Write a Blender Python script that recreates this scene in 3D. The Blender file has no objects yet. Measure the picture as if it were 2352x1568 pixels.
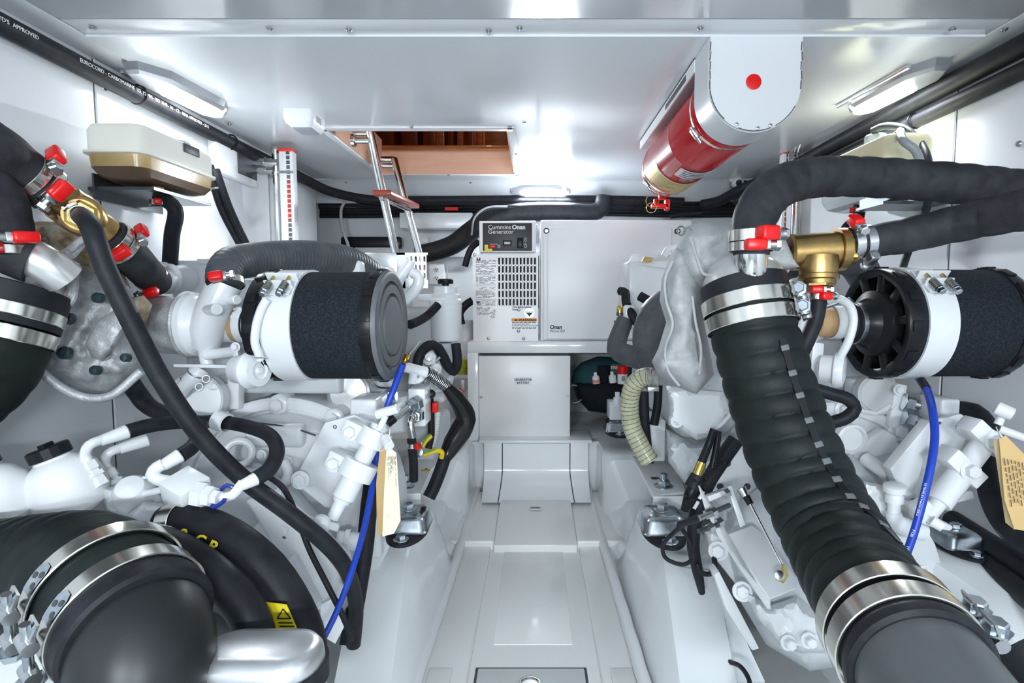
import bpy, bmesh, math, random
from mathutils import Vector as V, Matrix, noise
from mathutils.geometry import delaunay_2d_cdt
random.seed(7)
scene = bpy.context.scene
C = scene.collection
PI = math.pi

# ------------------------------------------------------------------ camera
F, CX, CY = 1280.0, 1230.0, 784.0          # focal length and vanishing point in pixels of the 2352x1568 frame
PIT = math.atan(99 / F)
CZ = 0.92                                   # eye height above the walkway
SP, CP = math.sin(PIT), math.cos(PIT)
cam_d = bpy.data.cameras.new('camera')
cam = bpy.data.objects.new('camera', cam_d); C.objects.link(cam)
cam_d.sensor_width = 36; cam_d.lens = 36 * F / 2352
cam_d.shift_x = -(CX - 1176) / 2352
cam_d.clip_start = 0.01
cam.location = (0, 0, CZ); cam.rotation_euler = (PI / 2 - PIT, 0, 0)
scene.camera = cam
# ------------------------------------------------------------------ world, exposure
w = bpy.data.worlds.new('world'); scene.world = w; w.use_nodes = True
w.node_tree.nodes['Background'].inputs[0].default_value = (0.8, 0.9, 1, 1)
w.node_tree.nodes['Background'].inputs[1].default_value = 0.02
vs = scene.view_settings
vs.view_transform = 'Standard'; vs.look = 'None'; vs.exposure = 0.82; vs.gamma = 1; vs.use_curve_mapping = False
LAMP_W = 6.0
scene.cycles.use_denoising = True
scene.cycles.max_bounces = 8
scene.cycles.sample_clamp_indirect = 6

# ------------------------------------------------------------------ pixel helpers (layout only: every point gets its own depth)
def ray(px, py):
    x = (px - CX) / F; u = (CY - py) / F
    return V((x, CP + SP * u, -SP + CP * u))
def P(px, py, d):
    r = ray(px, py); return V((0, 0, CZ)) + r * (d / r.y)
def PZ(px, py, z):
    r = ray(px, py); return V((0, 0, CZ)) + r * ((z - CZ) / r.z)
def PX(px, py, x):
    r = ray(px, py); return V((0, 0, CZ)) + r * (x / r.x)
def S(d): return d / F                      # metres per pixel at depth d
def PL(l, d=None):                          # list of (px,py[,d]) -> points
    return [P(a[0], a[1], a[2] if len(a) > 2 else d) for a in l]

# ------------------------------------------------------------------ mesh builder
def frame(ax, ref=None):
    ax = V(ax).normalized()
    ref = V(ref) if ref is not None else (V((0, 0, 1)) if abs(ax.z) < .9 else V((0, 1, 0)))
    x = (ref - ax * ref.dot(ax))
    if x.length < 1e-6: x = ax.orthogonal()
    x.normalize(); return x, ax.cross(x)
def spline(pts, step):
    n = len(pts)
    if n == 2:
        L = (pts[1] - pts[0]).length; k = max(1, int(L / step))
        return [pts[0].lerp(pts[1], i / k) for i in range(k + 1)], [i / k for i in range(k + 1)]
    out, par = [], []
    for i in range(n - 1):
        p0 = pts[i - 1] if i else pts[0] * 2 - pts[1]
        p1, p2 = pts[i], pts[i + 1]
        p3 = pts[i + 2] if i + 2 < n else pts[-1] * 2 - pts[-2]
        k = max(2, int((p2 - p1).length / step))
        # centripetal Catmull-Rom
        t0 = 0; t1 = t0 + max(1e-5, (p1 - p0).length) ** .5; t2 = t1 + max(1e-5, (p2 - p1).length) ** .5; t3 = t2 + max(1e-5, (p3 - p2).length) ** .5
        for j in range(k):
            t = t1 + (t2 - t1) * j / k
            a1 = p0 * ((t1 - t) / (t1 - t0)) + p1 * ((t - t0) / (t1 - t0))
            a2 = p1 * ((t2 - t) / (t2 - t1)) + p2 * ((t - t1) / (t2 - t1))
            a3 = p2 * ((t3 - t) / (t3 - t2)) + p3 * ((t - t2) / (t3 - t2))
            b1 = a1 * ((t2 - t) / (t2 - t0)) + a2 * ((t - t0) / (t2 - t0))
            b2 = a2 * ((t3 - t) / (t3 - t1)) + a3 * ((t - t1) / (t3 - t1))
            out.append(b1 * ((t2 - t) / (t2 - t1)) + b2 * ((t - t1) / (t2 - t1))); par.append((i + j / k) / (n - 1))
    out.append(pts[-1].copy()); par.append(1.0)
    return out, par

class B:
    def __init__(s): s.v = []; s.f = []
    def add(s, vs_, fs):
        o = len(s.v); s.v += [V(p) for p in vs_]; s.f += [[i + o for i in q] for q in fs]; return s
    def bm(s, bm):
        bm.verts.index_update()
        s.add([v.co.copy() for v in bm.verts], [[v.index for v in f.verts] for f in bm.faces]); bm.free(); return s
    def box(s, c, size, R=None, bev=0, seg=2):
        bm = bmesh.new(); bmesh.ops.create_cube(bm, size=1)
        for v in bm.verts: v.co = V((v.co.x * size[0], v.co.y * size[1], v.co.z * size[2]))
        if bev: bmesh.ops.bevel(bm, geom=list(bm.edges), offset=min(bev, min(size) * .49), segments=seg, profile=.5, affect='EDGES')
        if R is not None:
            for v in bm.verts: v.co = R @ v.co
        for v in bm.verts: v.co += V(c)
        return s.bm(bm)
    def boxab(s, a, b, bev=0, seg=2):
        a, b = V(a), V(b)
        return s.box((a + b) / 2, [abs(b[i] - a[i]) for i in range(3)], None, bev, seg)
    def bar(s, a, b, w_, h_, up=(0, 0, 1), bev=0):       # box from a to b with section w x h
        a, b = V(a), V(b); ax = (b - a); L = ax.length; ax.normalize()
        u = V(up); u = (u - ax * u.dot(ax)).normalized(); x = ax.cross(u)
        R = Matrix((x, ax, u)).transposed()
        return s.box((a + b) / 2, (w_, L, h_), R, bev)
    def lathe(s, o, ax, prof, n=28, ref=None, close=False):
        o = V(o); ax = V(ax).normalized(); x, y = frame(ax, ref)
        vs_, fs = [], []
        for t, r in prof:
            for k in range(n):
                a = 2 * PI * k / n
                vs_.append(o + ax * t + (x * math.cos(a) + y * math.sin(a)) * max(r, 1e-5))
        m = len(prof)
        for i in range(m - 1):
            for k in range(n):
                k2 = (k + 1) % n
                fs.append([i * n + k, i * n + k2, (i + 1) * n + k2, (i + 1) * n + k])
        if close:
            for k in range(n):
                k2 = (k + 1) % n; fs.append([(m - 1) * n + k, (m - 1) * n + k2, k2, k])
        else:
            if prof[0][1] > 1e-4: fs.append(list(range(n))[::-1])
            if prof[-1][1] > 1e-4: fs.append([(m - 1) * n + k for k in range(n)])
        return s.add(vs_, fs)
    def cyl(s, a, b, r, r2=None, n=20, bev=0):
        a, b = V(a), V(b); L = (b - a).length; r2 = r if r2 is None else r2
        if bev: pr = [(0, r - bev), (bev, r), (L - bev, r2), (L, r2 - bev)]
        else: pr = [(0, r), (L, r2)]
        return s.lathe(a, b - a, pr, n)
    def ring(s, c, ax, r, w_, t, n=36):                  # flat band: inner radius r, width w, thickness t
        b = min(t * .4, w_ * .2)
        return s.lathe(V(c) - V(ax).normalized() * w_ / 2, ax, [(0, r), (0, r + t - b), (b, r + t), (w_ - b, r + t), (w_, r + t - b), (w_, r)], n, close=True)
    def torus(s, c, ax, R_, r, n=32, m=10, a0=0, a1=2 * PI):
        x, y = frame(ax); full = abs(a1 - a0 - 2 * PI) < 1e-4
        pts = [V(c) + (x * math.cos(a0 + (a1 - a0) * k / n) + y * math.sin(a0 + (a1 - a0) * k / n)) * R_ for k in range(n + (0 if full else 1))]
        if not full: return s.sweep(pts, [r] * len(pts), m)
        ax = V(ax).normalized(); vs_, fs = [], []
        for p in pts:
            rad = (p - V(c)).normalized()
            for j in range(m):
                a = 2 * PI * j / m; vs_.append(p + (rad * math.cos(a) + ax * math.sin(a)) * r)
        for i in range(n):
            for j in range(m):
                i2, j2 = (i + 1) % n, (j + 1) % m
                fs.append([i * m + j, i2 * m + j, i2 * m + j2, i * m + j2])
        return s.add(vs_, fs)
    def sweep(s, pts, rad, n=14, rf=None, ref=None, flat=1.0):
        m = len(pts); vs_, fs = [], []; L = 0; u = None
        tot = sum((pts[i + 1] - pts[i]).length for i in range(m - 1))
        for i in range(m):
            t = (pts[min(i + 1, m - 1)] - pts[max(i - 1, 0)]).normalized()
            if u is None: u, _ = frame(t, ref)
            else:
                u = u - t * u.dot(t); u.normalize()
            w_ = t.cross(u)
            if i: L += (pts[i] - pts[i - 1]).length
            for k in range(n):
                a = 2 * PI * k / n; r = rad[i]
                if rf: r *= rf(L, tot, a)
                vs_.append(pts[i] + u * math.cos(a) * r + w_ * math.sin(a) * r * flat)
        for i in range(m - 1):
            for k in range(n):
                k2 = (k + 1) % n; fs.append([i * n + k, i * n + k2, (i + 1) * n + k2, (i + 1) * n + k])
        fs.append(list(range(n))[::-1]); fs.append([(m - 1) * n + k for k in range(n)])
        return s.add(vs_, fs)
    def tube(s, pts, r, n=14, step=None, rf=None, ref=None, flat=1.0):
        pts = [V(p) for p in pts]
        r0 = r if not isinstance(r, (list, tuple)) else max(r)
        sp, par = spline(pts, step or max(.006, r0 * .6))
        if isinstance(r, (list, tuple)):
            k = len(r) - 1
            rad = [r[min(int(q * k), k - 1)] * (1 - (q * k - min(int(q * k), k - 1))) + r[min(int(q * k), k - 1) + 1] * (q * k - min(int(q * k), k - 1)) for q in par]
        else: rad = [r] * len(sp)
        return s.sweep(sp, rad, n, rf, ref, flat)
    def prism(s, pts, vec, bev=0, seg=2):
        bm = bmesh.new(); pts = [V(p) for p in pts]
        vv = [bm.verts.new(p) for p in pts]; v2 = [bm.verts.new(p + V(vec)) for p in pts]; n = len(pts)
        bm.faces.new(vv); bm.faces.new(v2[::-1])
        for i in range(n): bm.faces.new((vv[(i + 1) % n], vv[i], v2[i], v2[(i + 1) % n]))
        bmesh.ops.recalc_face_normals(bm, faces=list(bm.faces))
        if bev: bmesh.ops.bevel(bm, geom=list(bm.edges), offset=bev, segments=seg, profile=.5, affect='EDGES', clamp_overlap=True)
        return s.bm(bm)
    def hexb(s, p, ax, r, h, washer=True, stud=0):       # hex bolt head standing on p along ax
        p = V(p); ax = V(ax).normalized(); t = 0
        if washer: s.lathe(p, ax, [(0, r * 1.45), (r * .16, r * 1.45), (r * .22, r * 1.35)], 18); t = r * .2
        s.lathe(p, ax, [(t, r), (t + h * .85, r), (t + h, r * .82)], 6)
        if stud: s.lathe(p, ax, [(t, r * .55), (t + h + stud, r * .55), (t + h + stud * 1.1, r * .45)], 12)
        return s
    def dome(s, p, ax, r, h, n=16):
        return s.lathe(p, ax, [(0, r), (h * .5, r * .87), (h * .85, r * .5), (h, r * .05)], n)
    def grid(s, fn, nu, nv):
        vs_ = [fn(i / nu, j / nv) for j in range(nv + 1) for i in range(nu + 1)]
        fs = [[j * (nu + 1) + i, j * (nu + 1) + i + 1, (j + 1) * (nu + 1) + i + 1, (j + 1) * (nu + 1) + i] for j in range(nv) for i in range(nu)]
        return s.add(vs_, fs)
    def loft(s, rings, caps=True, closed=True):
        n = len(rings[0]); vs_ = [p for r in rings for p in r]; fs = []
        for i in range(len(rings) - 1):
            for k in range(n if closed else n - 1):
                k2 = (k + 1) % n; fs.append([i * n + k, i * n + k2, (i + 1) * n + k2, (i + 1) * n + k])
        if caps: fs.append(list(range(n))[::-1]); fs.append([(len(rings) - 1) * n + k for k in range(n)])
        return s.add(vs_, fs)
    def pillow(s, outline, d, front, back=0.0, rim=30, spacing=12, wr=0.0, wf=.03, flatp=.5, lift=None, seed=0):
        """outline: px polygon; d: depth or function(px,py); front/back: bulge in metres; rim: px over which it rounds off"""
        df = d if callable(d) else (lambda a, b: d)
        pts = []; n = len(outline)
        for i in range(n):
            a, b = V(outline[i]), V(outline[(i + 1) % n]); k = max(1, int((b - a).length / spacing))
            pts += [a.lerp(b, j / k) for j in range(k)]
        nb = len(pts); bnd = pts[:]
        def inside(x, y):
            c = False; j = nb - 1
            for i in range(nb):
                xi, yi, xj, yj = bnd[i].x, bnd[i].y, bnd[j].x, bnd[j].y
                if (yi > y) != (yj > y) and x < (xj - xi) * (y - yi) / (yj - yi) + xi: c = not c
                j = i
            return c
        def bd(p):
            m = 1e9
            for i in range(nb):
                a = bnd[i]; b = bnd[(i + 1) % nb]; e = b - a; t = max(0, min(1, (p - a).dot(e) / max(1e-9, e.length_squared)))
                m = min(m, (a + e * t - p).length_squared)
            return math.sqrt(m)
        x0, x1 = min(p.x for p in pts), max(p.x for p in pts); y0, y1 = min(p.y for p in pts), max(p.y for p in pts)
        yy = y0 + spacing / 2; row = 0
        while yy < y1:
            xx = x0 + (spacing / 2 if row % 2 else 0)
            while xx < x1:
                p = V((xx + random.uniform(-.2, .2) * spacing, yy + random.uniform(-.2, .2) * spacing))
                if inside(p.x, p.y) and bd(p) > spacing * .5: pts.append(p)
                xx += spacing
            yy += spacing * .87; row += 1
        co, _, fc, _, _, _ = delaunay_2d_cdt([V((p.x, p.y)) for p in pts], [(i, (i + 1) % nb) for i in range(nb)], [], 1, 1e-4)
        h = []
        for p in co:
            q = min(1, bd(p) / rim); h.append((1 - (1 - q) ** 2) ** flatp if q > 1e-3 else 0)
        fv, bv = [], []
        for p, q in zip(co, h):
            dd = df(p.x, p.y)
            nz = noise.noise(V((p.x * wf, p.y * wf, seed))) * wr + noise.noise(V((p.x * wf * 2.7, p.y * wf * 2.7, seed + 9))) * wr * .5
            up = lift(p.x, p.y) if lift else 0
            fv.append(P(p.x, p.y, dd - front * q - nz * q - up * q)); bv.append(P(p.x, p.y, dd + back * q + (1e-4 if q < 1e-3 else 0)))
        m = len(co); fs = []
        for t in fc:
            a, b, c = t
            n_ = (fv[b] - fv[a]).cross(fv[c] - fv[a])
            if n_.y > 0: a, b, c = a, c, b
            fs.append([a, b, c]); fs.append([m + a, m + c, m + b])
        # stitch the rim
        cnt = {}
        for t in fc:
            for i in range(3):
                e = (t[i], t[(i + 1) % 3]); k = (min(e), max(e)); cnt[k] = cnt.get(k, 0) + 1
        for (a, b), c in cnt.items():
            if c == 1: fs.append([a, b, m + b, m + a])
        return s.add(fv + bv, fs)

ORG = {}
def obj(name, b, m, parent=None, sharp=35, flat=False, org=None):
    me = bpy.data.meshes.new(name)
    if parent is not None: o0 = ORG[parent.name]
    elif org is not None: o0 = V(org)
    else:
        xs = [p.x for p in b.v]; ys = [p.y for p in b.v]; o0 = V(((min(xs) + max(xs)) / 2, (min(ys) + max(ys)) / 2, min(p.z for p in b.v)))
    me.from_pydata([p - o0 for p in b.v], [], b.f); me.update()
    bm = bmesh.new(); bm.from_mesh(me); bmesh.ops.recalc_face_normals(bm, faces=list(bm.faces)); bm.to_mesh(me); bm.free()
    if not flat:
        me.polygons.foreach_set('use_smooth', [True] * len(me.polygons))
        me.set_sharp_from_angle(angle=math.radians(sharp))
    me.materials.append(m)
    o = bpy.data.objects.new(name, me); C.objects.link(o)
    if parent is not None: o.parent = parent; ORG[o.name] = o0
    else: o.location = o0; ORG[o.name] = o0
    return o
def tag(o, label, cat, group=None, kind=None):
    if label: o['label'] = label
    if cat: o['category'] = cat
    if group: o['group'] = group
    if kind: o['kind'] = kind
    return o
def thing(name, label, cat, loc, group=None):
    o = bpy.data.objects.new(name, None); C.objects.link(o); o.location = V(loc); o.empty_display_size = .05
    ORG[o.name] = V(loc); return tag(o, label, cat, group)
def struct(name, b, m, parent=None, label=None):
    o = obj(name, b, m, parent)
    if parent is None: o['kind'] = 'structure'
    if label: o['label'] = label
    return o
def lab(o, label): o['label'] = label; return o
def text(name, s, p, right, up, size, m, parent, align='LEFT', bold=0.0, spacing=1.0, depth=.0006):
    cu = bpy.data.curves.new(name, 'FONT'); cu.body = s; cu.size = size; cu.align_x = align; cu.offset = bold * size; cu.space_character = spacing
    cu.resolution_u = 3; cu.extrude = depth / 2
    t = bpy.data.objects.new(name, cu); C.objects.link(t)
    me0 = bpy.data.meshes.new_from_object(t.evaluated_get(bpy.context.evaluated_depsgraph_get()))
    r, u = V(right).normalized(), V(up).normalized(); nn = r.cross(u)
    b = B(); b.add([V(p) + r * v.co.x + u * v.co.y + nn * (v.co.z + depth / 2) for v in me0.vertices], [list(q.vertices) for q in me0.polygons])
    bpy.data.objects.remove(t); bpy.data.curves.remove(cu); bpy.data.meshes.remove(me0)
    return obj(name, b, m, parent, flat=True)

# ------------------------------------------------------------------ materials
MATS = {}
def mat(name, col, rough=.5, metal=0, var=0.0, vs_=8.0, bump=0.0, bs=60.0, col2=None, coat=0, emis=None, es=0, trans=0, alpha=1, stretch=None, ramp=(.35, .65), ior=1.45):
    m = bpy.data.materials.new(name); m.use_nodes = True; nt = m.node_tree; b = nt.nodes['Principled BSDF']
    c4 = (*col, 1)
    b.inputs['Base Color'].default_value = c4; b.inputs['Roughness'].default_value = rough; b.inputs['Metallic'].default_value = metal
    b.inputs['Coat Weight'].default_value = coat; b.inputs['IOR'].default_value = ior
    b.inputs['Transmission Weight'].default_value = trans; b.inputs['Alpha'].default_value = alpha
    if emis: b.inputs['Emission Color'].default_value = (*emis, 1); b.inputs['Emission Strength'].default_value = es
    tc = nt.nodes.new('ShaderNodeTexCoord'); src = tc.outputs['Object']
    if stretch:
        mp = nt.nodes.new('ShaderNodeMapping'); mp.inputs['Scale'].default_value = stretch; nt.links.new(src, mp.inputs[0]); src = mp.outputs[0]
    if var or col2:
        n = nt.nodes.new('ShaderNodeTexNoise'); n.inputs['Scale'].default_value = vs_; n.inputs['Detail'].default_value = 6; n.inputs['Roughness'].default_value = .6
        nt.links.new(src, n.inputs['Vector'])
        r = nt.nodes.new('ShaderNodeValToRGB'); r.color_ramp.elements[0].position = ramp[0]; r.color_ramp.elements[1].position = ramp[1]
        r.color_ramp.elements[0].color = c4
        r.color_ramp.elements[1].color = (*(col2 if col2 else [min(1, c * (1 + var)) for c in col]), 1)
        nt.links.new(n.outputs['Fac'], r.inputs[0]); nt.links.new(r.outputs[0], b.inputs['Base Color'])
    if bump:
        n2 = nt.nodes.new('ShaderNodeTexNoise'); n2.inputs['Scale'].default_value = bs; n2.inputs['Detail'].default_value = 4
        nt.links.new(src, n2.inputs['Vector'])
        bp = nt.nodes.new('ShaderNodeBump'); bp.inputs['Strength'].default_value = bump; bp.inputs['Distance'].default_value = .002
        nt.links.new(n2.outputs['Fac'], bp.inputs['Height']); nt.links.new(bp.outputs[0], b.inputs['Normal'])
    MATS[name] = m; return m
def chipped(name, col, chip, rough):            # enamel with small chips of bare metal showing through
    m = mat(name, col, rough, coat=.3, bump=.04, bs=180)
    nt = m.node_tree; b = nt.nodes['Principled BSDF']; tc = [n for n in nt.nodes if n.type == 'TEX_COORD'][0]
    n = nt.nodes.new('ShaderNodeTexNoise'); n.inputs['Scale'].default_value = 55; n.inputs['Detail'].default_value = 3
    r = nt.nodes.new('ShaderNodeValToRGB'); r.color_ramp.elements[0].position = .235; r.color_ramp.elements[1].position = .25
    r.color_ramp.elements[0].color = (*chip, 1); r.color_ramp.elements[1].color = (*col, 1)
    nt.links.new(tc.outputs['Object'], n.inputs['Vector']); nt.links.new(n.outputs['Fac'], r.inputs[0]); nt.links.new(r.outputs[0], b.inputs['Base Color'])
    return m
wallm = mat('white_laminate', (.80, .82, .85), .22, var=.02, vs_=3, bump=.02, bs=9)
ceilm = mat('ceiling_gloss', (.74, .77, .80), .16, var=.02, vs_=2, bump=.02, bs=6)
gel = mat('gelcoat', (.85, .88, .89), .14, var=.04, vs_=2.5, bump=.06, bs=14, coat=.3)
gelw = mat('gelcoat_floor', (.86, .87, .85), .16, var=.03, vs_=2, bump=.03, bs=20)
paint = mat('engine_white', (.75, .77, .79), .26, var=.03, vs_=20, bump=.05, bs=160, coat=.25)
chip = chipped('engine_white_chipped', (.78, .80, .81), (.10, .08, .06), .25)
cast = mat('engine_casting', (.56, .59, .61), .4, var=.12, vs_=9, bump=.3, bs=70)  # greyer casting tone; on the left gearbox case it also paints in shade
powder = mat('powder_coat', (.86, .87, .89), .32, bump=.05, bs=220)
powder_g = mat('powder_coat_grey', (.68, .70, .72), .35, bump=.05, bs=220)
plastic_w = mat('white_plastic', (.85, .86, .87), .3)
rub = mat('rubber', (.012, .013, .016), .5, var=.8, vs_=30, bump=.1, bs=140)
rubcloth = mat('rubber_cloth', (.02, .021, .024), .6, var=.9, vs_=25, bump=.35, bs=260)
rubgrey = mat('rubber_grey', (.075, .08, .088), .5, var=.4, vs_=25, bump=.15, bs=150)
rubgreen = mat('rubber_exhaust', (.008, .011, .011), .5, var=.9, vs_=12, bump=.25, bs=180)
blackpl = mat('black_plastic', (.012, .013, .015), .3, bump=.04, bs=200)
darkgr = mat('dark_grey', (.03, .033, .038), .45)
foam = mat('filter_foam', (.012, .015, .021), .9, col2=(.04, .045, .055), vs_=260, bump=.5, bs=500, ramp=(.45, .75))
endcap = mat('filter_end', (.11, .115, .125), .45, var=.2, vs_=14, bump=.05, bs=100)
chrome = mat('stainless', (.72, .72, .71), .14, 1, var=.1, vs_=30)
steel = mat('steel', (.50, .51, .52), .28, 1, var=.3, vs_=25)
band = mat('band_steel', (.74, .72, .66), .2, 1, bump=.12, bs=30, stretch=(1, 1, 1))
zinc = mat('zinc', (.42, .46, .49), .24, 1, var=.5, vs_=40, bump=.08, bs=60)
darksteel = mat('dark_steel', (.12, .13, .14), .35, .8)
alu = mat('aluminium', (.62, .63, .64), .32, .85, var=.2, vs_=12, bump=.06, bs=80)
bronze = mat('bronze', (.46, .30, .11), .34, .95, col2=(.30, .20, .09), vs_=18, bump=.12, bs=90)
brass = mat('brass', (.58, .42, .12), .25, 1)
yzinc = mat('yellow_zinc', (.50, .40, .14), .3, .9)
redpl = mat('red_plastic', (.72, .008, .008), .3)
redp = mat('red_paint', (.50, .003, .010), .18, coat=.2)
blue = mat('blue_cable', (.012, .055, .46), .35)
bluepl = mat('blue_plastic', (.02, .04, .30), .3)
blanket = mat('heat_blanket', (.32, .33, .34), .5, col2=(.58, .59, .60), vs_=22, bump=.7, bs=230, metal=.35)
blanket_r = mat('heat_blanket_cloth', (.33, .34, .35), .8, col2=(.46, .47, .47), vs_=11, bump=.6, bs=240)
blanket_b = mat('heat_blanket_stained', (.46, .41, .34), .7, col2=(.24, .15, .06), vs_=13, bump=.6, bs=150, ramp=(.42, .62))
elbowm = mat('elbow_steel', (.66, .66, .65), .3, .7, var=.15, vs_=8)
heatpaint = mat('scorched_paint', (.74, .62, .52), .4, col2=(.50, .30, .16), vs_=14, ramp=(.45, .7))
tanm = mat('tan_silicone', (.52, .33, .17), .4)
wood = mat('cherry_wood', (.30, .09, .025), .35, col2=(.42, .15, .045), vs_=6, stretch=(1, 8, 8), coat=.3)
wooddark = mat('mahogany', (.10, .018, .006), .3, col2=(.18, .04, .012), vs_=5, stretch=(8, 8, 1), coat=.4)
woodpale = mat('pale_ply', (.62, .38, .27), .5, col2=(.70, .45, .33), vs_=5, stretch=(1, 6, 6))
woodtread = mat('tread_wood', (.30, .045, .02), .3, coat=.4)
paper = mat('tag_paper', (.78, .72, .56), .7, var=.06, vs_=12)
paperk = mat('kraft_tag', (.66, .45, .20), .6, var=.1, vs_=12)
ink = mat('ink', (.02, .02, .022), .6)
inkw = mat('white_ink', (.8, .8, .8), .6)
yellow = mat('yellow_label', (.75, .60, .02), .5)
orange = mat('orange_label', (.85, .30, .02), .5)
gold = mat('gold_label', (.55, .43, .16), .4, var=.2, vs_=20)
silverl = mat('silver_label', (.60, .62, .63), .35, .3)
screwm = mat('screw_metal', (.45, .45, .46), .3, 1)
clear = mat('clear_hose', (.36, .36, .25), .2, var=.35, vs_=20, alpha=1)
teal = mat('teal_fabric', (.03, .09, .11), .8, bump=.4, bs=300)
blackfab = mat('black_fabric', (.012, .014, .018), .85, bump=.4, bs=300)
gy = mat('earth_green', (.10, .35, .06), .4)
earthy = mat('earth_yellow', (.75, .55, .02), .4)
tankw = mat('tank_plastic', (.84, .82, .74), .3, ior=1.35)
tankam = mat('tank_amber', (.46, .30, .10), .22, col2=(.60, .44, .22), vs_=6)
tankdk = mat('tank_dark_amber', (.16, .10, .06), .2)
tanky = mat('tank_yellow', (.78, .74, .50), .3)
tankgr = mat('tank_clear', (.55, .62, .62), .15)
lens_on = mat('lamp_lens', (.9, .9, .9), .4, emis=(.93, .97, 1.0), es=14)
lampbody = mat('lamp_body', (.42, .44, .47), .3, .6)
lensdark = mat('smoked_lens', (.25, .28, .30), .12)
groove = mat('gap_dark', (.06, .065, .07), .6)
hull = mat('bilge_paint', (.48, .50, .50), .4, var=.2, vs_=5)

for _n in ('rubber', 'rubber_cloth', 'rubber_exhaust', 'black_plastic', 'rubber_grey', 'filter_foam', 'black_fabric', 'teal_fabric'):
    MATS[_n].node_tree.nodes['Principled BSDF'].inputs['Specular IOR Level'].default_value = .22
# ================================================================== SETTING
HC = CZ + .62                    # main ceiling
XW = 1.15                        # side walls
YB = 3.25                        # bulkhead behind the generator
XE = (CX - 193) / 604 * .62      # edge of the big ceiling panel
ys1, ys2 = PZ(1230, 45, HC).y, PZ(1230, 81, HC).y
yb = PZ(1230, 412, HC).y
hx0, hx1 = PZ(755, 297, HC).x, PZ(1165, 296, HC).x
hy0, hy1 = PZ(1165, 296, HC).y, PZ(1182, 397, HC).y
YR = -1.1                        # bulkhead behind the photographer
# ceiling: a deck slab with a hatch hole, carrying panels as parts
b = B()
for (x0, x1, y0, y1) in ((-XW - .4, hx0, YR, YB), (hx1, XW + .4, YR, YB), (hx0, hx1, YR, hy0), (hx0, hx1, hy1, YB)):
    b.boxab((x0, y0, HC + .008), (x1, y1, HC + .06))
ceiling = struct('ceiling', b, ceilm)
def cpanel(x0, x1, y0, y1, z=HC, t=.007, m=ceilm, bev=.002):
    b = B(); b.boxab((x0, y0, z), (x1, y1, z + t), bev); return obj('panel', b, m, ceiling)
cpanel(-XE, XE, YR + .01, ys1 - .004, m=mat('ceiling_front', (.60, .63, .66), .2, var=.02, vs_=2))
cpanel(-XE, XE, ys1 + .002, ys2 + .03, HC + .002, .006)
# main panel split around the hatch, lapped over the strip
b = B()
for (x0, x1, y0, y1) in ((-XE, hx0, ys2, yb), (hx1, XE, ys2, yb), (hx0, hx1, ys2, hy0), (hx0, hx1, hy1, yb)):
    b.boxab((x0, y0, HC - .003), (x1, y1, HC + .0075))
obj('panel', b, ceilm, ceiling)
for s in (-1, 1): cpanel(min(s * XE + s * .004, s * XW), max(s * XE + s * .004, s * XW), YR + .01, 2.93, HC + .001, .006)
# strip in the dark joint above the seams
b = B(); b.boxab((-XE, ys1 - .006, HC + .0065), (XE, ys1 + .004, HC + .0085))
for s in (-1, 1): b.boxab((s * XE - .003, YR, HC + .0065), (s * XE + .006, yb, HC + .0085))
obj('joint', b, groove, ceiling)
def cscrew(px, py, z=HC, parent=ceiling):
    p = PZ(px, py, z); b = B(); b.lathe(p, (0, 0, -1), [(0, .0075), (.0015, .0075), (.0045, .005), (.0045, .0025), (.003, .002), (.003, 0)], 14)
    return obj('screw', b, screwm, parent)
for px, py in ((213, 63), (619, 66), (801, 68), (1193, 64), (1609, 64), (2187, 67), (2307, 66), (1204, 280), (1122, 70)): cscrew(px, py, HC - .001)
for px, py in ((800, 350), (527, 284)): cscrew(px, py, HC - .003)
# sloping fascia at the back of the ceiling
zf = P(1230, 466, 3.1).z
b = B(); b.prism([(-XW - .2, yb - .004, HC - .004), (-XW - .2, yb + .03, HC - .012), (-XW - .2, 3.1, zf), (-XW - .2, 3.12, zf), (-XW - .2, 3.12, HC + .01), (-XW - .2, yb, HC + .01)], (2 * XW + .4, 0, 0))
fascia = struct('trim_1', b, ceilm)
for px, py in ((795, 418), (1081, 419), (1306, 418), (1490, 418)):
    b = B(); q = P(px, py, yb + .02); b.lathe(q, (0, -.5, -1), [(0, .006), (.003, .006), (.004, .003), (.004, 0)], 12); obj('screw', b, screwm, fascia)
# hatch: metal frame around the hole, wooden coaming and the cabin above
fr = B(); fz = HC - .009; fw = .045
for (x0, x1, y0, y1) in ((hx0 - fw * .6, hx1 + fw * .5, hy0 - fw * .9, hy0), (hx1, hx1 + fw * .7, hy0 - fw * .9, hy1 + .02), (hx0 - fw * .6, hx0, hy0 - fw * .5, hy1 + .02), (hx0 - fw * .6, hx1 + fw * .7, hy1, hy1 + .02)):
    fr.boxab((x0, y0, fz), (x1, y1, HC - .002), .003)
hatchf = struct('trim_2', fr, powder)
for px, py in ((945, 291), (1186, 353), (1031, 401)): cscrew(px, py, HC - .009, hatchf)
zc = P(1000, 345, hy1).z
b = B()
b.boxab((hx0 - .03, hy1 - .004, HC - .006), (hx1 + .03, hy1 + .03, zc))
obj('coaming_board', b, woodpale, hatchf)
b = B(); b.boxab((hx0 - .03, hy0 - .03, HC - .002), (hx0 + .004, hy1 - .005, zc + .05)); obj('coaming_board', b, woodpale, hatchf)
b = B(); b.boxab((hx1 - .004, hy0 - .03, HC - .002), (hx1 + .03, hy1 - .005, zc + .05)); obj('coaming_board', b, woodpale, hatchf)
b = B(); b.boxab((hx0 + .005, hy0 - .03, HC - .002), (hx1 - .005, hy0 + .004, zc + .05)); obj('coaming_board', b, woodpale, hatchf)
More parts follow.
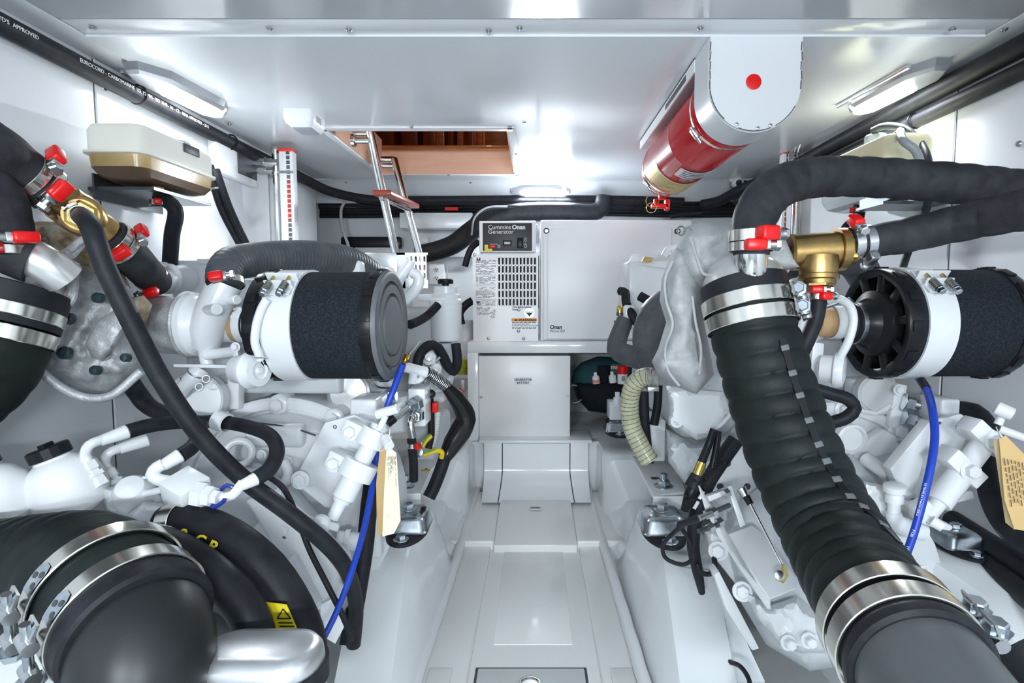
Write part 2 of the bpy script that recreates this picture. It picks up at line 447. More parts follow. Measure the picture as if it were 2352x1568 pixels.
b = B(); b.boxab((hx0 - .03, hy1 - .012, zc), (hx1 + .03, hy1 + .2, zc + .022), .006); obj('coaming_ledge', b, wood, hatchf)
# cabin above: floor, wall of panelling, ceiling
b = B(); b.boxab((-1.6, 4.1, HC + .06), (1.6, 4.2, 3.4)); b.boxab((-1.6, .5, HC + .06), (-1.5, 4.1, 3.4)); b.boxab((1.5, .5, HC + .06), (1.6, 4.1, 3.4)); b.boxab((-1.6, .4, HC + .06), (1.6, .5, 3.4))
cabin = struct('wall_cabin', b, wooddark)
b = B(); b.boxab((-1.6, .4, 3.4), (1.6, 4.2, 3.45)); struct('ceiling_cabin', b, wooddark)
b = B()
for (x0, x1, y0, y1) in ((-1.6, hx0 - .03, .4, 4.2), (hx1 + .03, 1.6, .4, 4.2), (hx0 - .03, hx1 + .03, .4, hy0 - .03), (hx0 - .03, hx1 + .03, hy1 + .2, 4.2)):
    b.boxab((x0, y0, HC + .061), (x1, y1, HC + .08))
struct('floor_cabin', b, wood)
for px, wd, m, d in ((985, 26, wooddark, 3.6), (1010, 18, wood, 3.75), (1035, 10, wooddark, 3.6), (1056, 12, wood, 3.7), (1078, 10, wooddark, 3.6), (1103, 12, wood, 3.6), (1140, 50, wood, 3.9), (940, 34, wooddark, 3.75)):
    x = P(px, 320, d).x; b = B(); b.boxab((x - wd / 2 * S(d), d, HC + .08), (x + wd / 2 * S(d), d + .04, 3.4), .004); obj('panel', b, m, cabin)
# side walls
def wall(side):
    s = -1 if side == 'left' else 1
    b = B(); b.boxab((s * XW, YR, -.25), (s * (XW + .05), 2.92, HC + .01))
    wl = struct('wall_' + side, b, wallm)
    seams = ((214, 184),) if s < 0 else ((2202, 200),)
    for px, py in seams:
        y = PX(px, py, s * XW).y
        b = B(); b.boxab((s * XW, y - .002, -.2), (s * (XW - .0006), y + .002, HC)); obj('seam', b, groove, wl)
        b = B(); b.boxab((s * (XW - .0025), y + .006, -.2), (s * XW, y + .075, HC)); obj('batten', b, wallm, wl)
    scr = ((239, 203), (537, 374), (715, 462), (705, 463)) if s < 0 else ((2180, 232), (2340, 330), (1882, 322))
    for px, py in scr:
        p = PX(px, py, s * (XW - .002)); b = B(); b.lathe(p, (-s, 0, 0), [(0, .0075), (.003, .006), (.003, .003), (.002, .002), (.002, 0)], 14); obj('screw', b, screwm, wl)
    return wl
wl, wr = wall('left'), wall('right')
# boxed-out corner panel at the far left
for s in (-1, 1):
    b = B(); b.boxab((s * XW, 2.45, -.1), (s * (XW - .02), 2.92, HC - .03), .004); obj('panel', b, wallm, wl if s < 0 else wr)
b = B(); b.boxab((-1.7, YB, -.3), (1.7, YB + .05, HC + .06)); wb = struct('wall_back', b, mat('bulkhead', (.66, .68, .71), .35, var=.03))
b = B(); b.boxab((-1.7, 2.92, -.3), (-1.65, YB, HC + .06)); b.boxab((1.65, 2.92, -.3), (1.7, YB, HC + .06)); struct('wall_recess', b, wallm)
b = B(); b.boxab((-XW - .05, YR - .05, -.3), (XW + .05, YR, HC + .06)); struct('wall_rear', b, wallm)
# white boxed duct and ledges on the bulkhead
b = B(); q0, q1 = P(918, 524, 3.1), P(1085, 488, 3.1); b.boxab((q0.x, 3.1, q0.z), (q1.x, YB, q1.z), .004); obj('duct_box', b, wallm, wb)
b = B(); q0, q1 = P(955, 590, 3.2), P(1100, 535, 3.2); b.boxab((q0.x, 3.2, q0.z), (q1.x, YB, q1.z), .003); obj('panel', b, wallm, wb)
b = B(); q0, q1 = P(815, 590, 3.12), P(905, 568, 3.12); b.boxab((q0.x, 3.12, q0.z), (q1.x, YB, q1.z), .003); obj('ledge', b, mat('grey_box', (.5, .51, .53), .4), wb)

# ------------------------------------------------------------------ floor
ZD = P(1200, 1003, 2.64).z        # deck in front of the generator
b = B(); b.boxab((-1.7, YR, -.3), (1.7, YB, -.12)); bilge = struct('floor', b, hull)
flo = B()
flo.boxab((-.34, YR, -.12), (.34, 2.35, 0.0))
fl = obj('walkway', flo, gelw, bilge)
def fbox(name, l, m, bev=.006):   # px rectangle on plane z raised by h
    (x0, y0), (x1, y1), z0, z1 = l
    a = PZ(x0, y0, z1); c = PZ(x1, y1, z1)
    b = B(); b.boxab((a.x, min(a.y, c.y), z0), (c.x, max(a.y, c.y), z1), bev, 3); return obj(name, b, m, bilge)
yA = PZ(1230, 1250, .03).y; yBt = PZ(1230, 1157, .05).y
# side ledges of the walkway and the centre channel
for s, e0, e1 in ((-1, 1129, 1067), (1, 1328, 1375)):
    x = PZ(e0, 1247, .012).x
    b = B(); b.boxab((min(x, s * .34), YR, -.01), (max(x, s * .34), yBt + .1, .012), .006, 3); obj('side_ledge', b, gelw, bilge)
b = B()
x0, x1 = PZ(1133, 1250, .03).x, PZ(1327, 1250, .03).x
b.prism([(x0, yA, -.01), (x0, yA, .028), (x0, yBt, .05), (x0, yBt + .2, .05), (x0, yBt + .2, -.01)], (x1 - x0, 0, 0), .008); obj('step', b, gelw, bilge)
for s in (-1, 1):
    b = B(); xx = x0 if s < 0 else x1; b.boxab((xx, yA + .02, -.01), (s * .34, yBt + .2, .034), .006, 3); obj('step', b, gelw, bilge)
# inset panel in the channel
a = [PZ(1158, 1262, .001), PZ(1299, 1262, .001), PZ(1315, 1480, .001), PZ(1133, 1480, .001)]
b = B(); b.boxab((a[3].x, a[3].y, -.004), (a[2].x, a[0].y, .0022), .002); obj('panel', b, gelw, bilge)
# hatch in the floor with ring pull
ha, hb = PZ(1098, 1534, .004), PZ(1342, 1534, .004)
b = B(); b.boxab((ha.x - .006, ha.y - .42, -.002), (hb.x + .006, ha.y + .006, .0012)); obj('hatch_gap', b, groove, bilge)
b = B(); b.boxab((ha.x, ha.y - .41, -.002), (hb.x, ha.y, .005), .004); fh = obj('floor_hatch', b, mat('hatch_dots', (.77, .79, .78), .35, bump=.5, bs=500), bilge)
rp = PZ(1217, 1572, .006); b = B(); b.torus(rp, (0, 0, 1), .024, .004); b.lathe(rp, (0, 0, 1), [(-.002, .021), (.0005, .021)], 24); obj('ring_pull', b, chrome, fh)
for s, xe in ((-1, (985, 1040)), (1, (1400, 1455))):
    q0, q1 = PZ(xe[0], 1534, .014), PZ(xe[1], 1534, .014); b = B(); b.boxab((q0.x, q0.y - .3, .008), (q1.x, q0.y, .016), .004); obj('panel', b, gelw, bilge)
# generator deck with curved step lid
b = B(); b.boxab((-.3, 2.56, -.12), (.3, YB, ZD - .002)); b.boxab((-1.7, 2.62, -.12), (1.7, YB, ZD), .01); deck = struct('deck', b, gel)
ty = 2.50; lx0, lx1 = P(1155, 1012, ty).x, P(1308, 1012, ty).x
zt = P(1230, 1012, ty).z
prof = []
for k in range(13):
    t = k / 12; py = 1012 + (1153 - 1012) * t; d = ty - .16 * max(0, (t - .45) / .55) ** 1.6
    prof.append((d, P(1230, py, d).z))
def lid(x0f, x1f, off, name, m):
    b = B(); rings = []
    for k, (d, z) in enumerate(prof):
        z = z - (.012 if k == 0 else 0)
        wide = 1 + .07 * max(0, (k - 6) / 6)
        rings.append([V((x0f * wide, d - off, z)), V((x1f * wide, d - off, z)), V((x1f * wide, d + .1, z)), V((x0f * wide, d + .1, z))])
    b.loft(rings); o = obj(name, b, m, deck); return o
lid(lx0 - .004, lx1 + .004, .0, 'lid_gap', groove)
lid(lx0, lx1, .005, 'step_lid', gel)
# surround of the lid
b = B()
for (xa, xb) in ((lx0 - .085, lx0 - .0045), (lx1 + .0045, lx1 + .085)):
    rings = []
    for k, (d, z) in enumerate(prof):
        wd = 1 + .07 * max(0, (k - 6) / 6)
        xa2, xb2 = (xa, xb * wd) if xb < 0 else (xa * wd, xb)
        rings.append([V((xa2, d - .005, z)), V((xb2, d - .005, z)), V((xb2, d + .14, z)), V((xa2, d + .14, z))])
    b.loft(rings)
b.boxab((-.26, ty - .006, zt - .012), (.26, ty + .2, max(ZD, zt) + .004), .006, 3)
obj('lid_surround', b, gel, deck)
b = B(); q = PZ(1229, 1167, .052); b.boxab((q.x - .024, q.y - .012, .05), (q.x + .024, q.y + .012, .0535), .001); sg = obj('small_plate', b, silverl, deck)
for k in (-1, 1): 
    b = B(); b.boxab((q.x - .017, q.y - .0025 + k * .005, .0535), (q.x + .017, q.y + .0015 + k * .005, .0538)); obj('lettering', b, ink, sg)

# ------------------------------------------------------------------ engine beds
ST = [  # Y, ridge x, outer x, top z, foot x
    (.55, .305, .43, .05, .27), (1.10, .315, .435, .07, .272), (1.30, .335, .46, .165, .272), (1.42, .345, .475, .235, .272), (1.50, .35, .485, .25, .272), (1.76, .35, .495, .25, .272),
    (1.80, .352, .50, .235, .274), (1.87, .375, .51, .085, .276), (2.0, .38, .52, .07, .276), (2.22, .375, .52, .10, .276), (2.29, .32, .53, .245, .276), (2.33, .31, .53, .262, .276), (2.62, .30, .53, .265, .276)]
def bed(s):
    b = B(); rings = []
    for (y, xr, xo, z, xf) in ST:
        r = .022
        prof = [(xf, -.1), (xf, .012), (xf + (xr - xf) * .35, z * .45), (xr - .018, z - .03), (xr - .006, z - .008), (xr + .012, z), (xo - .02, z), (xo - .004, z - .006), (xo, z - .03), (xo + .015, -.12)]
        rings.append([V((s * x, y, zz)) for x, zz in prof])
    dense = []
    for i in range(len(rings) - 1):
        for j in range(3):
            t = j / 3; dense.append([a.lerp(c, t) for a, c in zip(rings[i], rings[i + 1])])
    dense.append(rings[-1])
    b.loft(dense); o = struct('engine_bed_' + ('left' if s < 0 else 'right'), b, gel)
    pts = [(1113, 1075), (1085, 1165), (1046, 1290), (1008, 1405), (958, 1550)] if s < 0 else [(1343, 1080), (1362, 1165), (1398, 1290), (1428, 1390), (1475, 1550)]
    pp = [PZ(x, y, .024) for x, y in pts]; pp.append(pp[-1] + (pp[-1] - pp[-2]))
    b = B(); b.tube(pp, .0165, 12, .03, rf=lambda L, t, a: 1 + .06 * math.sin(L * 40 + a)); obj('curb_bead', b, plastic_w, o)
    return o
bedl, bedr = bed(-1), bed(1)
# outer beds beyond the engines
def obed(s):
    b = B(); rings = []
    for (y, x0, x1, z) in ((.3, .82, .98, .05), (.80, .82, .98, .14), (.93, .82, .98, .33), (1.0, .82, .98, .372), (1.4, .82, .98, .372), (1.5, .82, .98, .2), (2.3, .84, .98, .12), (2.36, .86, 1.0, .26), (2.6, .86, 1.0, .26)):
        rings.append([V((s * xx, y, zz)) for xx, zz in ((x0 - .02, -.12), (x0, z - .03), (x0 + .012, z), (x1 - .012, z), (x1, z - .03), (x1 + .02, -.12))])
    b.loft(rings); return struct('engine_bed_outer_' + ('left' if s < 0 else 'right'), b, gel)
obed(-1); obed(1)
# ================================================================== CEILING LAMPS
def lamp(a, c, up, label, wd=.105, h=.028, watt=LAMP_W, lens0=.3, spread=170):
    """a..c ends of the fixture on the surface it hangs from; up = direction out of that surface"""
    a, c, n = V(a), V(c), V(up).normalized(); ax = (c - a); L = ax.length; ax.normalize(); sd = ax.cross(n)
    t = thing('ceiling_lamp', label, 'lamp', (a + c) / 2, 'strip lamps of the engine room')
    def prof(l0, l1, w0, w1, h0, ch, nm, m, h1):
        b = B(); o = []
        out = [(l0, -w0 * .35), (l0 + ch, -w0), (l1 - ch, -w1), (l1, -w1 * .35), (l1, w1 * .35), (l1 - ch, w1), (l0 + ch, w0), (l0, w0 * .35)]
        r0 = [a + ax * l + sd * q + n * h0 for l, q in out]
        mid = (l0 + l1) / 2
        r1 = [a + ax * (mid + (l - mid) * .97) + sd * q * .9 + n * (h1 * .7) for l, q in out]
        r2 = [a + ax * (mid + (l - mid) * .93) + sd * q * .72 + n * h1 for l, q in out]
        b.loft([r0, r1, r2]); return obj(nm, b, m, t, sharp=20)
    prof(0, L, wd / 2, wd / 2, 0, .07, 'housing', lampbody, h)
    prof(L * lens0, L * .97, wd * .36, wd * .36, h * .6, .03, 'lens', lens_on, h + .006)
    b = B(); b.bar(a + sd * wd * .5 + ax * L * .12 + n * .006, a + sd * wd * .5 + ax * L * .98 + n * .006, .012, .012, n, .003); obj('rail', b, alu, t)
    ld = bpy.data.lights.new('lamp_light', 'AREA'); ld.shape = 'RECTANGLE'; ld.size = L * (.97 - lens0); ld.size_y = wd * .6; ld.energy = watt; ld.spread = math.radians(spread); ld.color = (.86, .94, 1)
    lo = bpy.data.objects.new('lamp_light', ld); C.objects.link(lo); lo.parent = t
    R = Matrix((ax, sd, -(-n) * -1)).transposed() if False else Matrix((ax, (-n).cross(ax), -n)).transposed()
    lo.matrix_local = Matrix.Translation(ax * L * ((lens0 + .97) / 2 - .5) + n * (h + .012)) @ R.to_4x4()
    return t
lamp(PZ(297, 140, HC - .003), PZ(510, 250, HC - .003), (0, 0, -1), 'grey strip lamp on the ceiling above the left engine', wd=.125, watt=LAMP_W * .28, spread=125)
lamp(PZ(2170, 132, HC - .003), PZ(1962, 243, HC - .003), (0, 0, -1), 'grey strip lamp on the ceiling right of the red extinguisher', wd=.125, watt=LAMP_W * .28, spread=125)
nf = V((0, -(HC - zf), -(3.1 - yb))).normalized()
lamp(P(1170, 434, yb + .075), P(1312, 434, yb + .075), (0, -.55, -.83), 'short strip lamp behind the open hatch above the generator', wd=.075, lens0=.16, watt=LAMP_W * 2.0)
# unseen pair added on the rear bulkhead to give frontal light, same fixtures
for s in (-1, 1):
    lamp((s * .42 - .225, YR + .001, HC - .48), (s * .42 + .225, YR + .001, HC - .48), (0, 1, -.12), 'added grey strip lamp for frontal light on the rear bulkhead, %s, behind the viewpoint' % ('port side' if s < 0 else 'starboard side'), watt=LAMP_W * 1.75, lens0=.05)
# small spot in the cabin above the hatch
q = P(1141, 313, 4.0); b = B(); b.lathe(q, (0, -1, -.2), [(0, .022), (.004, .022), (.006, .016), (.007, 0)], 20)
sp = obj('spot_lamp', b, mat('warm_bulb', (1, .8, .5), .4, emis=(1, .62, .22), es=40)); tag(sp, 'tiny glowing spot lamp seen through the open hatch', 'lamp')
ld = bpy.data.lights.new('cabin_fill', 'POINT'); ld.energy = 16; ld.color = (1, .80, .62); ld.shadow_soft_size = .05  # unseen cabin light added away from the spot to brighten the hatch coaming
lo = bpy.data.objects.new('cabin_fill', ld); C.objects.link(lo); lo.location = V((-.1, 1.75, 2.75))
# ================================================================== shared fittings
def clampfit(t, p, ax, r, w_=.014, sdir=(1, 0, 0), red=True, tabs=1, m=None, th=.0016, screw=True, sc=1.0):
    """hose clamp round a hose: band (part) with screw and red tab (sub-parts)"""
    ax = V(ax).normalized(); sd = V(sdir); sd = (sd - ax * sd.dot(ax)).normalized(); tg = ax.cross(sd)
    b = B(); b.ring(p, ax, r, w_, th, 40); bo = obj('clamp_band', b, m or band, t)
    if screw:
        c = V(p) + sd * (r + .006 * sc)
        b = B(); R = Matrix((tg, ax, sd)).transposed()
        b.box(c, (.022 * sc, w_ * 1.05, .011 * sc), R, .002)
        b.cyl(c - tg * .012 * sc, c + tg * .019 * sc, .0052 * sc, n=12); b.lathe(c + tg * .017 * sc, tg, [(0, .0075 * sc), (.005 * sc, .0075 * sc), (.006 * sc, .006 * sc)], 6)
        so = obj('clamp_screw', b, steel, bo)
        if red:
            b = B(); b.box(c + sd * .003 * sc - tg * .006 * sc, (.024 * sc, w_ * 1.25, .016 * sc), R, .005, 3); obj('red_tab', b, redpl, bo)
    return bo
def tband(t, p, ax, r, w_=.025, sdir=(1, 0, 0), boltr=.009, th=.002):
    """heavy bolted exhaust clamp"""
    ax = V(ax).normalized(); sd = V(sdir); sd = (sd - ax * sd.dot(ax)).normalized(); tg = ax.cross(sd)
    b = B(); b.ring(p, ax, r, w_, th, 56); bo = obj('clamp_band', b, band, t)
    c = V(p) + sd * (r + .012)
    for k in (-1, 1):
        b = B()
        b.cyl(c + tg * k * .022 - ax * w_ * .5, c + tg * k * .022 + ax * w_ * .5, .009, n=14)
        b.bar(V(p) + sd * (r + .003) + tg * k * .05, c + tg * k * .026, w_ * .9, .003, sd); obj('clamp_lug', b, steel, bo)
    b = B(); b.cyl(c - tg * .05, c + tg * .045, .0055, n=12); b.lathe(c + tg * .032, tg, [(0, boltr * 1.35), (.003, boltr * 1.35), (.003, boltr), (.012, boltr), (.014, boltr * .85)], 6); obj('clamp_bolt', b, zinc, bo)
    return bo
def wrap(pitch, amp, spiral=1, sharp=.6):
    def rf(L, tot, a):
        q = (L / pitch + spiral * a / (2 * PI)) % 1.0
        return 1 - amp + amp * abs(math.sin(PI * q)) ** sharp
    return rf
def hose(name, label, pts, r, m=None, n=16, step=None, rf=None, group=None, cat='hose', parent=None):
    b = B(); b.tube(pts, r, n, step, rf)
    if parent is not None: return obj(name, b, m or rub, parent, sharp=60)
    o = obj(name, b, m or rub, None, sharp=60); return tag(o, label, cat, group)
def hosething(name, label, pts, r, m=None, n=20, step=None, rf=None, group=None, cat='hose'):
    t = thing(name, label, cat, pts[0], group); b = B(); b.tube(pts, r, n, step, rf); obj('hose_body', b, m or rub, t, sharp=60); return t

# ================================================================== FIRE EXTINGUISHER on the ceiling
Y0 = PZ(1735, 84, HC - .004).y
ce = P(1735, 193, Y0); R0 = 104 * S(Y0); ctop = HC - .004
t = thing('fire_extinguisher', 'red fire extinguisher bottle in a white ceiling bracket', 'extinguisher', V((ce.x, Y0, ctop)))
fe = t
YE = Y0 + .95
b = B(); b.lathe((ce.x, Y0 + .03, ce.z), (0, 1, 0), [(0, R0 * .3), (.004, R0 * .85), (.03, R0 * .965), (YE - Y0 - .57, R0 * .965), (YE - Y0 - .566, R0 * .978), (YE - Y0 - .562, R0 * .965), (YE - Y0 - .12, R0 * .965), (YE - Y0 - .085, R0 * .92), (YE - Y0 - .045, R0 * .72), (YE - Y0 - .03, R0 * .3), (YE - Y0 + .02, R0 * .25), (YE - Y0 + .02, 0)], 56)
obj('bottle', b, redp, t)
# bracket: front plate, U shell, ceiling plate
def ushape(r, y, n=26):
    pts = [V((ce.x - r, y, ctop))] + [V((ce.x + r * math.cos(a), y, ce.z + r * math.sin(a))) for a in [PI + PI * k / n for k in range(n + 1)]] + [V((ce.x + r, y, ctop))]
    return pts
b = B(); b.prism(ushape(R0 * .985, Y0), (0, .004, 0)); fp = obj('front_plate', b, powder_g, t)
b = B(); o_, i_ = ushape(R0 * 1.0, Y0 + .006), ushape(R0 * .982, Y0 + .006); ring = o_ + i_[::-1]
b.loft([ring, [p + V((0, .115, 0)) for p in ring]]); obj('shell', b, powder_g, t)
n = len(o_)
for k0, k1 in ((1, 7), (10, 16), (17, 22)):
    b = B()
    for k in range(k0, k1):
        a_, c_ = ushape(R0 * .975, Y0 - .0008)[k + 1], ushape(R0 * .975, Y0 - .0008)[k + 2]
        b.bar(a_, c_, .0016, .0016, (0, 1, 0))
    lab(obj('weld_gap', b, groove, fp), 'dark gap along the plate edge')
for sx in (-1, 1):
    b = B()
    for k in range(5): b.bar((ce.x + sx * R0 * .97 + random.uniform(-.001, .001), Y0 - .0008, ctop - .012 - k * .022), (ce.x + sx * R0 * .97 + random.uniform(-.002, .002), Y0 - .0008, ctop - .032 - k * .022), .0018, .0016, (0, 1, 0))
    lab(obj('weld_gap', b, groove, fp), 'dark gap along the plate edge')
b = B(); q = P(1731, 188, Y0 - .001); b.lathe(q, (0, -1, 0), [(0, 17 * S(Y0)), (.0012, 17 * S(Y0)), (.0016, 16 * S(Y0))], 30); lab(obj('red_disc', b, redpl, fp), 'red disc in the plate centre')
for a in (1.2, 1.5, 2.0):
    b = B(); q = V((ce.x + R0 * .93 * math.cos(-a), Y0 - .002, ce.z + R0 * .93 * math.sin(-a))); b.hexb(q, (0, -1, 0), .0045, .003, False); obj('tab', b, steel, fp)
b = B(); b.boxab((ce.x - R0 * 1.02, Y0 + .12, ctop - .003), (ce.x + R0 * .9, YE - .08, ctop)); b.boxab((ce.x - R0 * 1.02, Y0 + .12, ctop - .035), (ce.x - R0 * .99, YE - .08, ctop)); obj('ceiling_plate', b, powder, t)
b = B(); b.boxab((ce.x - R0 * 1.025, Y0 + .2, ctop - .026), (ce.x - R0 * 1.018, Y0 + .44, ctop - .01)); obj('label_strip', b, darkgr, t)
for yy in (Y0 + .17, YE - .12):
    b = B(); b.ring((ce.x, yy, ce.z), (0, 1, 0), R0 * .968, .011, .0015, 60); s_ = obj('strap', b, chrome, t)
    an = math.radians(215); dr = V((math.cos(an), 0, math.sin(an))); q = V((ce.x, yy, ce.z)) + dr * (R0 + .004)
    b = B(); tg = V((0, 1, 0)).cross(dr); R = Matrix((tg, V((0, 1, 0)), dr)).transposed(); b.box(q, (.03, .02, .012), R, .003); b.cyl(q - tg * .03, q + tg * .02, .005); obj('strap_screw', b, steel, s_)
def wraplabel(c, ax, r, y0, y1, a0, a1, m, name, parent, n=14, off=.0008):
    b = B()
    def fn(u, v):
        a = math.radians(a0 + (a1 - a0) * u); return V((c[0] + (r + off) * math.cos(a), y0 + (y1 - y0) * v, c[2] + (r + off) * math.sin(a)))
    b.grid(fn, n, 1); return obj(name, b, m, parent)
rl = R0 * .966
wl_ = wraplabel(ce, 0, rl, YE - .33, YE - .15, 192, 300, gold, 'gold_label', t)
wraplabel(ce, 0, rl, YE - .325, YE - .155, 193, 214, mat('label_yellow_pic', (.75, .6, .12), .5), 'picture_panel', wl_, off=.0012)
for k in range(6): wraplabel(ce, 0, rl, YE - .31 + k * .021, YE - .305 + k * .021, 220, 262 - (k % 3) * 8, mat('label_ink', (.35, .25, .12), .5), 'lettering', wl_, off=.0012)
wraplabel(ce, 0, rl, YE - .18, YE - .165, 222, 262, redpl, 'red_lettering', wl_, off=.0012)
wl2 = wraplabel(ce, 0, rl, YE - .50, YE - .405, 238, 300, mat('label_white', (.75, .76, .78), .4), 'white_label', t)
for k in range(4): wraplabel(ce, 0, rl, YE - .485 + k * .02, YE - .479 + k * .02, 246, 294 - (k % 2) * 9, ink, 'lettering', wl2, off=.0012)
wraplabel(ce, 0, rl, YE - .105, YE - .09, 225, 250, mat('label_white_b', (.75, .76, .78), .4), 'white_label', t)
# valve and gauge at the far end
b = B(); yv = YE - .02; zv = ce.z - R0 * .72; b.cyl((ce.x, YE - .01, ce.z), (ce.x, YE + .05, ce.z), .02); b.bar((ce.x, YE + .03, ce.z), (ce.x, YE + .02, zv - .02), .03, .022, (0, 1, 0), .003); b.box((ce.x - .012, yv + .03, zv - .05), (.07, .03, .018), None, .004); b.box((ce.x + .018, yv + .03, zv - .045), (.02, .03, .045), None, .004); b.box((ce.x - .03, yv + .03, zv - .04), (.014, .02, .04), None, .003); obj('valve', b, redpl, t)
b = B(); b.torus((ce.x - .05, yv + .01, zv - .06), (.3, 1, 0), .02, .0016, 20, 6); b.torus((ce.x - .045, yv + .015, zv - .03), (.2, 1, .4), .026, .0014, 20, 6); obj('safety_ring', b, brass, t)

# ================================================================== DETECTOR BOX and CCTV
q = PZ(700, 262, HC - .003)
t = thing('alarm_sounder', 'white alarm box hanging from the ceiling left of the hatch', 'detector', q)
def rr(cx, cy, hx, hy, r, z, n=5):
    pts = []
    for (sx, sy, a0) in ((1, 1, 0), (-1, 1, 90), (-1, -1, 180), (1, -1, 270)):
        for k in range(n + 1):
            a = math.radians(a0 + 90 * k / n); pts.append(V((cx + sx * (hx - r) + r * math.cos(a), cy + sy * (hy - r) + r * math.sin(a), z)))
    return pts
b = B(); zz = HC - .003
b.loft([rr(q.x, q.y, .048, .06, .012, zz), rr(q.x, q.y, .05, .062, .014, zz - .01), rr(q.x, q.y, .05, .062, .014, zz - .03), rr(q.x, q.y, .046, .058, .014, zz - .042), rr(q.x + .004, q.y, .033, .045, .01, zz - .055)]); obj('case', b, plastic_w, t)
b = B(); b.loft([rr(q.x + .004, q.y, .032, .044, .009, zz - .0545), rr(q.x + .004, q.y, .029, .041, .008, zz - .058)]); obj('diffuser', b, mat('grey_grille', (.35, .38, .42), .3), t)
b = B(); b.boxab((q.x + .049, q.y - .03, zz - .034), (q.x + .0512, q.y + .01, zz - .014)); obj('side_grille', b, mat('grey_grille_b', (.4, .42, .46), .4), t)
b = B(); b.cyl((q.x - .054, q.y - .03, zz - .02), (q.x - .048, q.y - .03, zz - .02), .004); b.cyl((q.x - .056, q.y - .02, zz - .03), (q.x - .048, q.y - .02, zz - .03), .005); obj('button', b, plastic_w, t)
t = thing('dome_camera', 'small white dome camera on the ceiling beside the extinguisher', 'camera', P(1695, 405, 2.95))
b = B(); c = P(1694, 419, 2.93); b.lathe(c + V((0, .03, .03)), (0, 0, -1), [(0, .03), (.012, .032), (.02, .03)], 24); b.lathe(c, (-.1, -1, -.25), [(-.03, .012), (-.022, .024), (-.005, .03), (.015, .028), (.028, .02), (.03, .017)], 24); obj('case', b, plastic_w, t)
b = B(); b.lathe(c, (-.1, -1, -.25), [(.026, .017), (.033, .016), (.033, .012)], 20); obj('bezel', b, darkgr, t)
b = B(); b.lathe(c, (-.1, -1, -.25), [(.029, .011), (.036, .008), (.037, 0)], 16); obj('lens', b, blackpl, t)
hose('camera_cable', 'thin black cable running from the dome camera', PL([(1705, 415, 2.95), (1725, 420, 2.98), (1740, 435, 3.0)]), .003, cat='cable')

# ================================================================== LADDER in the hatch
t = thing('ladder', 'stainless ladder with a wooden tread under the open hatch', 'ladder', P(905, 580, 2.35))
r1 = [P(848, 300, 2.2) + V((0, 0, 0)), P(900, 540, 2.32), P(914, 600, 2.36)]
r2 = [P(905, 365, 2.62), P(955, 545, 2.62), P(968, 600, 2.62)]
ra, rb = (r1[0], P(916, 615, 2.36)), (r2[0], P(972, 615, 2.62))
for a, c in (ra, rb):
    b = B(); b.cyl(a, c, .0165, n=24); b.dome(a, a - c, .0165, .008); obj('rail', b, chrome, t)
for q0, q1, d0, d1 in (((812, 322), (848, 322), 2.2, 2.2), ((876, 380), (906, 380), 2.62, 2.62)):
    a, c = P(*q0, d0), P(*q1, d1); b = B(); b.cyl(a, c, .0125); b.cyl(a - (c - a).normalized() * .006, a + (c - a).normalized() * .006, .024, n=24); br = obj('bracket', b, chrome, t)
    b = B(); a2, c2 = a + V((0, .0, .028)), c + V((0, .0, .028)); b.cyl(a2, c2, .0125); obj('bracket', b, chrome, t)
b = B()
o1 = [P(866, 436, 2.25), P(893, 433, 2.25), P(905, 437, 2.28), P(952, 470, 2.62), P(953, 479, 2.64), P(944, 482, 2.64), P(896, 450, 2.3), P(866, 450, 2.26)]
b.prism([V((P(862, 440, 2.25).x, 2.20, P(870, 441, 2.25).z)), V((P(905, 440, 2.25).x, 2.20, P(870, 441, 2.25).z)), V((P(955, 470, 2.62).x + .01, 2.66, P(950, 475, 2.62).z + .02)), V((P(925, 470, 2.62).x, 2.66, P(950, 475, 2.62).z + .02))], (0, 0, -.022), .007, 3)
obj('tread', b, woodtread, t)
b = B(); b.cyl(P(944, 486, 2.62), P(944, 486, 2.62) + V((0, 0, -.05)), .006); b.cyl(P(875, 455, 2.24), P(940, 483, 2.6), .009); obj('tread_stay', b, chrome, t)

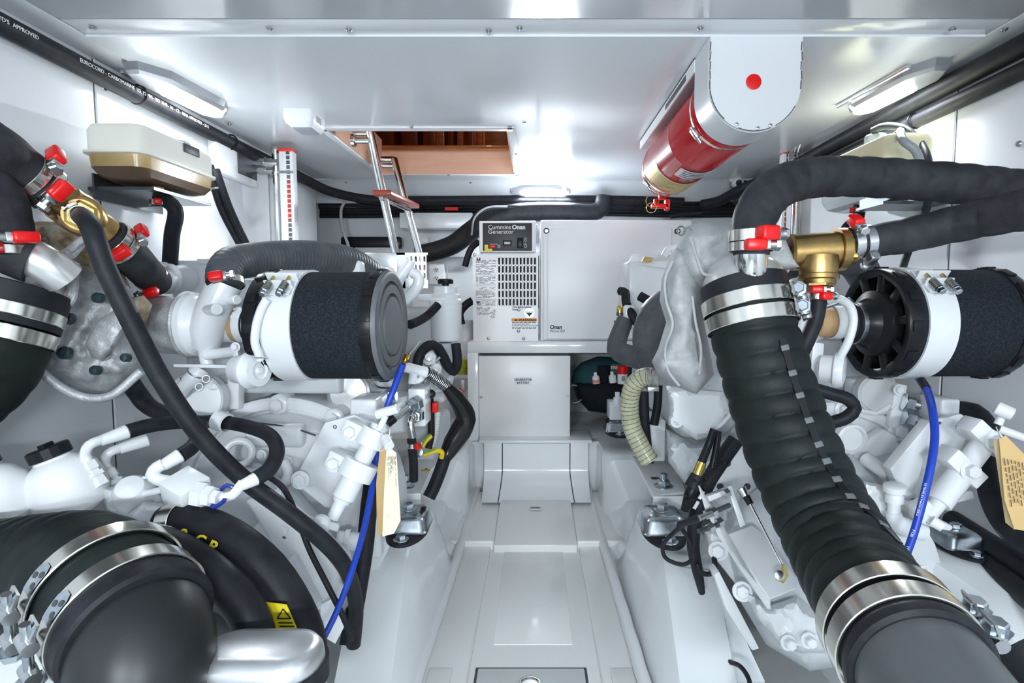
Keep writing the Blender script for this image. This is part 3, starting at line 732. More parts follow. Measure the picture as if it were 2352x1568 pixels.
# ================================================================== SIGHT GAUGES
def gauge(s, d, xs, y0, y1, label):
    """vertical tank level gauge: chrome pipe, white channel with scale"""
    x0, x1, x2 = xs                     # px of pipe centre, channel left, channel right
    a, c = P(x0, y1, d), P(x0, y0, d); c.x = a.x; c.y = a.y
    t = thing('level_gauge', label, 'gauge', a, 'tank level gauges')
    b = B(); b.cyl(a, c, 9 * S(d), n=20); b.dome(c, (0, 0, 1), 9 * S(d), 9 * S(d)); obj('pipe', b, chrome, t)
    q0, q1 = P(x1, y1, d - .01), P(x2, y0 + 4, d - .01); q1.z = c.z - .01
    b = B(); b.boxab((q0.x, d - .03, q0.z), (q1.x, d + .01, q1.z), .003); ch = obj('channel', b, powder, t)
    b = B(); b.boxab((q0.x, d - .033, q1.z - .002), (q1.x, d + .012, q1.z + .012), .002); lab(obj('red_cap', b, mat('red_cap', (.65, .05, .02), .4), t), 'red end cap')
    w0 = q1.x - q0.x
    b = B(); b.boxab((q0.x + w0 * .55, d - .0315, q0.z), (q0.x + w0 * .8, d - .029, q1.z)); obj('sight_slot', b, darksteel, ch)
    b = B(); b.boxab((q0.x + w0 * .58, d - .033, q0.z + (q1.z - q0.z) * .35), (q0.x + w0 * .76, d - .030, q0.z + (q1.z - q0.z) * .72)); lab(obj('float_column', b, redpl, ch), 'red fluid column')
    b = B()
    for k in range(22):
        z = q0.z + (q1.z - q0.z) * k / 22; b.boxab((q0.x + w0 * .50, d - .0335, z), (q0.x + w0 * .84, d - .031, z + .004))
    obj('scale_marks', b, plastic_w, ch)
    for f in (.12, .78):
        b = B(); b.ring(a.lerp(c, f), (0, 0, 1), 9 * S(d), .012, .0025, 24); b.boxab((q0.x - .004, d - .036, a.lerp(c, f).z - .005), (q1.x + .002, d - .031, a.lerp(c, f).z + .005)); obj('clip', b, chrome, t)
    return t, a, c
t, a, c = gauge(-1, 2.28, (642, 653, 676), 345, 590, 'chrome tank level gauge standing against the left wall')
b = B(); q = P(610, 375, 2.28); b.cyl(q, P(640, 375, 2.28), .02); b.cyl(P(578, 372, 2.28), q, .026, n=6); b.cyl(P(580, 392, 2.28), P(638, 392, 2.28), .011); b.cyl(P(596, 392, 2.28), P(612, 392, 2.28), .017, n=6); obj('valve', b, steel, t)
b = B(); b.boxab((-XW, P(565, 380, 2.0).y, P(600, 420, 2.2).z), (-XW + .03, 2.3, P(600, 342, 2.2).z), .006); lab(obj('mounting_plate', b, powder, t), 'recessed white mounting plate')
b = B(); b.boxab((-XW + .03, 2.14, P(600, 405, 2.2).z), (-XW + .033, 2.28, P(600, 358, 2.2).z)); obj('plate_recess', b, darksteel, t)
t, a, c = gauge(1, 2.45, (1822, 1786, 1808), 350, 620, 'chrome tank level gauge by the right wall behind the hoses')
b = B(); b.cyl(P(1830, 348, 2.45) + V((.004, 0, -.5)), P(1830, 348, 2.45) + V((.004, 0, 0)), .006); obj('pipe', b, chrome, t)

# ================================================================== EXPANSION TANKS
def tank(s, y0, y1, zb, zr, ztop, xi, xo, mats, label):
    cx, cy, hx, hy = s * (xi + xo) / 2, (y0 + y1) / 2, (xo - xi) / 2, (y1 - y0) / 2
    t = thing('expansion_tank', label, 'tank', (cx, cy, zb), 'coolant expansion tanks')
    b = B(); b.loft([rr(cx, cy, hx * .96, hy * .97, .03, zr), rr(cx, cy, hx * .96, hy * .97, .03, zr + (ztop - zr) * .75), rr(cx, cy, hx * .9, hy * .93, .03, zr + (ztop - zr) * .93), rr(cx, cy, hx * .75, hy * .85, .03, ztop)]); obj('upper_shell', b, mats[0], t)
    b = B(); b.loft([rr(cx, cy, hx * .98, hy * 1.0, .03, zr - .004), rr(cx, cy, hx * 1.05, hy * 1.03, .035, zr - .002), rr(cx, cy, hx * 1.05, hy * 1.03, .035, zr + .004), rr(cx, cy, hx * .97, hy * .98, .03, zr + .006)]); obj('seam_rim', b, mats[0], t)
    zm = zb + (zr - zb) * .45
    b = B(); b.loft([rr(cx, cy, hx * .93, hy * .96, .035, zm), rr(cx, cy, hx * .96, hy * .98, .035, zr)]); obj('lower_shell', b, mats[1], t)
    b = B(); b.loft([rr(cx, cy, hx * .6, hy * .7, .03, zb), rr(cx, cy, hx * .82, hy * .86, .035, zb + (zm - zb) * .3), rr(cx, cy, hx * .93, hy * .96, .035, zm)]); obj('coolant', b, mats[2], t)
    return t
ty0, ty1 = PX(290, 300, -1.0).y, PX(474, 380, -1.0).y
zt_ = P(300, 275, ty0).z; zr_ = P(290, 347, ty0).z; zb_ = P(420, 436, (ty0 + ty1) / 2).z
t = tank(-1, ty0, ty1, zb_, zr_, zt_, .965, 1.12, (tankw, tankam, tankdk), 'translucent coolant tank with amber fluid on the left wall')
b = B(); q = V((-1.04, ty1 - .07, zt_)); b.lathe(q, (0, 0, 1), [(-.01, .034), (.012, .034), (.02, .03), (.024, .018), (.03, .012)], 24); obj('cap', b, mat('cap_grey', (.12, .13, .14), .4), t)
b = B(); q = V((-.9645, ty0 + (ty1 - ty0) * .62, zr_ + .055)); b.boxab((q.x - .004, q.y - .035, q.z - .012), (q.x + .0, q.y + .035, q.z + .012), .002); obj('label_plate', b, darkgr, t)
b = B(); b.boxab((-XW, ty0 + .06, zb_ - .02), (-.98, ty1 - .02, zb_ - .012)); b.boxab((-1.13, ty0 + .05, zb_ - .045), (-1.125, ty1 - .02, zb_ + .02)); obj('bracket', b, darksteel, t)
po = P(403, 440, (ty0 + ty1) / 2 - .03); po = V((-1.02, po.y, zb_ - .01))
b = B(); b.cyl(po + V((0, 0, .02)), po + V((0, 0, -.03)), .014); obj('outlet', b, tankam, t)
ht = hosething('coolant_hose', 'black hose dropping from the amber coolant tank', [po + V((0, 0, -.01)), P(402, 480, po.y), P(395, 540, po.y + .02), P(388, 640, po.y + .05)], .0195)
clampfit(ht, po + V((0, 0, -.03)), (0, 0, 1), .0205, .014, (.8, -1, 0), sc=.8)
for k, (a0, a1, a2) in enumerate((((482, 380), (505, 470), (556, 570)), ((496, 390), (527, 478), (580, 590)))):
    d = ty1 + .03; hose('vent_hose', ('upper' if k else 'lower') + ' of two thin black hoses slanting down beside the coolant tank', PL([(*a0, d), (*a1, d), (*a2, d + .02)]), .0115, group=None)
b = B(); b.ring(P(497, 435, ty1 + .03), (.25, 0, -1), .0165, .006, .0012); tag(obj('cable_tie', b, steel), 'pale tie around the two slanting hoses', 'cable tie')
# right tank
ry0, ry1 = PX(2068, 380, 1.0).y, PX(1900, 380, 1.0).y
zt2, zr2, zb2 = P(1990, 330, 1.7).z, P(1990, 405, 1.7).z, P(1990, 468, 1.7).z
t = tank(1, ry0, ry1, zb2, zr2, zt2, .965, 1.11, (tanky, tankgr, tankgr), 'yellowed coolant tank with clear base on the right wall')
q = V((1.03, ry0 + .17, zt2)); b = B(); b.lathe(q, (0, 0, 1), [(-.02, .036), (.0, .036), (.004, .03), (.03, .03), (.034, .026), (.038, .01)], 24); obj('cap', b, mat('cap_grey2', (.2, .22, .24), .4), t)
b = B(); q2 = V((1.0, ry0 + .05, zt2 - .01)); b.cyl(q2, q2 + V((.01, -.04, .015)), .008); obj('outlet', b, brass, t)
b = B(); b.boxab((.97, ry0 + .02, zb2 - .02), (XW, ry0 + .15, zb2 - .012)); b.bar((.975, ry0 - .02, zb2 + .005), (.975, ry0 + .14, zb2 - .005), .004, .03); obj('bracket', b, darksteel, t)
hose('vent_hose', 'thin dark hose arching over the yellowed coolant tank', PL([(2005, 300, 1.72), (2030, 290, 1.68), (2075, 295, 1.62), (2112, 325, 1.58), (2132, 370, 1.53), (2130, 470, 1.54), (2100, 540, 1.58), (2070, 625, 1.62)]), .010, m=darkgr)
hose('vent_hose', 'pale grey hose curving from the yellowed coolant tank', [q2 + V((.008, -.03, .012))] + PL([(2078, 326, 1.48), (2102, 345, 1.47), (2116, 385, 1.48), (2118, 420, 1.49)]), .0105, m=mat('grey_hose', (.30, .32, .34), .4))
p0 = P(1942, 470, 1.75); ht = hosething('coolant_hose', 'short black hose under the clear base of the right coolant tank', [V((1.0, p0.y, zb2 + .01)), V((1.0, p0.y, zb2 - .03)), P(1942, 530, 1.75), P(1950, 560, 1.75)], .017)
clampfit(ht, V((1.0, p0.y, zb2 - .012)), (0, 0, 1), .018, .014, (-1, -.6, 0), sc=.8)

# ================================================================== HOSES AND CABLES along walls and bulkhead
def run(name, label, pts, r, m=None, **k): return hose(name, label, pts, r, m, **k)
xl = -XW + .028
hl = run('fuel_hose', 'thick black printed hose along the top of the left wall', [V((xl, .3, HC - .042)), V((xl, 1.0, HC - .045)), V((xl, 1.6, HC - .05)), V((xl, 2.15, HC - .05)), V((xl + .03, 2.45, HC - .06)), P(700, 412, 2.7), P(760, 440, 2.88), P(850, 458, 3.02), P(1000, 460, 3.06), P(1250, 458, 3.07), P(1450, 460, 3.07), P(1570, 464, 3.07)], .0235)
tx = PX(210, 160, xl).y
for s_, ya, sz in (('EUROCORD - CARBOMARINE  I.D. 12 MM - ISO 7840 - A1 - CE - RINA APPROVED - 2015', PX(160, 140, xl).y, .0138), ('A 1527/2004  USCG B1 - LLOYD\'S  APPROVED', 1.03, .0125)):
    text('printing', s_, V((xl + .0248, ya, HC - .0515)), (0, 1, 0), (-.05, 0, 1), sz, inkw, hl)
for y in (1.11, 1.62, 2.1):
    b = B(); b.torus((xl, y, HC - .047), (0, 1, 0), .026, .003, 20, 6); b.cyl((xl, y, HC - .047), (xl - .02, y, HC - .047), .005); obj('clip', b, blackpl, hl)
xr = XW - .028
hr = run('fuel_hose', 'upper of the thick black hoses along the right wall', [V((xr, .3, HC - .035)), V((xr, 1.4, HC - .04)), V((xr, 2.3, HC - .045)), V((xr - .02, 2.6, HC - .06)), P(1700, 436, 2.85), P(1650, 462, 3.0), P(1612, 470, 3.06)], .026)
hr2 = run('fuel_hose', 'lower of the thick black hoses along the right wall', [V((xr + .006, .3, HC - .09)), V((xr + .006, 1.4, HC - .095)), V((xr + .006, 2.3, HC - .1)), V((xr - .03, 2.6, HC - .125)), P(1690, 462, 2.85)], .021)
for y in (1.2, 1.7, 2.2):
    b = B(); b.torus((xr + .004, y, HC - .095), (0, 1, 0), .0215, .003, 20, 6); obj('clip', b, blackpl, hr2)
labs = ['uppermost cable', 'second cable from the top', 'third cable from the top', 'fourth cable from the top', 'lowest cable']
for k, (dy, r, d) in enumerate(((0, .013, 3.105), (9, .012, 3.14), (15, .0105, 3.17), (22, .009, 3.195), (30, .011, 3.215))):
    run('cable', labs[k] + ' of the black bundle across the back bulkhead', PL([(735, 452 + dy * 1.0 + (14 if k > 1 else -4), d), (850, 464 + dy + (2 if k > 1 else 0), d), (1000, 462 + dy, d), (1180, 460 + dy, d), (1400, 462 + dy, d), (1600, 465 + dy, d), (1790, 462 + dy, d)]), r, group='cables on the bulkhead', cat='cable')
run('cable', 'dark cable lying low across the bulkhead behind the ladder', PL([(733, 474, 3.18), (800, 476, 3.18), (900, 478, 3.18)]), .016, m=darkgr, cat='cable')
rl_ = B(); rl_.boxab(P(1022, 481, 3.1) - V((0, .003, .005)), P(1052, 476, 3.1)); tag(obj('cable_label', rl_, redpl), 'red printed sleeve on the bulkhead cables', 'label')
run('cable', 'grey wire hanging from the bulkhead cables left of the ladder', PL([(795, 458, 3.1), (784, 480, 3.08), (786, 520, 3.07), (800, 565, 3.06), (805, 590, 3.06)]), .008, m=mat('grey_wire', (.42, .43, .45), .5), cat='cable')
run('generator_exhaust_hose', 'big black hose sweeping up behind the generator', PL([(955, 585, 2.9), (985, 580, 2.92), (1040, 562, 2.95), (1090, 525, 2.98), (1140, 500, 3.0), (1200, 489, 3.0), (1300, 486, 3.0), (1360, 488, 3.0), (1382, 478, 3.0), (1388, 450, 3.0)]), [.048, .048, .05, .052, .052, .052, .048, .045, .045, .045], m=rub, n=24)
run('cable', 'black cable curving over the big generator hose', PL([(1075, 545, 2.9), (1085, 505, 2.88), (1110, 483, 2.9), (1160, 476, 2.95), (1300, 478, 3.0)]), .011, cat='cable')
run('cable', 'thin grey cable curving over the big generator hose', PL([(1083, 540, 2.88), (1090, 500, 2.86), (1118, 477, 2.88), (1165, 474, 2.93)]), .005, m=mat('grey_wire2', (.3, .31, .33), .5), cat='cable')
run('small_hose', 'short black hose hooking down left of the generator panel', PL([(1100, 555, 2.75), (1084, 568, 2.76), (1074, 590, 2.76), (1068, 612, 2.76)]), .0155)
run('small_hose', 'black pipe stub rising above the generator lid', PL([(1540, 497, 3.0), (1575, 492, 3.0), (1610, 490, 3.0)]), .012)
b = B(); b.boxab(P(782, 570, 3.15), P(925, 545, 3.2), .012); tag(obj('equipment_box', b, blackpl), 'flat black box on the bulkhead behind the ladder', 'box')
t = thing('wall_outlet', 'white double power outlet on the bulkhead beside the generator', 'outlet', P(1004, 655, 3.22)); a, c = P(986, 653, 3.235), P(1021, 605, 3.235)
b = B(); b.boxab((a.x, 3.225, a.z), (c.x, YB, c.z), .004); obj('plate', b, plastic_w, t)
for k in (.3, .7):
    z = a.z + (c.z - a.z) * k; b = B(); b.lathe(((a.x + c.x) / 2, 3.2255, z), (0, -1, 0), [(0, .017), (.002, .016)], 20); so = obj('socket', b, plastic_w, t)
    b = B()
    for sx in (-1, 1): b.boxab(((a.x + c.x) / 2 + sx * .007 - .0014, 3.221, z - .002), ((a.x + c.x) / 2 + sx * .007 + .0014, 3.224, z + .009))
    b.cyl(((a.x + c.x) / 2, 3.221, z - .008), ((a.x + c.x) / 2, 3.224, z - .008), .003); obj('slots', b, ink, so)
b = B(); b.boxab(P(968, 558, 3.19) - V((0, .01, 0)), P(985, 545, 3.2), .002); tag(obj('breaker_switch', b, plastic_w), 'tiny white switch beside the ladder foot', 'switch')
# ================================================================== GENERATOR
DG = 2.62
def face(x0, y0, x1, y1, d):               # world rectangle at depth d from px corners (upright, squared up)
    a, c = P(x0, y1, d), P(x1, y0, d); return a.x, a.z, c.x, c.z
gx0, gz0, gx1, gz1 = face(1087, 584, 1236, 783, DG)
t = thing('generator', 'white boxed marine generator with louvred side on the back shelf', 'generator', V((P(1340, 780, DG).x, DG + .25, gz0)))
gen = t
def perf(x0, z0, x1, z1, y, nc, nr, fw_, fh_, depth=.004, n=5):
    """plate with capsule slots cut out"""
    b = B(); cw, chh = (x1 - x0) / nc, (z1 - z0) / nr
    for i in range(nc):
        for j in range(nr):
            cx, cz = x0 + cw * (i + .5), z0 + chh * (j + .5); hw, hh = cw * fw_ / 2, chh * fh_ / 2
            r = min(hw, hh); inn = []
            for (sx, sz, a0) in ((1, 1, 0), (-1, 1, 90), (-1, -1, 180), (1, -1, 270)):
                for k in range(n + 1):
                    a = math.radians(a0 + 90 * k / n); inn.append((cx + sx * (hw - r) + r * math.cos(a), cz + sz * (hh - r) + r * math.sin(a)))
            out = []
            m = len(inn)
            for k, (x, z) in enumerate(inn):
                dx, dz = (x - cx) / (cw / 2), (z - cz) / (chh / 2); q = max(abs(dx), abs(dz)); 
                c_ = k // (n + 1); kk = k % (n + 1)
                if kk == n // 2 or kk == n // 2 + 1:
                    sx, sz = ((1, 1), (-1, 1), (-1, -1), (1, -1))[c_]; out.append((cx + sx * cw / 2, cz + sz * chh / 2))
                else: out.append((cx + dx / q * cw / 2, cz + dz / q * chh / 2))
            o = len(b.v)
            b.v += [V((x, y, z)) for x, z in out] + [V((x, y, z)) for x, z in inn] + [V((x, y + depth, z)) for x, z in inn]
            for k in range(m):
                k2 = (k + 1) % m; b.f.append([o + k, o + k2, o + m + k2, o + m + k]); b.f.append([o + m + k, o + m + k2, o + 2 * m + k2, o + 2 * m + k])
    return b
# left service housing with slots
vx0, vz0, vx1, vz1 = face(1143, 590, 1233, 703, DG)
b = B()
for (a, c_, e, f) in ((gx0, gz0, vx0, gz1), (vx1, gz0, gx1, gz1), (vx0, gz0, vx1, vz0), (vx0, vz1, vx1, gz1)):
    b.boxab((a, DG, c_), (e, DG + .006, f))
b.boxab((gx0, DG + .006, gz0), (gx0 + .004, DG + .5, gz1)); b.boxab((gx0, DG + .006, gz1 - .004), (gx1, DG + .5, gz1))
hs = obj('service_panel', b, powder, t)
obj('vent_grille', perf(vx0, vz0, vx1, vz1, DG, 11, 6, .56, .84), powder, hs, flat=True)
b = B(); b.boxab((vx0 - .01, DG + .06, vz0 - .01), (vx1 + .01, DG + .065, vz1 + .01)); obj('dark_interior', b, darkgr, t)
for px, py in ((1122, 777), (1203, 777), (1191, 760), (1192, 711), (1090, 585)):
    q = P(px, py, DG); b = B(); b.hexb(V((q.x, DG, q.z)), (0, -1, 0), .0055, .004); obj('screw', b, screwm, hs)
def tl(s, px, py, size_px, m, parent, d=DG, bold=0, sp=1.0, align='LEFT', nm='lettering'):
    q = P(px, py, d); return text(nm, s, V((q.x, d - .0004, q.z)), (1, 0, 0), (0, 0, 1), size_px * S(d), m, parent, align, bold, sp)
# data plate: rows of tiny print
b = B(); rng = random.Random(3)
for blk, (x0, x1, y0, y1) in enumerate(((1093, 1139, 597, 610), (1093, 1136, 613, 630), (1093, 1138, 634, 654), (1093, 1138, 660, 685), (1095, 1138, 690, 702), (1095, 1138, 706, 722))):
    y = y0
    while y < y1:
        x = x0
        while x < x1 - 3:
            wd = rng.uniform(3, 12); e = min(x1, x + wd)
            if rng.random() < .72:
                a = P(x, y, DG); c_ = P(e, y + 1.1, DG); b.boxab((a.x, DG - .0006, c_.z), (c_.x, DG, a.z))
            x = e + 1.6
        y += 2.5
for y in (600, 611, 631, 656, 687):
    a = P(1091, y, DG); c_ = P(1140, y + .7, DG); b.boxab((a.x, DG - .0006, c_.z), (c_.x, DG, a.z))
obj('data_print', b, mat('grey_ink', (.12, .12, .13), .6), hs)
for px, py, sz in ((1099, 594, 4.5), (1098, 693, 3.6)):       # maker's C mark
    q = P(px, py, DG); b = B(); b.torus((q.x, DG - .0008, q.z), (0, 1, 0), sz * .72 * S(DG), 1.5 * S(DG), 24, 6, PI * .75, PI * 2.25) if False else b.torus((q.x, DG - .0004, q.z), (0, 1, 0), sz * .7 * S(DG), .0028, 20, 6, .0 + .9, 2 * PI - .9)
    obj('maker_mark', b, ink, hs)
tl('CE', 1127, 730, 8, ink, hs); tl('Fire Extinguisher', 1177, 707, 6.5, ink, hs, bold=.02); tl('Port', 1177, 713, 6.5, ink, hs, bold=.02)
q = P(1216, 718, DG); b = B(); b.torus((q.x, DG, q.z), (0, 1, 0), 12.5 * S(DG), .0011, 32, 6); b.lathe((q.x, DG, q.z), (0, -1, 0), [(0, 12 * S(DG)), (.0006, 12 * S(DG))], 28); rl2 = obj('round_label', b, silverl, hs)
b = B(); b.prism([V((q.x - .016, DG - .0012, q.z)), V((q.x + .016, DG - .0012, q.z)), V((q.x + .004, DG - .0012, q.z - .012)), V((q.x, DG - .0012, q.z - .02)), V((q.x - .004, DG - .0012, q.z - .012))], (0, .0006, 0)); obj('drop_mark', b, ink, rl2)
tl('Break', 1207, 717, 4, ink, rl2, DG - .001); tl('Thru', 1219, 717, 4, ink, rl2, DG - .001)
a = face(1175, 731, 1233, 738, DG); b = B(); b.boxab((a[0], DG - .0007, a[1]), (a[2], DG, a[3])); wlb = lab(obj('warning_label', b, orange, hs), 'orange WARNING strip')
tl('WARNING', 1191, 737.4, 8, ink, wlb, DG - .0008, bold=.03, sp=1.05)
b = B(); a = P(1185, 737, DG - .001); s_ = S(DG); b.prism([V((a.x - 3.4 * s_, DG - .0015, a.z)), V((a.x + 3.4 * s_, DG - .0015, a.z)), V((a.x, DG - .0015, a.z + 5.5 * s_))], (0, .0006, 0)); obj('warning_triangle', b, ink, wlb)
b = B(); rng = random.Random(5)
for k, y in enumerate((740, 743.5, 747, 750.5, 753)):
    x = 1176
    while x < (1232 if k != 1 else 1208):
        e = x + rng.uniform(3, 9); a = P(x, y, DG); c_ = P(e, y + 1.2, DG); b.boxab((a.x, DG - .0006, c_.z), (c_.x, DG, a.z)); x = e + 1.6
obj('warning_print', b, ink, wlb)
# control box on top
cx0, cz0, cx1, cz1 = face(1101, 507, 1231, 579, DG - .02)
b = B(); b.boxab((cx0, DG - .02, cz0), (cx1, DG + .2, cz1), .004); b.boxab((cx1 - .03, DG + .05, cz0 - .02), (cx1, DG + .2, cz0)); b.boxab((cx0 + .01, DG + .03, cz0 - .016), (cx1, DG + .2, cz0)); cb = obj('control_box', b, powder, t)
px0, pz0, px1, pz1 = face(1109, 512, 1222, 576, DG - .021)
b = B(); b.boxab((px0, DG - .0225, pz0), (px1, DG - .019, pz1), .001); cp = lab(obj('control_panel', b, darkgr, cb), 'dark grey control face')
dd = DG - .0226
tl('Cummins ', 1121, 526, 13.5, inkw, cp, dd); tl('Onan', 1176, 526, 13.5, inkw, cp, dd, bold=.04); tl('Generator', 1121, 536.5, 13.5, inkw, cp, dd)
def pb(x0, y0, x1, y1, m, nm, t_=.004, bev=.001):
    a = face(x0, y0, x1, y1, dd); b = B(); b.boxab((a[0], dd - t_, a[1]), (a[2], dd + .001, a[3]), bev); return obj(nm, b, m, cp)
pb(1155, 552, 1175, 564, blackpl, 'hour_meter'); pb(1158, 555, 1172, 561, mat('lcd', (.45, .48, .46), .3), 'meter_display', .005)
pb(1188, 546, 1201, 570, blackpl, 'rocker_switch', .008, .003); lab(pb(1124, 563, 1138, 569, redpl, 'stop_switch', .006, .002), 'red switch'); pb(1113, 562, 1121, 571, yellow, 'caution_sticker', .0008, 0); pb(1113, 571, 1131, 577, yellow, 'caution_sticker', .0008, 0)
b = B(); q = P(1146, 566, dd); b.torus((q.x, dd, q.z), (0, 1, 0), 2.8 * s_, .0009, 20, 6, -1.2 + PI * .5, PI * 1.5 + 1.2 - .0); b.boxab((q.x - .0008, dd - .001, q.z), (q.x + .0008, dd, q.z + 4 * s_)); obj('power_symbol', b, inkw, cp)
for y in (552, 565):
    q = P(1207, y, dd); b = B(); b.torus((q.x, dd, q.z), (0, 1, 0), 3.0 * s_, .0008, 4 if y == 552 else 16, 6); b.boxab((q.x - .004, dd - .0006, q.z + .009), (q.x + .004, dd, q.z + .0115)); obj('symbol', b, inkw, cp)
a = P(1125, 561, dd); c_ = P(1143, 560, dd); b = B(); b.boxab((a.x, dd - .0006, a.z), (c_.x, dd, c_.z)); obj('lettering', b, inkw, cp)
for y in (515, 520): 
    q = P(1233, y, DG); b = B(); b.hexb(V((cx1, DG + .03, q.z)), (1, 0, 0), .006, .006); obj('bolt', b, screwm, cb)
# main sound box
mx0, mz0, mx1, mz1 = face(1241, 505, 1592, 783, DG - .01)
b = B(); b.boxab((mx0, DG + .004, mz0), (mx1, DG + .56, mz1), .006); obj('sound_case', b, powder, t)
b = B(); b.boxab((mx0 + .012, DG - .01, mz0 + .006), (mx1 - .006, DG + .006, mz1), .008, 3); fp = obj('front_cover', b, powder, t)
ix0, iz0, ix1, iz1 = face(1256, 522, 1545, 779, DG - .016)
b = B(); b.boxab((ix0, DG - .016, iz0), (ix1, DG, iz1), .014, 4); ip = obj('raised_panel', b, powder, fp)
for px, py in ((1255, 530), (1556, 531)):
    q = P(px, py, DG - .012); b = B(); b.lathe((q.x, DG - .008, q.z), (0, -1, 0), [(0, 6.5 * s_), (.008, 6.5 * s_), (.009, 5.5 * s_)], 24); k_ = obj('latch_knob', b, blackpl, fp)
    b = B(); b.lathe((q.x, DG - .0165, q.z), (0, -1, 0), [(0, 4.6 * s_), (.003, 4.2 * s_), (.0035, 0)], 20); obj('knob_face', b, chrome, k_)
tl('Onan', 1263, 755, 12.5, ink, ip, DG - .0163, bold=.03); tl('Marine', 1263, 762.5, 7.5, ink, ip, DG - .0163); tl('QD', 1286, 762.5, 7.5, ink, ip, DG - .0163)
# ================================================================== SHELF under the generator
DS = 2.56
sx0, sz0, sx1, sz1 = face(1073, 785, 1420, 811, DS); zdk = ZD
t = thing('generator_shelf', 'white shelf frame carrying the generator above the battery box', 'shelf', V((sx0, DS, zdk)))
b = B(); b.boxab((sx0, DS, sz0), (P(1640, 800, DS).x, YB, sz1), .006); obj('shelf_top', b, gel, t)
lx = P(1099, 900, DS).x; b = B(); b.boxab((sx0, DS, zdk), (lx, YB, sz0 + .002), .004); obj('side_panel', b, gel, t)
rx = P(1600, 900, DS).x; b = B(); b.boxab((rx, DS, zdk), (rx + .04, YB, sz0 + .002), .004); obj('side_panel', b, gel, t)
# battery box
bx0, bz0, bx1, bz1 = face(1101, 817, 1310, 1001, DS + .01); bz0 = zdk
t = thing('battery_box', 'white generator battery box with printed label under the shelf', 'box', V(((bx0 + bx1) / 2, DS + .01, bz0)))
b = B(); b.boxab((bx0 + .004, DS + .022, bz0), (bx1 - .004, DS + .3, bz1 - .002)); obj('box_body', b, powder, t)
b = B(); b.boxab((bx0, DS + .01, bz0 + .002), (bx1, DS + .02, bz1), .0025); fp = obj('front_panel', b, mat('panel_warm', (.90, .90, .90), .3), t)
for px, py in ((1105, 912), (1303, 909)):
    q = P(px, py, DS + .01); b = B(); b.lathe((q.x, DS + .01, q.z), (0, -1, 0), [(0, .007), (.003, .006), (.003, .003), (.0015, .0025), (.0015, 0)], 16); obj('screw', b, screwm, fp)
a = face(1183, 866, 1220, 884, DS + .01); b = B(); b.boxab((a[0], DS + .0092, a[1]), (a[2], DS + .0102, a[3])); lb = obj('label_plate', b, plastic_w, fp)
tl('GENERATOR', 1201.5, 874, 7, ink, lb, DS + .009, bold=.02, align='CENTER'); tl('BATTERY', 1201.5, 881, 7, ink, lb, DS + .009, bold=.02, align='CENTER')
# ================================================================== TOOL BAG
t = thing('tool_bag', 'teal and black fabric tool bag under the generator shelf', 'bag', P(1370, 960, 2.72))
b = B(); b.pillow([(1318, 850), (1335, 832), (1372, 818), (1430, 820), (1468, 838), (1470, 880), (1452, 935), (1400, 950), (1352, 944), (1325, 915), (1312, 875)], 2.78, .13, .1, rim=60, spacing=11, wr=.012, wf=.04); obj('bag_body', b, teal, t)
b = B(); b.pillow([(1320, 880), (1350, 872), (1400, 868), (1465, 868), (1458, 930), (1402, 948), (1355, 942), (1328, 915)], 2.70, .08, .0, rim=30, spacing=11, wr=.008, wf=.05); obj('pocket_band', b, blackfab, t)
b = B(); b.pillow([(1372, 838), (1400, 838), (1404, 870), (1388, 900), (1374, 880)], 2.655, .015, .0, rim=12, spacing=8); obj('strap', b, blackfab, t)
b = B(); a = face(1403, 836, 1446, 862, 2.60); b.boxab((a[0], 2.600, a[1]), (a[2], 2.606, a[3]), .002); tgp = lab(obj('brand_patch', b, mat('patch_teal', (.02, .07, .08), .6), t), 'patch with part of a white word')
tl('ma', 1403, 847, 14, mat('patch_letters', (.7, .55, .52), .5), tgp, 2.599, bold=.03)
for px, py, m1, m2, lb_ in ((1369, 871, 'label_rw', (.75, .3, .25), 'small white bottle with a red label in the tool bag'), (1407, 869, 'label_w', (.75, .75, .75), 'small plain white tube in the tool bag')):
    q = P(px, py, 2.60); b = B(); b.lathe(q, (-.12, 0, 1), [(-.02, .016), (-.018, .018), (.014, .017), (.02, .008), (.034, .007)], 18); o = obj('bottle', b, plastic_w, org=q); tag(o, lb_, 'bottle')
    if m1 == 'label_rw': b = B(); b.lathe(q, (-.12, 0, 1), [(-.016, .0186), (.0, .0184)], 18); obj('bottle_label', b, mat(m1, m2, .5), o)
q = P(1430, 866, 2.59); t = thing('spray_can', 'red topped spray can with a barcode label in the tool bag', 'can', q)
b = B(); b.lathe(q, (0, 0, 1), [(-.03, .024), (.018, .024)], 22); obj('can_body', b, plastic_w, t); b = B(); b.lathe(q, (0, 0, 1), [(.017, .026), (.05, .026), (.054, .022), (.055, 0)], 22); lab(obj('can_cap', b, redpl, t), 'red cap')
b = B()
for k in range(6): b.boxab((q.x - .008 + k * .0028, q.y - .0252, q.z - .014), (q.x - .0068 + k * .0028, q.y - .0238, q.z + .008))
obj('barcode', b, ink, t)
b = B(); b.torus(P(1318, 905, 2.68), (0, 1, .1), .045, .006, 28, 8); tag(obj('cord_coil', b, darksteel), 'grey coiled cord beside the tool bag', 'cord')
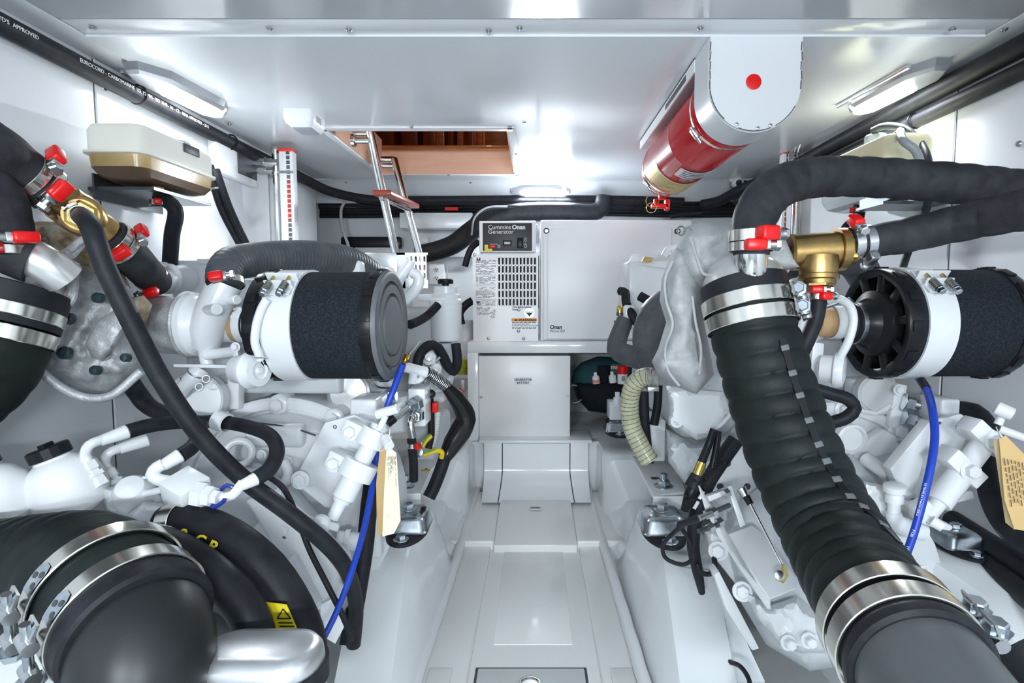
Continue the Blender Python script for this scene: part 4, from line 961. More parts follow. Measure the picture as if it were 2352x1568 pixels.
# left of the shelf: bottles and jugs standing on the deck
t = thing('fluid_jug', 'white lidded bucket behind the fuel filter', 'bucket', P(1066, 783, 2.9)); q = P(1066, 783, 2.9); b = B(); b.lathe(q, (0, 0, 1), [(0, .052), (.1, .056)], 24); obj('bucket_body', b, plastic_w, t); b = B(); b.lathe(q, (0, 0, 1), [(.098, .06), (.11, .06)], 24); obj('lid', b, plastic_w, t)
b = B(); q = P(1062, 858, 2.75); b.lathe(q, (0, 0, 1), [(0, .045), (.075, .045)], 24); tag(obj('oil_jar', b, mat('green_oil', (.42, .40, .02), .2, col2=(.2, .22, .01), vs_=20)), 'yellow green jar beside the generator shelf', 'jar')
b = B(); q = P(1062, 885, 2.74); b.lathe(q, (0, 0, 1), [(-.02, .04), (0.03, .05), (.035, .05)], 24); tag(obj('metal_bowl', b, alu), 'grey metal bowl below the yellow green jar', 'bowl')
q = P(1046, 915, 2.5); b = B(); b.tube([V((q.x, q.y + .15, ZD + .005)), V((q.x, q.y + .14, q.z - .02)), q, q + V((.03, 0, .04))], .02, 14); tag(obj('copper_fitting', b, mat('copper', (.5, .17, .1), .35, .6)), 'copper coloured fitting beside the bent black sleeve', 'fitting')
b = B(); b.tube(PL([(1085, 690, 2.8), (1070, 700, 2.8), (1056, 720, 2.8), (1060, 745, 2.8)]), .02, 14); tag(obj('small_hose', b, rub), 'black printed hose between fuel filter and generator', 'hose')
# ================================================================== shared engine-room builders
def CY_(b, a, c, rpx, r2px=None, n=20, bev=0):     # cylinder between two (px,py,d) points, radius in px at first point
    b.cyl(P(*a), P(*c), rpx * S(a[2]), None if r2px is None else r2px * S(c[2]), n, bev); return b
def TB(pts, rpx, n=14, step=None, rf=None):
    b = B(); b.tube(PL(pts), [rpx * S(p[2]) for p in pts] if not isinstance(rpx, (list, tuple)) else [r * S(p[2]) for r, p in zip(rpx, pts)], n, step, rf); return b
def BX(x0, y0, x1, y1, d0, d1, bev=.004):           # upright box: px rectangle at front depth d0, running back to d1
    a, c = P(x0, y1, d0), P(x1, y0, d0); b = B(); b.boxab((a.x, d0, a.z), (c.x, d1, c.z), bev, 3); return b
def PR(pts, d, th, bev=.002, tilt=0):               # px polygon plate at depth d (or per-point depth), thickness th away from the camera
    q = PL(pts, d); b = B(); b.prism(q, (0, th, 0), bev); return b
def bolt(t, x, y, d, rpx, m=None, ax=(0, -1, .08), h=None, stud=0, washer=True, name='bolt'):
    b = B(); r = rpx * S(d); b.hexb(P(x, y, d), ax, r, h or r * .8, washer, stud); return obj(name, b, m or paint, t, sharp=25)
TOCAM = V((0, -1, 0))

def air_cleaner(c, u, r, L, label):
    """u runs from the inlet plate to the closed end"""
    u = V(u).normalized(); c = V(c); a = c - u * L / 2
    t = thing('air_cleaner', label, 'air filter', c - V((0, 0, r)), 'engine air cleaners')
    b = B(); b.lathe(a, u, [(.028, r * .985), (L - .03, r * .985)], 72); obj('foam_body', b, foam, t)
    # inlet plate: rim, spokes, hub
    b = B(); b.lathe(a, u, [(.004, r * .84), (0, r * .9), (0, r * .985), (.003, r * 1.0), (.03, r * 1.012), (.03, r * .9), (.006, r * .84)], 72, close=True)
    rim = obj('inlet_rim', b, blackpl, t)
    b = B(); b.lathe(a, u, [(.022, r * .9), (.022, 0.0001)], 60); obj('inlet_dish', b, blackpl, t)
    x, y = frame(u)
    for k in range(10):
        an = 2 * PI * k / 10 + .2; dr = x * math.cos(an) + y * math.sin(an)
        b = B(); b.bar(a + dr * r * .5 + u * .008, a + dr * r * .93 + u * .006, .02, .012, u, .004); obj('spoke', b, blackpl, t)
    b = B(); b.lathe(a, u, [(-.052, r * .29), (-.055, r * .33), (-.05, r * .37), (-.025, r * .40), (-.012, r * .46), (-.004, r * .6), (.008, r * .62), (.02, r * .62)], 48); obj('hub', b, blackpl, t)
    b = B(); b.ring(a - u * .04, u, r * .37, .012, .002, 40); obj('hub_clamp', b, steel, t)
    for k in range(12):
        an = 2 * PI * k / 12; dr = x * math.cos(an) + y * math.sin(an); tg = u.cross(dr); R = Matrix((tg, u, dr)).transposed()
        b = B(); b.box(a + u * .016 + dr * r * 1.008, (.022, .022, .006), R, .001); obj('rim_lug', b, blackpl, rim)
    # closed end with stepped rings
    e = a + u * L; b = B()
    pr = [(-.032, r * .985), (-.03, r * 1.0), (-.006, r * 1.01), (0, r * .985), (.002, r * .93), (0, r * .87), (.0, r * .82), (-.009, r * .80), (-.009, r * .77), (.001, r * .75), (.001, r * .60), (-.008, r * .58), (-.008, r * .555), (.002, r * .53), (.003, r * .3), (.003, .0001)]
    b.lathe(e, u, pr, 72); ec = obj('end_cap', b, endcap, t)
    b = B(); b.lathe(e, u, [(-.034, r * 1.0), (-.034, r * 1.012), (-.012, r * 1.018), (-.007, r * 1.0)], 72, close=True); er = obj('end_rim', b, blackpl, t)
    for k in range(14):
        an = 2 * PI * k / 14; dr = x * math.cos(an) + y * math.sin(an); tg = u.cross(dr); R = Matrix((tg, u, dr)).transposed()
        b = B(); b.box(e - u * .02 + dr * r * 1.016, (.03, .02, .005), R, .001); obj('rim_lug', b, blackpl, er)
    # white strap with spring bolts
    wb_ = .064; cb_ = a + u * .073
    b = B(); b.lathe(cb_ - u * wb_ / 2, u, [(0, r * .985), (0, r * 1.022), (wb_, r * 1.022), (wb_, r * .985)], 80, close=True); st = obj('strap', b, paint, t)
    el = math.radians(52); dr = V((0, -math.cos(el), math.sin(el))); dr = (dr - u * dr.dot(u)).normalized(); tg = u.cross(dr)
    if tg.z > 0: tg = -tg
    q = cb_ + dr * r * 1.022
    R = Matrix((u, tg, dr)).transposed()
    b = B(); b.box(q + dr * .009, (wb_ * 1.06, .004, .022), R, .001); b.box(q + dr * .002 - tg * .012, (wb_ * 1.06, .024, .003), R, .001); obj('strap_flange', b, paint, st)
    q2 = cb_ + (dr + tg * .19).normalized() * r * 1.022
    b = B(); b.box(q2 + dr * .009, (wb_ * .92, .004, .022), R, .001); b.box(q2 + dr * .001 + tg * .012, (wb_ * .9, .024, .003), R, .001); obj('strap_flange', b, paint, st)
    for k in (-1, 1):
        p0 = q + u * k * wb_ * .27 + dr * .012 - tg * .004
        b = B(); b.cyl(p0, p0 + tg * .065, .0035, n=12); sb = obj('spring_bolt', b, yzinc, st)
        b = B(); pts = []
        for i in range(0, 61):
            an = 2 * PI * i / 10; pts.append(p0 + tg * (.028 + .028 * i / 60) + u * .0072 * math.cos(an) + dr * .0072 * math.sin(an))
        b.sweep(pts, [.0014] * len(pts), 6); obj('spring', b, steel, sb)
        b = B(); b.lathe(p0 + tg * .056, tg, [(0, .009), (.003, .009), (.003, .0075), (.012, .0075), (.013, .006)], 6); obj('spring_nut', b, zinc, sb)
    return t

def rubber_mount(x, y, d, rpx, label, z=None, base=True):
    """engine mount: black rubber foot, pressed zinc cup, washer and bolt; px centre of the cup top"""
    c = P(x, y, d) if z is None else PZ(x, y, z); r = rpx * S(d)
    t = thing('engine_mount', label, 'engine mount', c - V((0, 0, r * 1.05)), 'rubber engine mounts')
    b = B(); zz = c.z
    b.loft([rr(c.x, c.y, r * 1.02, r * 1.05, r * .35, zz - r * .82), rr(c.x, c.y, r * 1.04, r * 1.07, r * .35, zz - r * .78), rr(c.x, c.y, r * .98, r * 1.0, r * .35, zz - r * .70), rr(c.x, c.y, r * .92, r * .94, r * .35, zz - r * .25), rr(c.x, c.y, r * .72, r * .74, r * .3, zz - r * .06), rr(c.x, c.y, r * .45, r * .46, r * .3, zz)]); obj('cup', b, zinc, t, sharp=50)
    b = B(); f = []
    for k in range(28):
        a = 2 * PI * k / 28; f.append((c.x + r * .95 * math.cos(a), c.y + r * 1.75 * math.sin(a) - r * .15))
    b.loft([[V((px, py, zz - r * 1.05)) for px, py in f], [V((px, py, zz - r * .9)) for px, py in f], [V((c.x + (px - c.x) * .92, c.y + (py - c.y) * .92, zz - r * .82)) for px, py in f]]); obj('rubber_foot', b, rub, t)
    for k in (-1, 1):
        b = B(); b.hexb((c.x, c.y - r * .15 + k * r * 1.35, zz - r * .84), (0, 0, 1), r * .24, r * .2); obj('foot_bolt', b, zinc, t)
    b = B(); b.lathe((c.x, c.y, zz - .004), (0, 0, 1), [(0, r * .62), (r * .06, r * .62), (r * .1, r * .5)], 28); b.hexb((c.x, c.y, zz), (0, 0, 1), r * .28, r * .22); obj('centre_bolt', b, zinc, t)
    return t
# ================================================================== LEFT ENGINE
t = E1 = thing('diesel_engine', 'white diesel engine on the left side of the walkway', 'engine', P(640, 1300, 1.7))
obj('block', BX(430, 715, 900, 1010, 1.55, 2.35, .02), cast, t)
b = BX(395, 597, 830, 725, 1.62, 2.3, .012); ac = obj('aftercooler', b, paint, t)
obj('cooler_rib', BX(452, 594, 560, 606, 1.61, 1.9, .003), paint, ac); obj('cooler_rib', BX(560, 640, 640, 720, 1.56, 1.7, .006), paint, ac)
# charge pipe end at the left of the aftercooler
b = B(); b.tube(PL([(352, 648, 1.33), (372, 648, 1.4), (392, 640, 1.5), (420, 640, 1.6)]), [23 * S(1.35), 26 * S(1.35), 30 * S(1.4), 34 * S(1.5)], 22); b.ring(P(385, 640, 1.46), (.3, 1, 0), 31 * S(1.4), .02, .006); obj('water_inlet', b, paint, t)
b = B(); b.pillow([(352, 600), (384, 602), (405, 625), (415, 650), (412, 668), (380, 665), (362, 640)], 1.5, .03, .02, rim=18, spacing=9); obj('inlet_cover', b, paint, t)
bolt(t, 381, 612, 1.47, 6)
# turbocharger
dT = 1.30; u = V((1, -.03, 0)).normalized(); cT = P(440, 745, dT); s_ = S(dT)
b = B(); b.lathe(cT, u, [(-4 * s_, 30 * s_), (-3 * s_, 70 * s_), (0, 73 * s_), (16 * s_, 73 * s_), (22 * s_, 68 * s_), (28 * s_, 66 * s_), (42 * s_, 62 * s_), (54 * s_, 52 * s_), (60 * s_, 44 * s_), (72 * s_, 42 * s_), (76 * s_, 40 * s_)], 44); tc_ = obj('turbo_compressor', b, paint, t)
b = B(); b.tube([P(474, 790, dT - .03), P(478, 755, dT - .045), P(488, 715, dT - .045), P(504, 678, dT - .04), P(516, 652, dT - .035)], [30 * s_, 36 * s_, 36 * s_, 36 * s_, 36 * s_], 26); obj('outlet_elbow', b, paint, tc_)
for a, c_, r_ in (((470, 712, 1.24), (500, 710, 1.20), 13), ((522, 690, 1.25), (546, 688, 1.23), 11), ((470, 815, 1.25), (545, 806, 1.25), 12)):
    b = B(); CY_(b, a, c_, r_, None, 18, .002); obj('boss', b, paint, tc_)
b = B(); b.tube(PL([(470, 800, 1.27), (474, 825, 1.27), (478, 842, 1.27)]), 14 * s_, 14); obj('drain_stub', b, paint, tc_)
b = B(); b.prism(PL([(530, 790, 1.22), (542, 788, 1.22), (552, 846, 1.22), (538, 850, 1.22)]), (0, .02, 0), .003); b.prism(PL([(398, 836, 1.24), (398, 843, 1.24), (540, 846, 1.24), (540, 838, 1.24)]), (0, .012, 0), .001); obj('actuator_bracket', b, paint, t)
bolt(t, 541, 797, 1.22, 8)
# bare scorched bearing housing peeping from the sleeve
b = B(); b.lathe(cT, -u, [(0, 60 * s_), (8 * s_, 56 * s_), (16 * s_, 44 * s_), (40 * s_, 40 * s_), (60 * s_, 48 * s_)], 32); obj('bearing_housing', b, heatpaint, tc_)
for k in range(6):
    a = 1.2 + k * .55; q = cT - u * 10 * s_ + V((0, -math.sin(a) * 52 * s_, math.cos(a) * 52 * s_)); b = B(); b.box(q, (.02, .02, .008), None, .002); obj('clamp_plate', b, heatpaint, tc_)
# inlet duct to the air cleaner
b = B(); q0, q1 = cT + u * 70 * s_, cT + u * 180 * s_; b.cyl(q0, q1, 38 * s_, n=32); inl = obj('inlet_duct', b, tanm, t)
for k, l in ((82, 15), (118, 15), (152, 18)):
    b = B(); b.ring(cT + u * (k + l / 2) * s_, u, 38.5 * s_, l * s_ * 1.6, .003, 36); o = obj('duct_band', b, paint, inl)
    if k != 152:
        q = cT + u * (k + 8) * s_ + V((0, -33 * s_, 27 * s_)); b = B(); b.cyl(q + V((-.012, 0, -.01)), q + V((.012, 0, .012)), .0065); b.box(q + V((0, -.002, -.012)), (.022, .006, .03), None, .002); obj('band_screw', b, paint, o)
# wastegate actuator can and its white pipe
b = B(); q = P(545, 848, 1.2); b.lathe(q, (1, -.35, 0), [(-.01, .012), (0, .03), (.03, .032), (.034, .04), (.042, .041), (.05, .036), (.062, .034), (.064, .02), (.06, .018), (.06, .008), (.066, .006), (.066, 0)], 32); obj('wastegate_actuator', b, paint, t)
b = B(); b.tube(PL([(612, 688, 1.16), (600, 710, 1.155), (588, 750, 1.15), (586, 790, 1.15), (594, 812, 1.155), (598, 826, 1.16)]), 9.5 * S(1.15), 14); wp = obj('boost_pipe', b, paint, t)
b = B(); b.torus(P(598, 822, 1.16), (0, .2, 1), 11 * S(1.16), .002, 18, 6); obj('spring_clip', b, steel, wp)
# small round housings and clutter below the turbo
b = B(); b.lathe(P(462, 915, 1.35), (.25, -1, .12), [(0, 60 * S(1.35)), (.05, 60 * S(1.35)), (.055, 56 * S(1.35))], 36); obj('oil_cooler_cover', b, paint, t)
b = B(); b.tube(PL([(412, 905, 1.28), (425, 885, 1.27), (445, 868, 1.27), (458, 850, 1.28)]), [15 * S(1.28), 17 * S(1.28), 20 * S(1.28), 22 * S(1.28)], 16); ds = obj('drain_hose', b, paint, t)
for x, y in ((436, 876), (452, 858)):
    b = B(); b.torus(P(x, y, 1.272), (.5, 0, .8), 19 * S(1.27), .0022, 22, 6); b.torus(P(x + 22, y + 12, 1.24), (.2, -1, .2), .008, .0018, 14, 6); obj('spring_clip', b, steel, ds)
obj('oil_pan_rail', BX(500, 862, 780, 905, 1.42, 1.6, .01), cast, t)
obj('side_bracket', PR([(455, 880), (530, 885), (545, 935), (490, 960), (440, 960)], 1.4, .02), paint, t)
for x, y in ((506, 899), (497, 925)): b = B(); b.lathe(P(x, y, 1.397), (0, -1, 0), [(0, 9 * S(1.4)), (.001, 9 * S(1.4))], 18); obj('hole', b, groove, t)
obj('rail', PR([(522, 868), (548, 870), (548, 940), (522, 940)], 1.37, .03), paint, t)
# round core plug behind the air cleaner
b = B(); b.lathe(P(803, 902, 1.46), (0, -1, .1), [(0, 50 * S(1.46)), (.012, 50 * S(1.46)), (.015, 45 * S(1.46)), (.010, 42 * S(1.46)), (.012, 0)], 40); obj('core_cover', b, alu, t)
b = B(); b.tube(PL([(848, 868, 1.45), (868, 888, 1.45), (900, 892, 1.45)]), .004, 8); obj('pipe', b, chrome, t)
# flywheel housing
dF = 1.40; sF = S(dF); cF = P(655, 1165, dF)
b = B(); b.lathe(cF, (0, -1, 0), [(-.12, 262 * sF), (0, 262 * sF), (.006, 256 * sF), (.006, 236 * sF), (-.006, 232 * sF), (-.006, 228 * sF), (.004, 224 * sF), (.02, 200 * sF), (.05, 150 * sF), (.05, 0.001)], 72); fh_ = obj('flywheel_housing', b, paint, t)
for a in (-34, -1, 30, 58):
    an = math.radians(a); q = cF + V((math.sin(an) * 246 * sF, -.006, math.cos(an) * 246 * sF)); b = B(); b.lathe(q + V((0, .05, 0)), (0, -1, 0), [(0, 25 * sF), (.05, 24 * sF), (.054, 21 * sF)], 22); obj('bolt_boss', b, paint, fh_)
    b = B(); b.hexb(q + V((0, -.004, 0)), (0, -1, .05), 15 * sF, .014); obj('bolt', b, paint, fh_)
b = BX(560, 975, 693, 1030, dF - .055, dF - .02, .012); obj('window_cover', b, paint, fh_)
b = B(); b.tube(PL([(455, 960, 1.36), (520, 975, 1.355), (600, 972, 1.35), (680, 985, 1.35), (725, 1000, 1.35)]), .0022, 6); obj('seam_line', b, groove, fh_)
b = B(); b.torus(P(548, 1040, 1.3), (.35, -1, .2), 28 * S(1.3), 9 * S(1.3), 28, 12); obj('lifting_eye', b, paint, t)
for x, y in ((630, 1047), (600, 1045), (660, 1060), (590, 1075)): bolt(t, x, y, 1.32, 9)
obj('sensor_plug', TB([(652, 1060, 1.27), (662, 1085, 1.26), (655, 1110, 1.26)], 11), paint, t)
# square breather box on the housing
obj('breather_box', BX(804, 917, 864, 990, 1.3, 1.4, .006), paint, t)
# starter motor and valve block at the right
b = B(); CY_(b, (905, 905, 1.5), (905, 985, 1.5), 48, 46, 32, .006); obj('starter_body', b, paint, t)
b = B(); b.lathe(P(896, 912, 1.42), (0, -1, .1), [(0, 22 * S(1.42)), (.006, 22 * S(1.42)), (.008, 15 * S(1.42)), (.016, 13 * S(1.42)), (.017, 0)], 6); obj('hex_plug', b, zinc, t)
b = BX(938, 893, 976, 980, 1.42, 1.5, .004); vb = obj('valve_block', b, paint, t)
for y in (900, 922, 968): bolt(vb, 975, y, 1.43, 6, ax=(1, -.4, 0), m=paint)
for (pts) in ([(958, 925, 1.41), (935, 938, 1.38), (912, 955, 1.35), (895, 965, 1.33)], [(958, 953, 1.41), (945, 960, 1.37), (943, 980, 1.36), (948, 1005, 1.36)]):
    b = B(); b.tube(PL(pts), 9 * S(1.38), 14); o = obj('oil_pipe', b, chrome, vb)
    b = B(); q, q2 = P(*pts[0]), P(*pts[1]); dr = (q2 - q).normalized(); b.lathe(q, dr, [(-.004, .02), (.01, .02), (.012, .017), (.024, .017), (.026, .013), (.034, .012)], 6); obj('pipe_nut', b, zinc, o)
b = B(); CY_(b, (905, 958, 1.335), (888, 971, 1.325), 12, 13); obj('pipe_coupling', b, blackpl, vb)
# crankcase breather pipes right of the air cleaner
obj('breather_pipe', TB([(908, 660, 1.5), (922, 632, 1.5), (938, 610, 1.5), (944, 598, 1.5)], [13, 13, 12, 10]), paint, t)
obj('breather_pipe', TB([(930, 690, 1.5), (948, 672, 1.5), (962, 648, 1.5), (958, 632, 1.5), (944, 624, 1.5)], [12, 13, 13, 12, 11]), paint, t)
# belt guard at the far end
x0, z0, x1, z1 = face(838, 583, 905, 640, 2.0)
b = B(); b.boxab((P(838, 600, 2.0).x, 2.0, z0), (P(912, 600, 2.0).x, 2.3, P(870, 580, 2.0).z), .003); obj('belt_guard', b, alu, t)
gx0_, gz0_, gx1_, gz1_ = face(912, 580, 982, 662, 2.0)
ggl = perf(gx0_ + .03, gz0_ + .03, gx1_ - .004, gz1_ - .008, 1.999, 5, 3, .5, .7); ggl.boxab((gx0_, 2.0, gz1_ - .008), (gx1_, 2.004, gz1_)); ggl.boxab((gx0_, 2.0, gz0_), (gx0_ + .03, 2.004, gz1_)); ggl.boxab((gx0_, 2.0, gz0_), (gx1_, 2.004, gz0_ + .03)); obj('guard_plate', ggl, alu, t, flat=True)
# miscellaneous fuel-side fittings
obj('injector_line', TB([(935, 905, 1.6), (950, 860, 1.6), (985, 805, 1.62), (995, 790, 1.62)], 4), steel, t)
obj('injector_line', TB([(960, 900, 1.6), (985, 850, 1.6), (1010, 820, 1.62)], 4), steel, t)
for x, y, r_ in ((985, 825, 16), (1000, 850, 14), (970, 870, 12), (1005, 885, 18)):
    b = B(); b.lathe(P(x, y, 1.62), (.2, -1, .3), [(0, r_ * S(1.62)), (.02, r_ * S(1.62)), (.024, r_ * .6 * S(1.62)), (.04, r_ * .55 * S(1.62)), (.042, 0)], 16); obj('pump_fitting', b, paint, t)
obj('fuel_pump', BX(955, 800, 1015, 905, 1.66, 1.9, .01), cast, t)
obj('fuel_pump', BX(985, 880, 1020, 925, 1.62, 1.8, .008), paint, t)
obj('lower_cover', BX(940, 980, 1000, 1060, 1.6, 1.9, .02), cast, t)
# black pipe stub
b = B(); b.tube(PL([(300, 880, 1.2), (318, 905, 1.22), (345, 935, 1.25), (400, 958, 1.3)]), [20 * S(1.2), 20 * S(1.2), 19 * S(1.25), 17 * S(1.3)], 18); lab(obj('oil_hose', b, rub, t), 'black oil hose')
# charge-air hose over the air cleaner
ht = hosething('charge_air_hose', 'ribbed grey charge air hose arching over the left air cleaner', PL([(519, 660, 1.262), (514, 634, 1.27), (528, 608, 1.30), (570, 598, 1.36), (640, 592, 1.44), (720, 592, 1.54), (800, 606, 1.66), (850, 640, 1.74), (870, 680, 1.78)]), [37 * S(1.265), 38 * S(1.27), 39 * S(1.3), 39 * S(1.36), 39 * S(1.44), 39 * S(1.54), 39 * S(1.66), 38 * S(1.74), 38 * S(1.78)], m=rubgrey, n=36, step=.0025, rf=wrap(.011, .035, 1, .8))
clampfit(ht, P(518, 652, 1.264), P(514, 634, 1.27) - P(519, 662, 1.262), 39 * S(1.265), .016, (.35, -1, .0), sc=1.25)
air_cleaner(P(762, 747, 1.28), (1, -.05, 0), .124, .285, 'black air cleaner with a white strap on the left engine')
# fuel filter
t = thing('fuel_filter', 'white fuel filter canister with a black knob beside the left engine', 'filter', P(1024, 785, 1.9)); d = 1.9; s_ = S(d); q = P(1025, 785, d)
b = B(); b.lathe(q, (0, 0, 1), [(0, 20 * s_), (3 * s_, 30 * s_), (10 * s_, 34 * s_), (80 * s_, 36 * s_), (84 * s_, 37 * s_), (88 * s_, 35 * s_)], 40); obj('canister', b, paint, t)
b = B(); b.lathe(q, (0, 0, 1), [(88 * s_, 37 * s_), (96 * s_, 38 * s_), (100 * s_, 33 * s_), (108 * s_, 34 * s_), (112 * s_, 27 * s_), (126 * s_, 27 * s_), (128 * s_, 24 * s_)], 24); b.bar(q + V((-62 * s_, 0, 102 * s_)), q + V((0, 0, 102 * s_)), 30 * s_, 16 * s_, (0, 0, 1), .004); obj('filter_head', b, paint, t)
b = B(); b.lathe(q, (0, 0, 1), [(126 * s_, 8 * s_), (133 * s_, 8 * s_), (133 * s_, 17 * s_), (135 * s_, 18 * s_), (142 * s_, 18 * s_), (144 * s_, 15 * s_)], 24); obj('bleed_knob', b, blackpl, t)
b = B(); b.cyl(q + V((2 * s_, .02, 130 * s_)), q + V((2 * s_, .02, 176 * s_)), .0025, n=8); obj('bleed_rod', b, steel, t)
b = B(); CY_(b, (1022, 688, 1.86), (1003, 703, 1.85), 9, 9); obj('banjo', b, paint, t)
hose('fuel_hose', 'short black fuel hose slanting from the fuel filter', PL([(1006, 700, 1.85), (985, 722, 1.82), (960, 738, 1.75), (942, 745, 1.7)]), 10 * S(1.8))
hose('fuel_hose', 'black looped fuel hose hanging below the fuel filter', PL([(958, 858, 1.58), (962, 820, 1.58), (980, 796, 1.6), (1000, 793, 1.62), (1016, 815, 1.64), (1030, 842, 1.66), (1042, 852, 1.68), (1050, 835, 1.7), (1047, 790, 1.72)]), 12 * S(1.6))
# tee and sleeve of the wiring harness
t = thing('harness_sleeve', 'bent black sleeve and spring guard of the left engine wiring', 'cable', P(1060, 950, 1.6))
b = B(); CY_(b, (928, 842, 1.42), (980, 856, 1.45), 12, 13, 20, .002); CY_(b, (950, 856, 1.43), (948, 880, 1.43), 10, 11); b.tube(PL([(948, 872, 1.43), (962, 874, 1.43), (970, 866, 1.43)]), 7 * S(1.43), 12); obj('tee_fitting', b, paint, t)
b = B(); CY_(b, (978, 853, 1.45), (1030, 890, 1.5), 12, 13); obj('spring_core', b, rub, t)
pts = []; a, c = P(980, 854, 1.45), P(1030, 890, 1.5); ax = (c - a); L = ax.length; ax.normalize(); x, y = frame(ax)
for i in range(180): an = 2 * PI * i / 12; pts.append(a + ax * L * i / 180 + (x * math.cos(an) + y * math.sin(an)) * .0155)
b = B(); b.sweep(pts, [.0013] * 180, 5); obj('spring_guard', b, chrome, t)
b = B(); b.tube(PL([(1024, 886, 1.49), (1045, 910, 1.52), (1064, 940, 1.55), (1070, 962, 1.56), (1058, 990, 1.56), (1040, 1018, 1.55), (1028, 1040, 1.54), (1020, 1052, 1.53)]), [13 * S(1.5), 19 * S(1.5), 23 * S(1.5), 25 * S(1.5), 27 * S(1.5), 24 * S(1.5), 19 * S(1.5), 16 * S(1.5)], 20); obj('sleeve', b, mat('shrink_sleeve', (.01, .01, .011), .15), t)
hose('split_conduit', 'black split tube under the bent black sleeve', PL([(1022, 1050, 1.52), (1010, 1085, 1.5), (996, 1120, 1.48), (985, 1142, 1.47)]), 15 * S(1.5), cat='conduit')
hose('corrugated_conduit', 'pale ribbed conduit beside the bent black sleeve', PL([(1005, 945, 1.55), (1002, 980, 1.55), (998, 1005, 1.55), (990, 1030, 1.54)]), 8.5 * S(1.55), m=mat('conduit_grey', (.62, .63, .64), .5), rf=wrap(.007, .2, 0, 1), step=.0015, cat='conduit')
hose('wiring_loom', 'black taped loom beside the pale ribbed conduit', PL([(988, 915, 1.53), (990, 960, 1.53), (990, 1000, 1.53), (984, 1030, 1.52)]), 8 * S(1.53), cat='cable')
b = BX(992, 925, 1004, 948, 1.5, 1.53, .003); tag(obj('red_connector', b, redpl), 'red connector on the left engine wiring', 'connector')
b = B(); b.lathe(P(988, 905, 1.52), (.3, -1, .2), [(0, 10 * S(1.5)), (.03, 10 * S(1.5)), (.032, 6 * S(1.5))], 14); tag(obj('black_sensor', b, blackpl), 'black round sensor above the red connector', 'sensor')
for k, (pts, nm) in enumerate((([(968, 1028, 1.47), (978, 1012, 1.48), (990, 1000, 1.49)], 'upper'), ([(972, 1044, 1.46), (990, 1038, 1.46), (1005, 1034, 1.47), (1015, 1038, 1.48), (1014, 1050, 1.49)], 'lower'))):
    b = TB(pts, 6, 12); w_ = obj('earth_wire', b, earthy); tag(w_, nm + ' yellow and green earth wire behind the left engine mount', 'wire')
    b = B(); b.tube([p + V((0, -.0035, .003)) for p in PL(pts)], 2.6 * S(1.47), 8); obj('green_stripe', b, gy, w_)
ht = hosething('drain_hose', 'upright black hose entering the left engine mount bracket', PL([(945, 1008, 1.40), (948, 1040, 1.41), (950, 1070, 1.42), (950, 1103, 1.43)]), 10.5 * S(1.41))
clampfit(ht, P(946, 1022, 1.405), (0, 0, 1), 11 * S(1.41), .014, (1, -.3, 0), sc=.8)
b = B(); CY_(b, (966, 1045, 1.46), (962, 1030, 1.45), 9, 9); b.hexb(P(962, 1038, 1.44), (0, -1, .3), .008, .006); tag(obj('earth_terminal', b, steel), 'steel earth terminal where the striped wires meet', 'terminal')
# mount bracket + mount
t = thing('mount_bracket', 'white steel mounting bracket of the left engine', 'bracket', P(965, 1140, 1.5))
b = B(); zt_m = .25 + .095
pl = [PZ(918, 1128, zt_m), PZ(965, 1132, zt_m), PZ(992, 1075, zt_m), PZ(1022, 1052, zt_m), PZ(1000, 1035, zt_m), PZ(930, 1050, zt_m)]
b.prism(pl, (0, 0, -.012), .003); obj('plate', b, chip, t)
b = B(); q0, q1 = PZ(915, 1131, zt_m), PZ(966, 1132, zt_m); b.boxab((q0.x, q0.y - .006, zt_m - .035), (q1.x, q0.y + .006, zt_m), .004); obj('flange', b, chip, t)
q = PZ(932, 1118, zt_m); b = B(); b.hexb(q, (0, 0, 1), 15 * S(1.6), .016, True, .016); obj('stud_nut', b, zinc, t)
b = B(); a, c = PZ(966, 1080, zt_m + .0006), PZ(992, 1073, zt_m + .0006); b.boxab((a.x, a.y - .008, zt_m), (c.x, a.y + .012, zt_m + .0008)); st_ = lab(obj('yellow_sticker', b, yellow, t), 'yellow sticker with a small square'); b = B(); m_ = (a + c) / 2; b.torus(m_, (0, 0, 1), .005, .001, 4, 4); obj('square_mark', b, ink, st_)
b = BX(835, 1150, 872, 1285, 1.36, 1.42, .012); tag(obj('support_bracket', b, paint), 'white rounded support arm left of the left engine mount', 'bracket')
rubber_mount(938, 1168, 1.42, 50, 'black and zinc rubber mount under the left engine')
# ================================================================== LEFT TRANSMISSION
t = G1 = thing('transmission', 'white marine gearbox in front of the left engine', 'gearbox', P(620, 1480, 1.15))
b = B(); b.pillow([(355, 1120), (430, 1085), (520, 1070), (600, 1075), (680, 1120), (740, 1190), (800, 1290), (815, 1370), (770, 1430), (720, 1500), (600, 1560), (470, 1560), (400, 1440), (360, 1280), (345, 1180)], lambda x, y: 1.28 - .10 * max(0, (y - 1080) / 450), .09, .1, rim=90, spacing=16, wr=.006, wf=.02); obj('case', b, cast, t)  # greyer casting colour puts the shade beneath the hoses into the case
b = B(); b.prism(PL([(560, 1150, 1.12), (620, 1140, 1.14), (790, 1290, 1.13), (800, 1350, 1.1), (730, 1440, 1.05), (660, 1300, 1.06)]), (0, .05, 0), .006); obj('side_cover', b, chip, t)
b = B(); b.prism(PL([(560, 1235, 1.1), (600, 1190, 1.11), (660, 1215, 1.11), (655, 1245, 1.10), (600, 1262, 1.09)]), (0, .03, 0), .004); obj('cover_plate', b, chip, t)
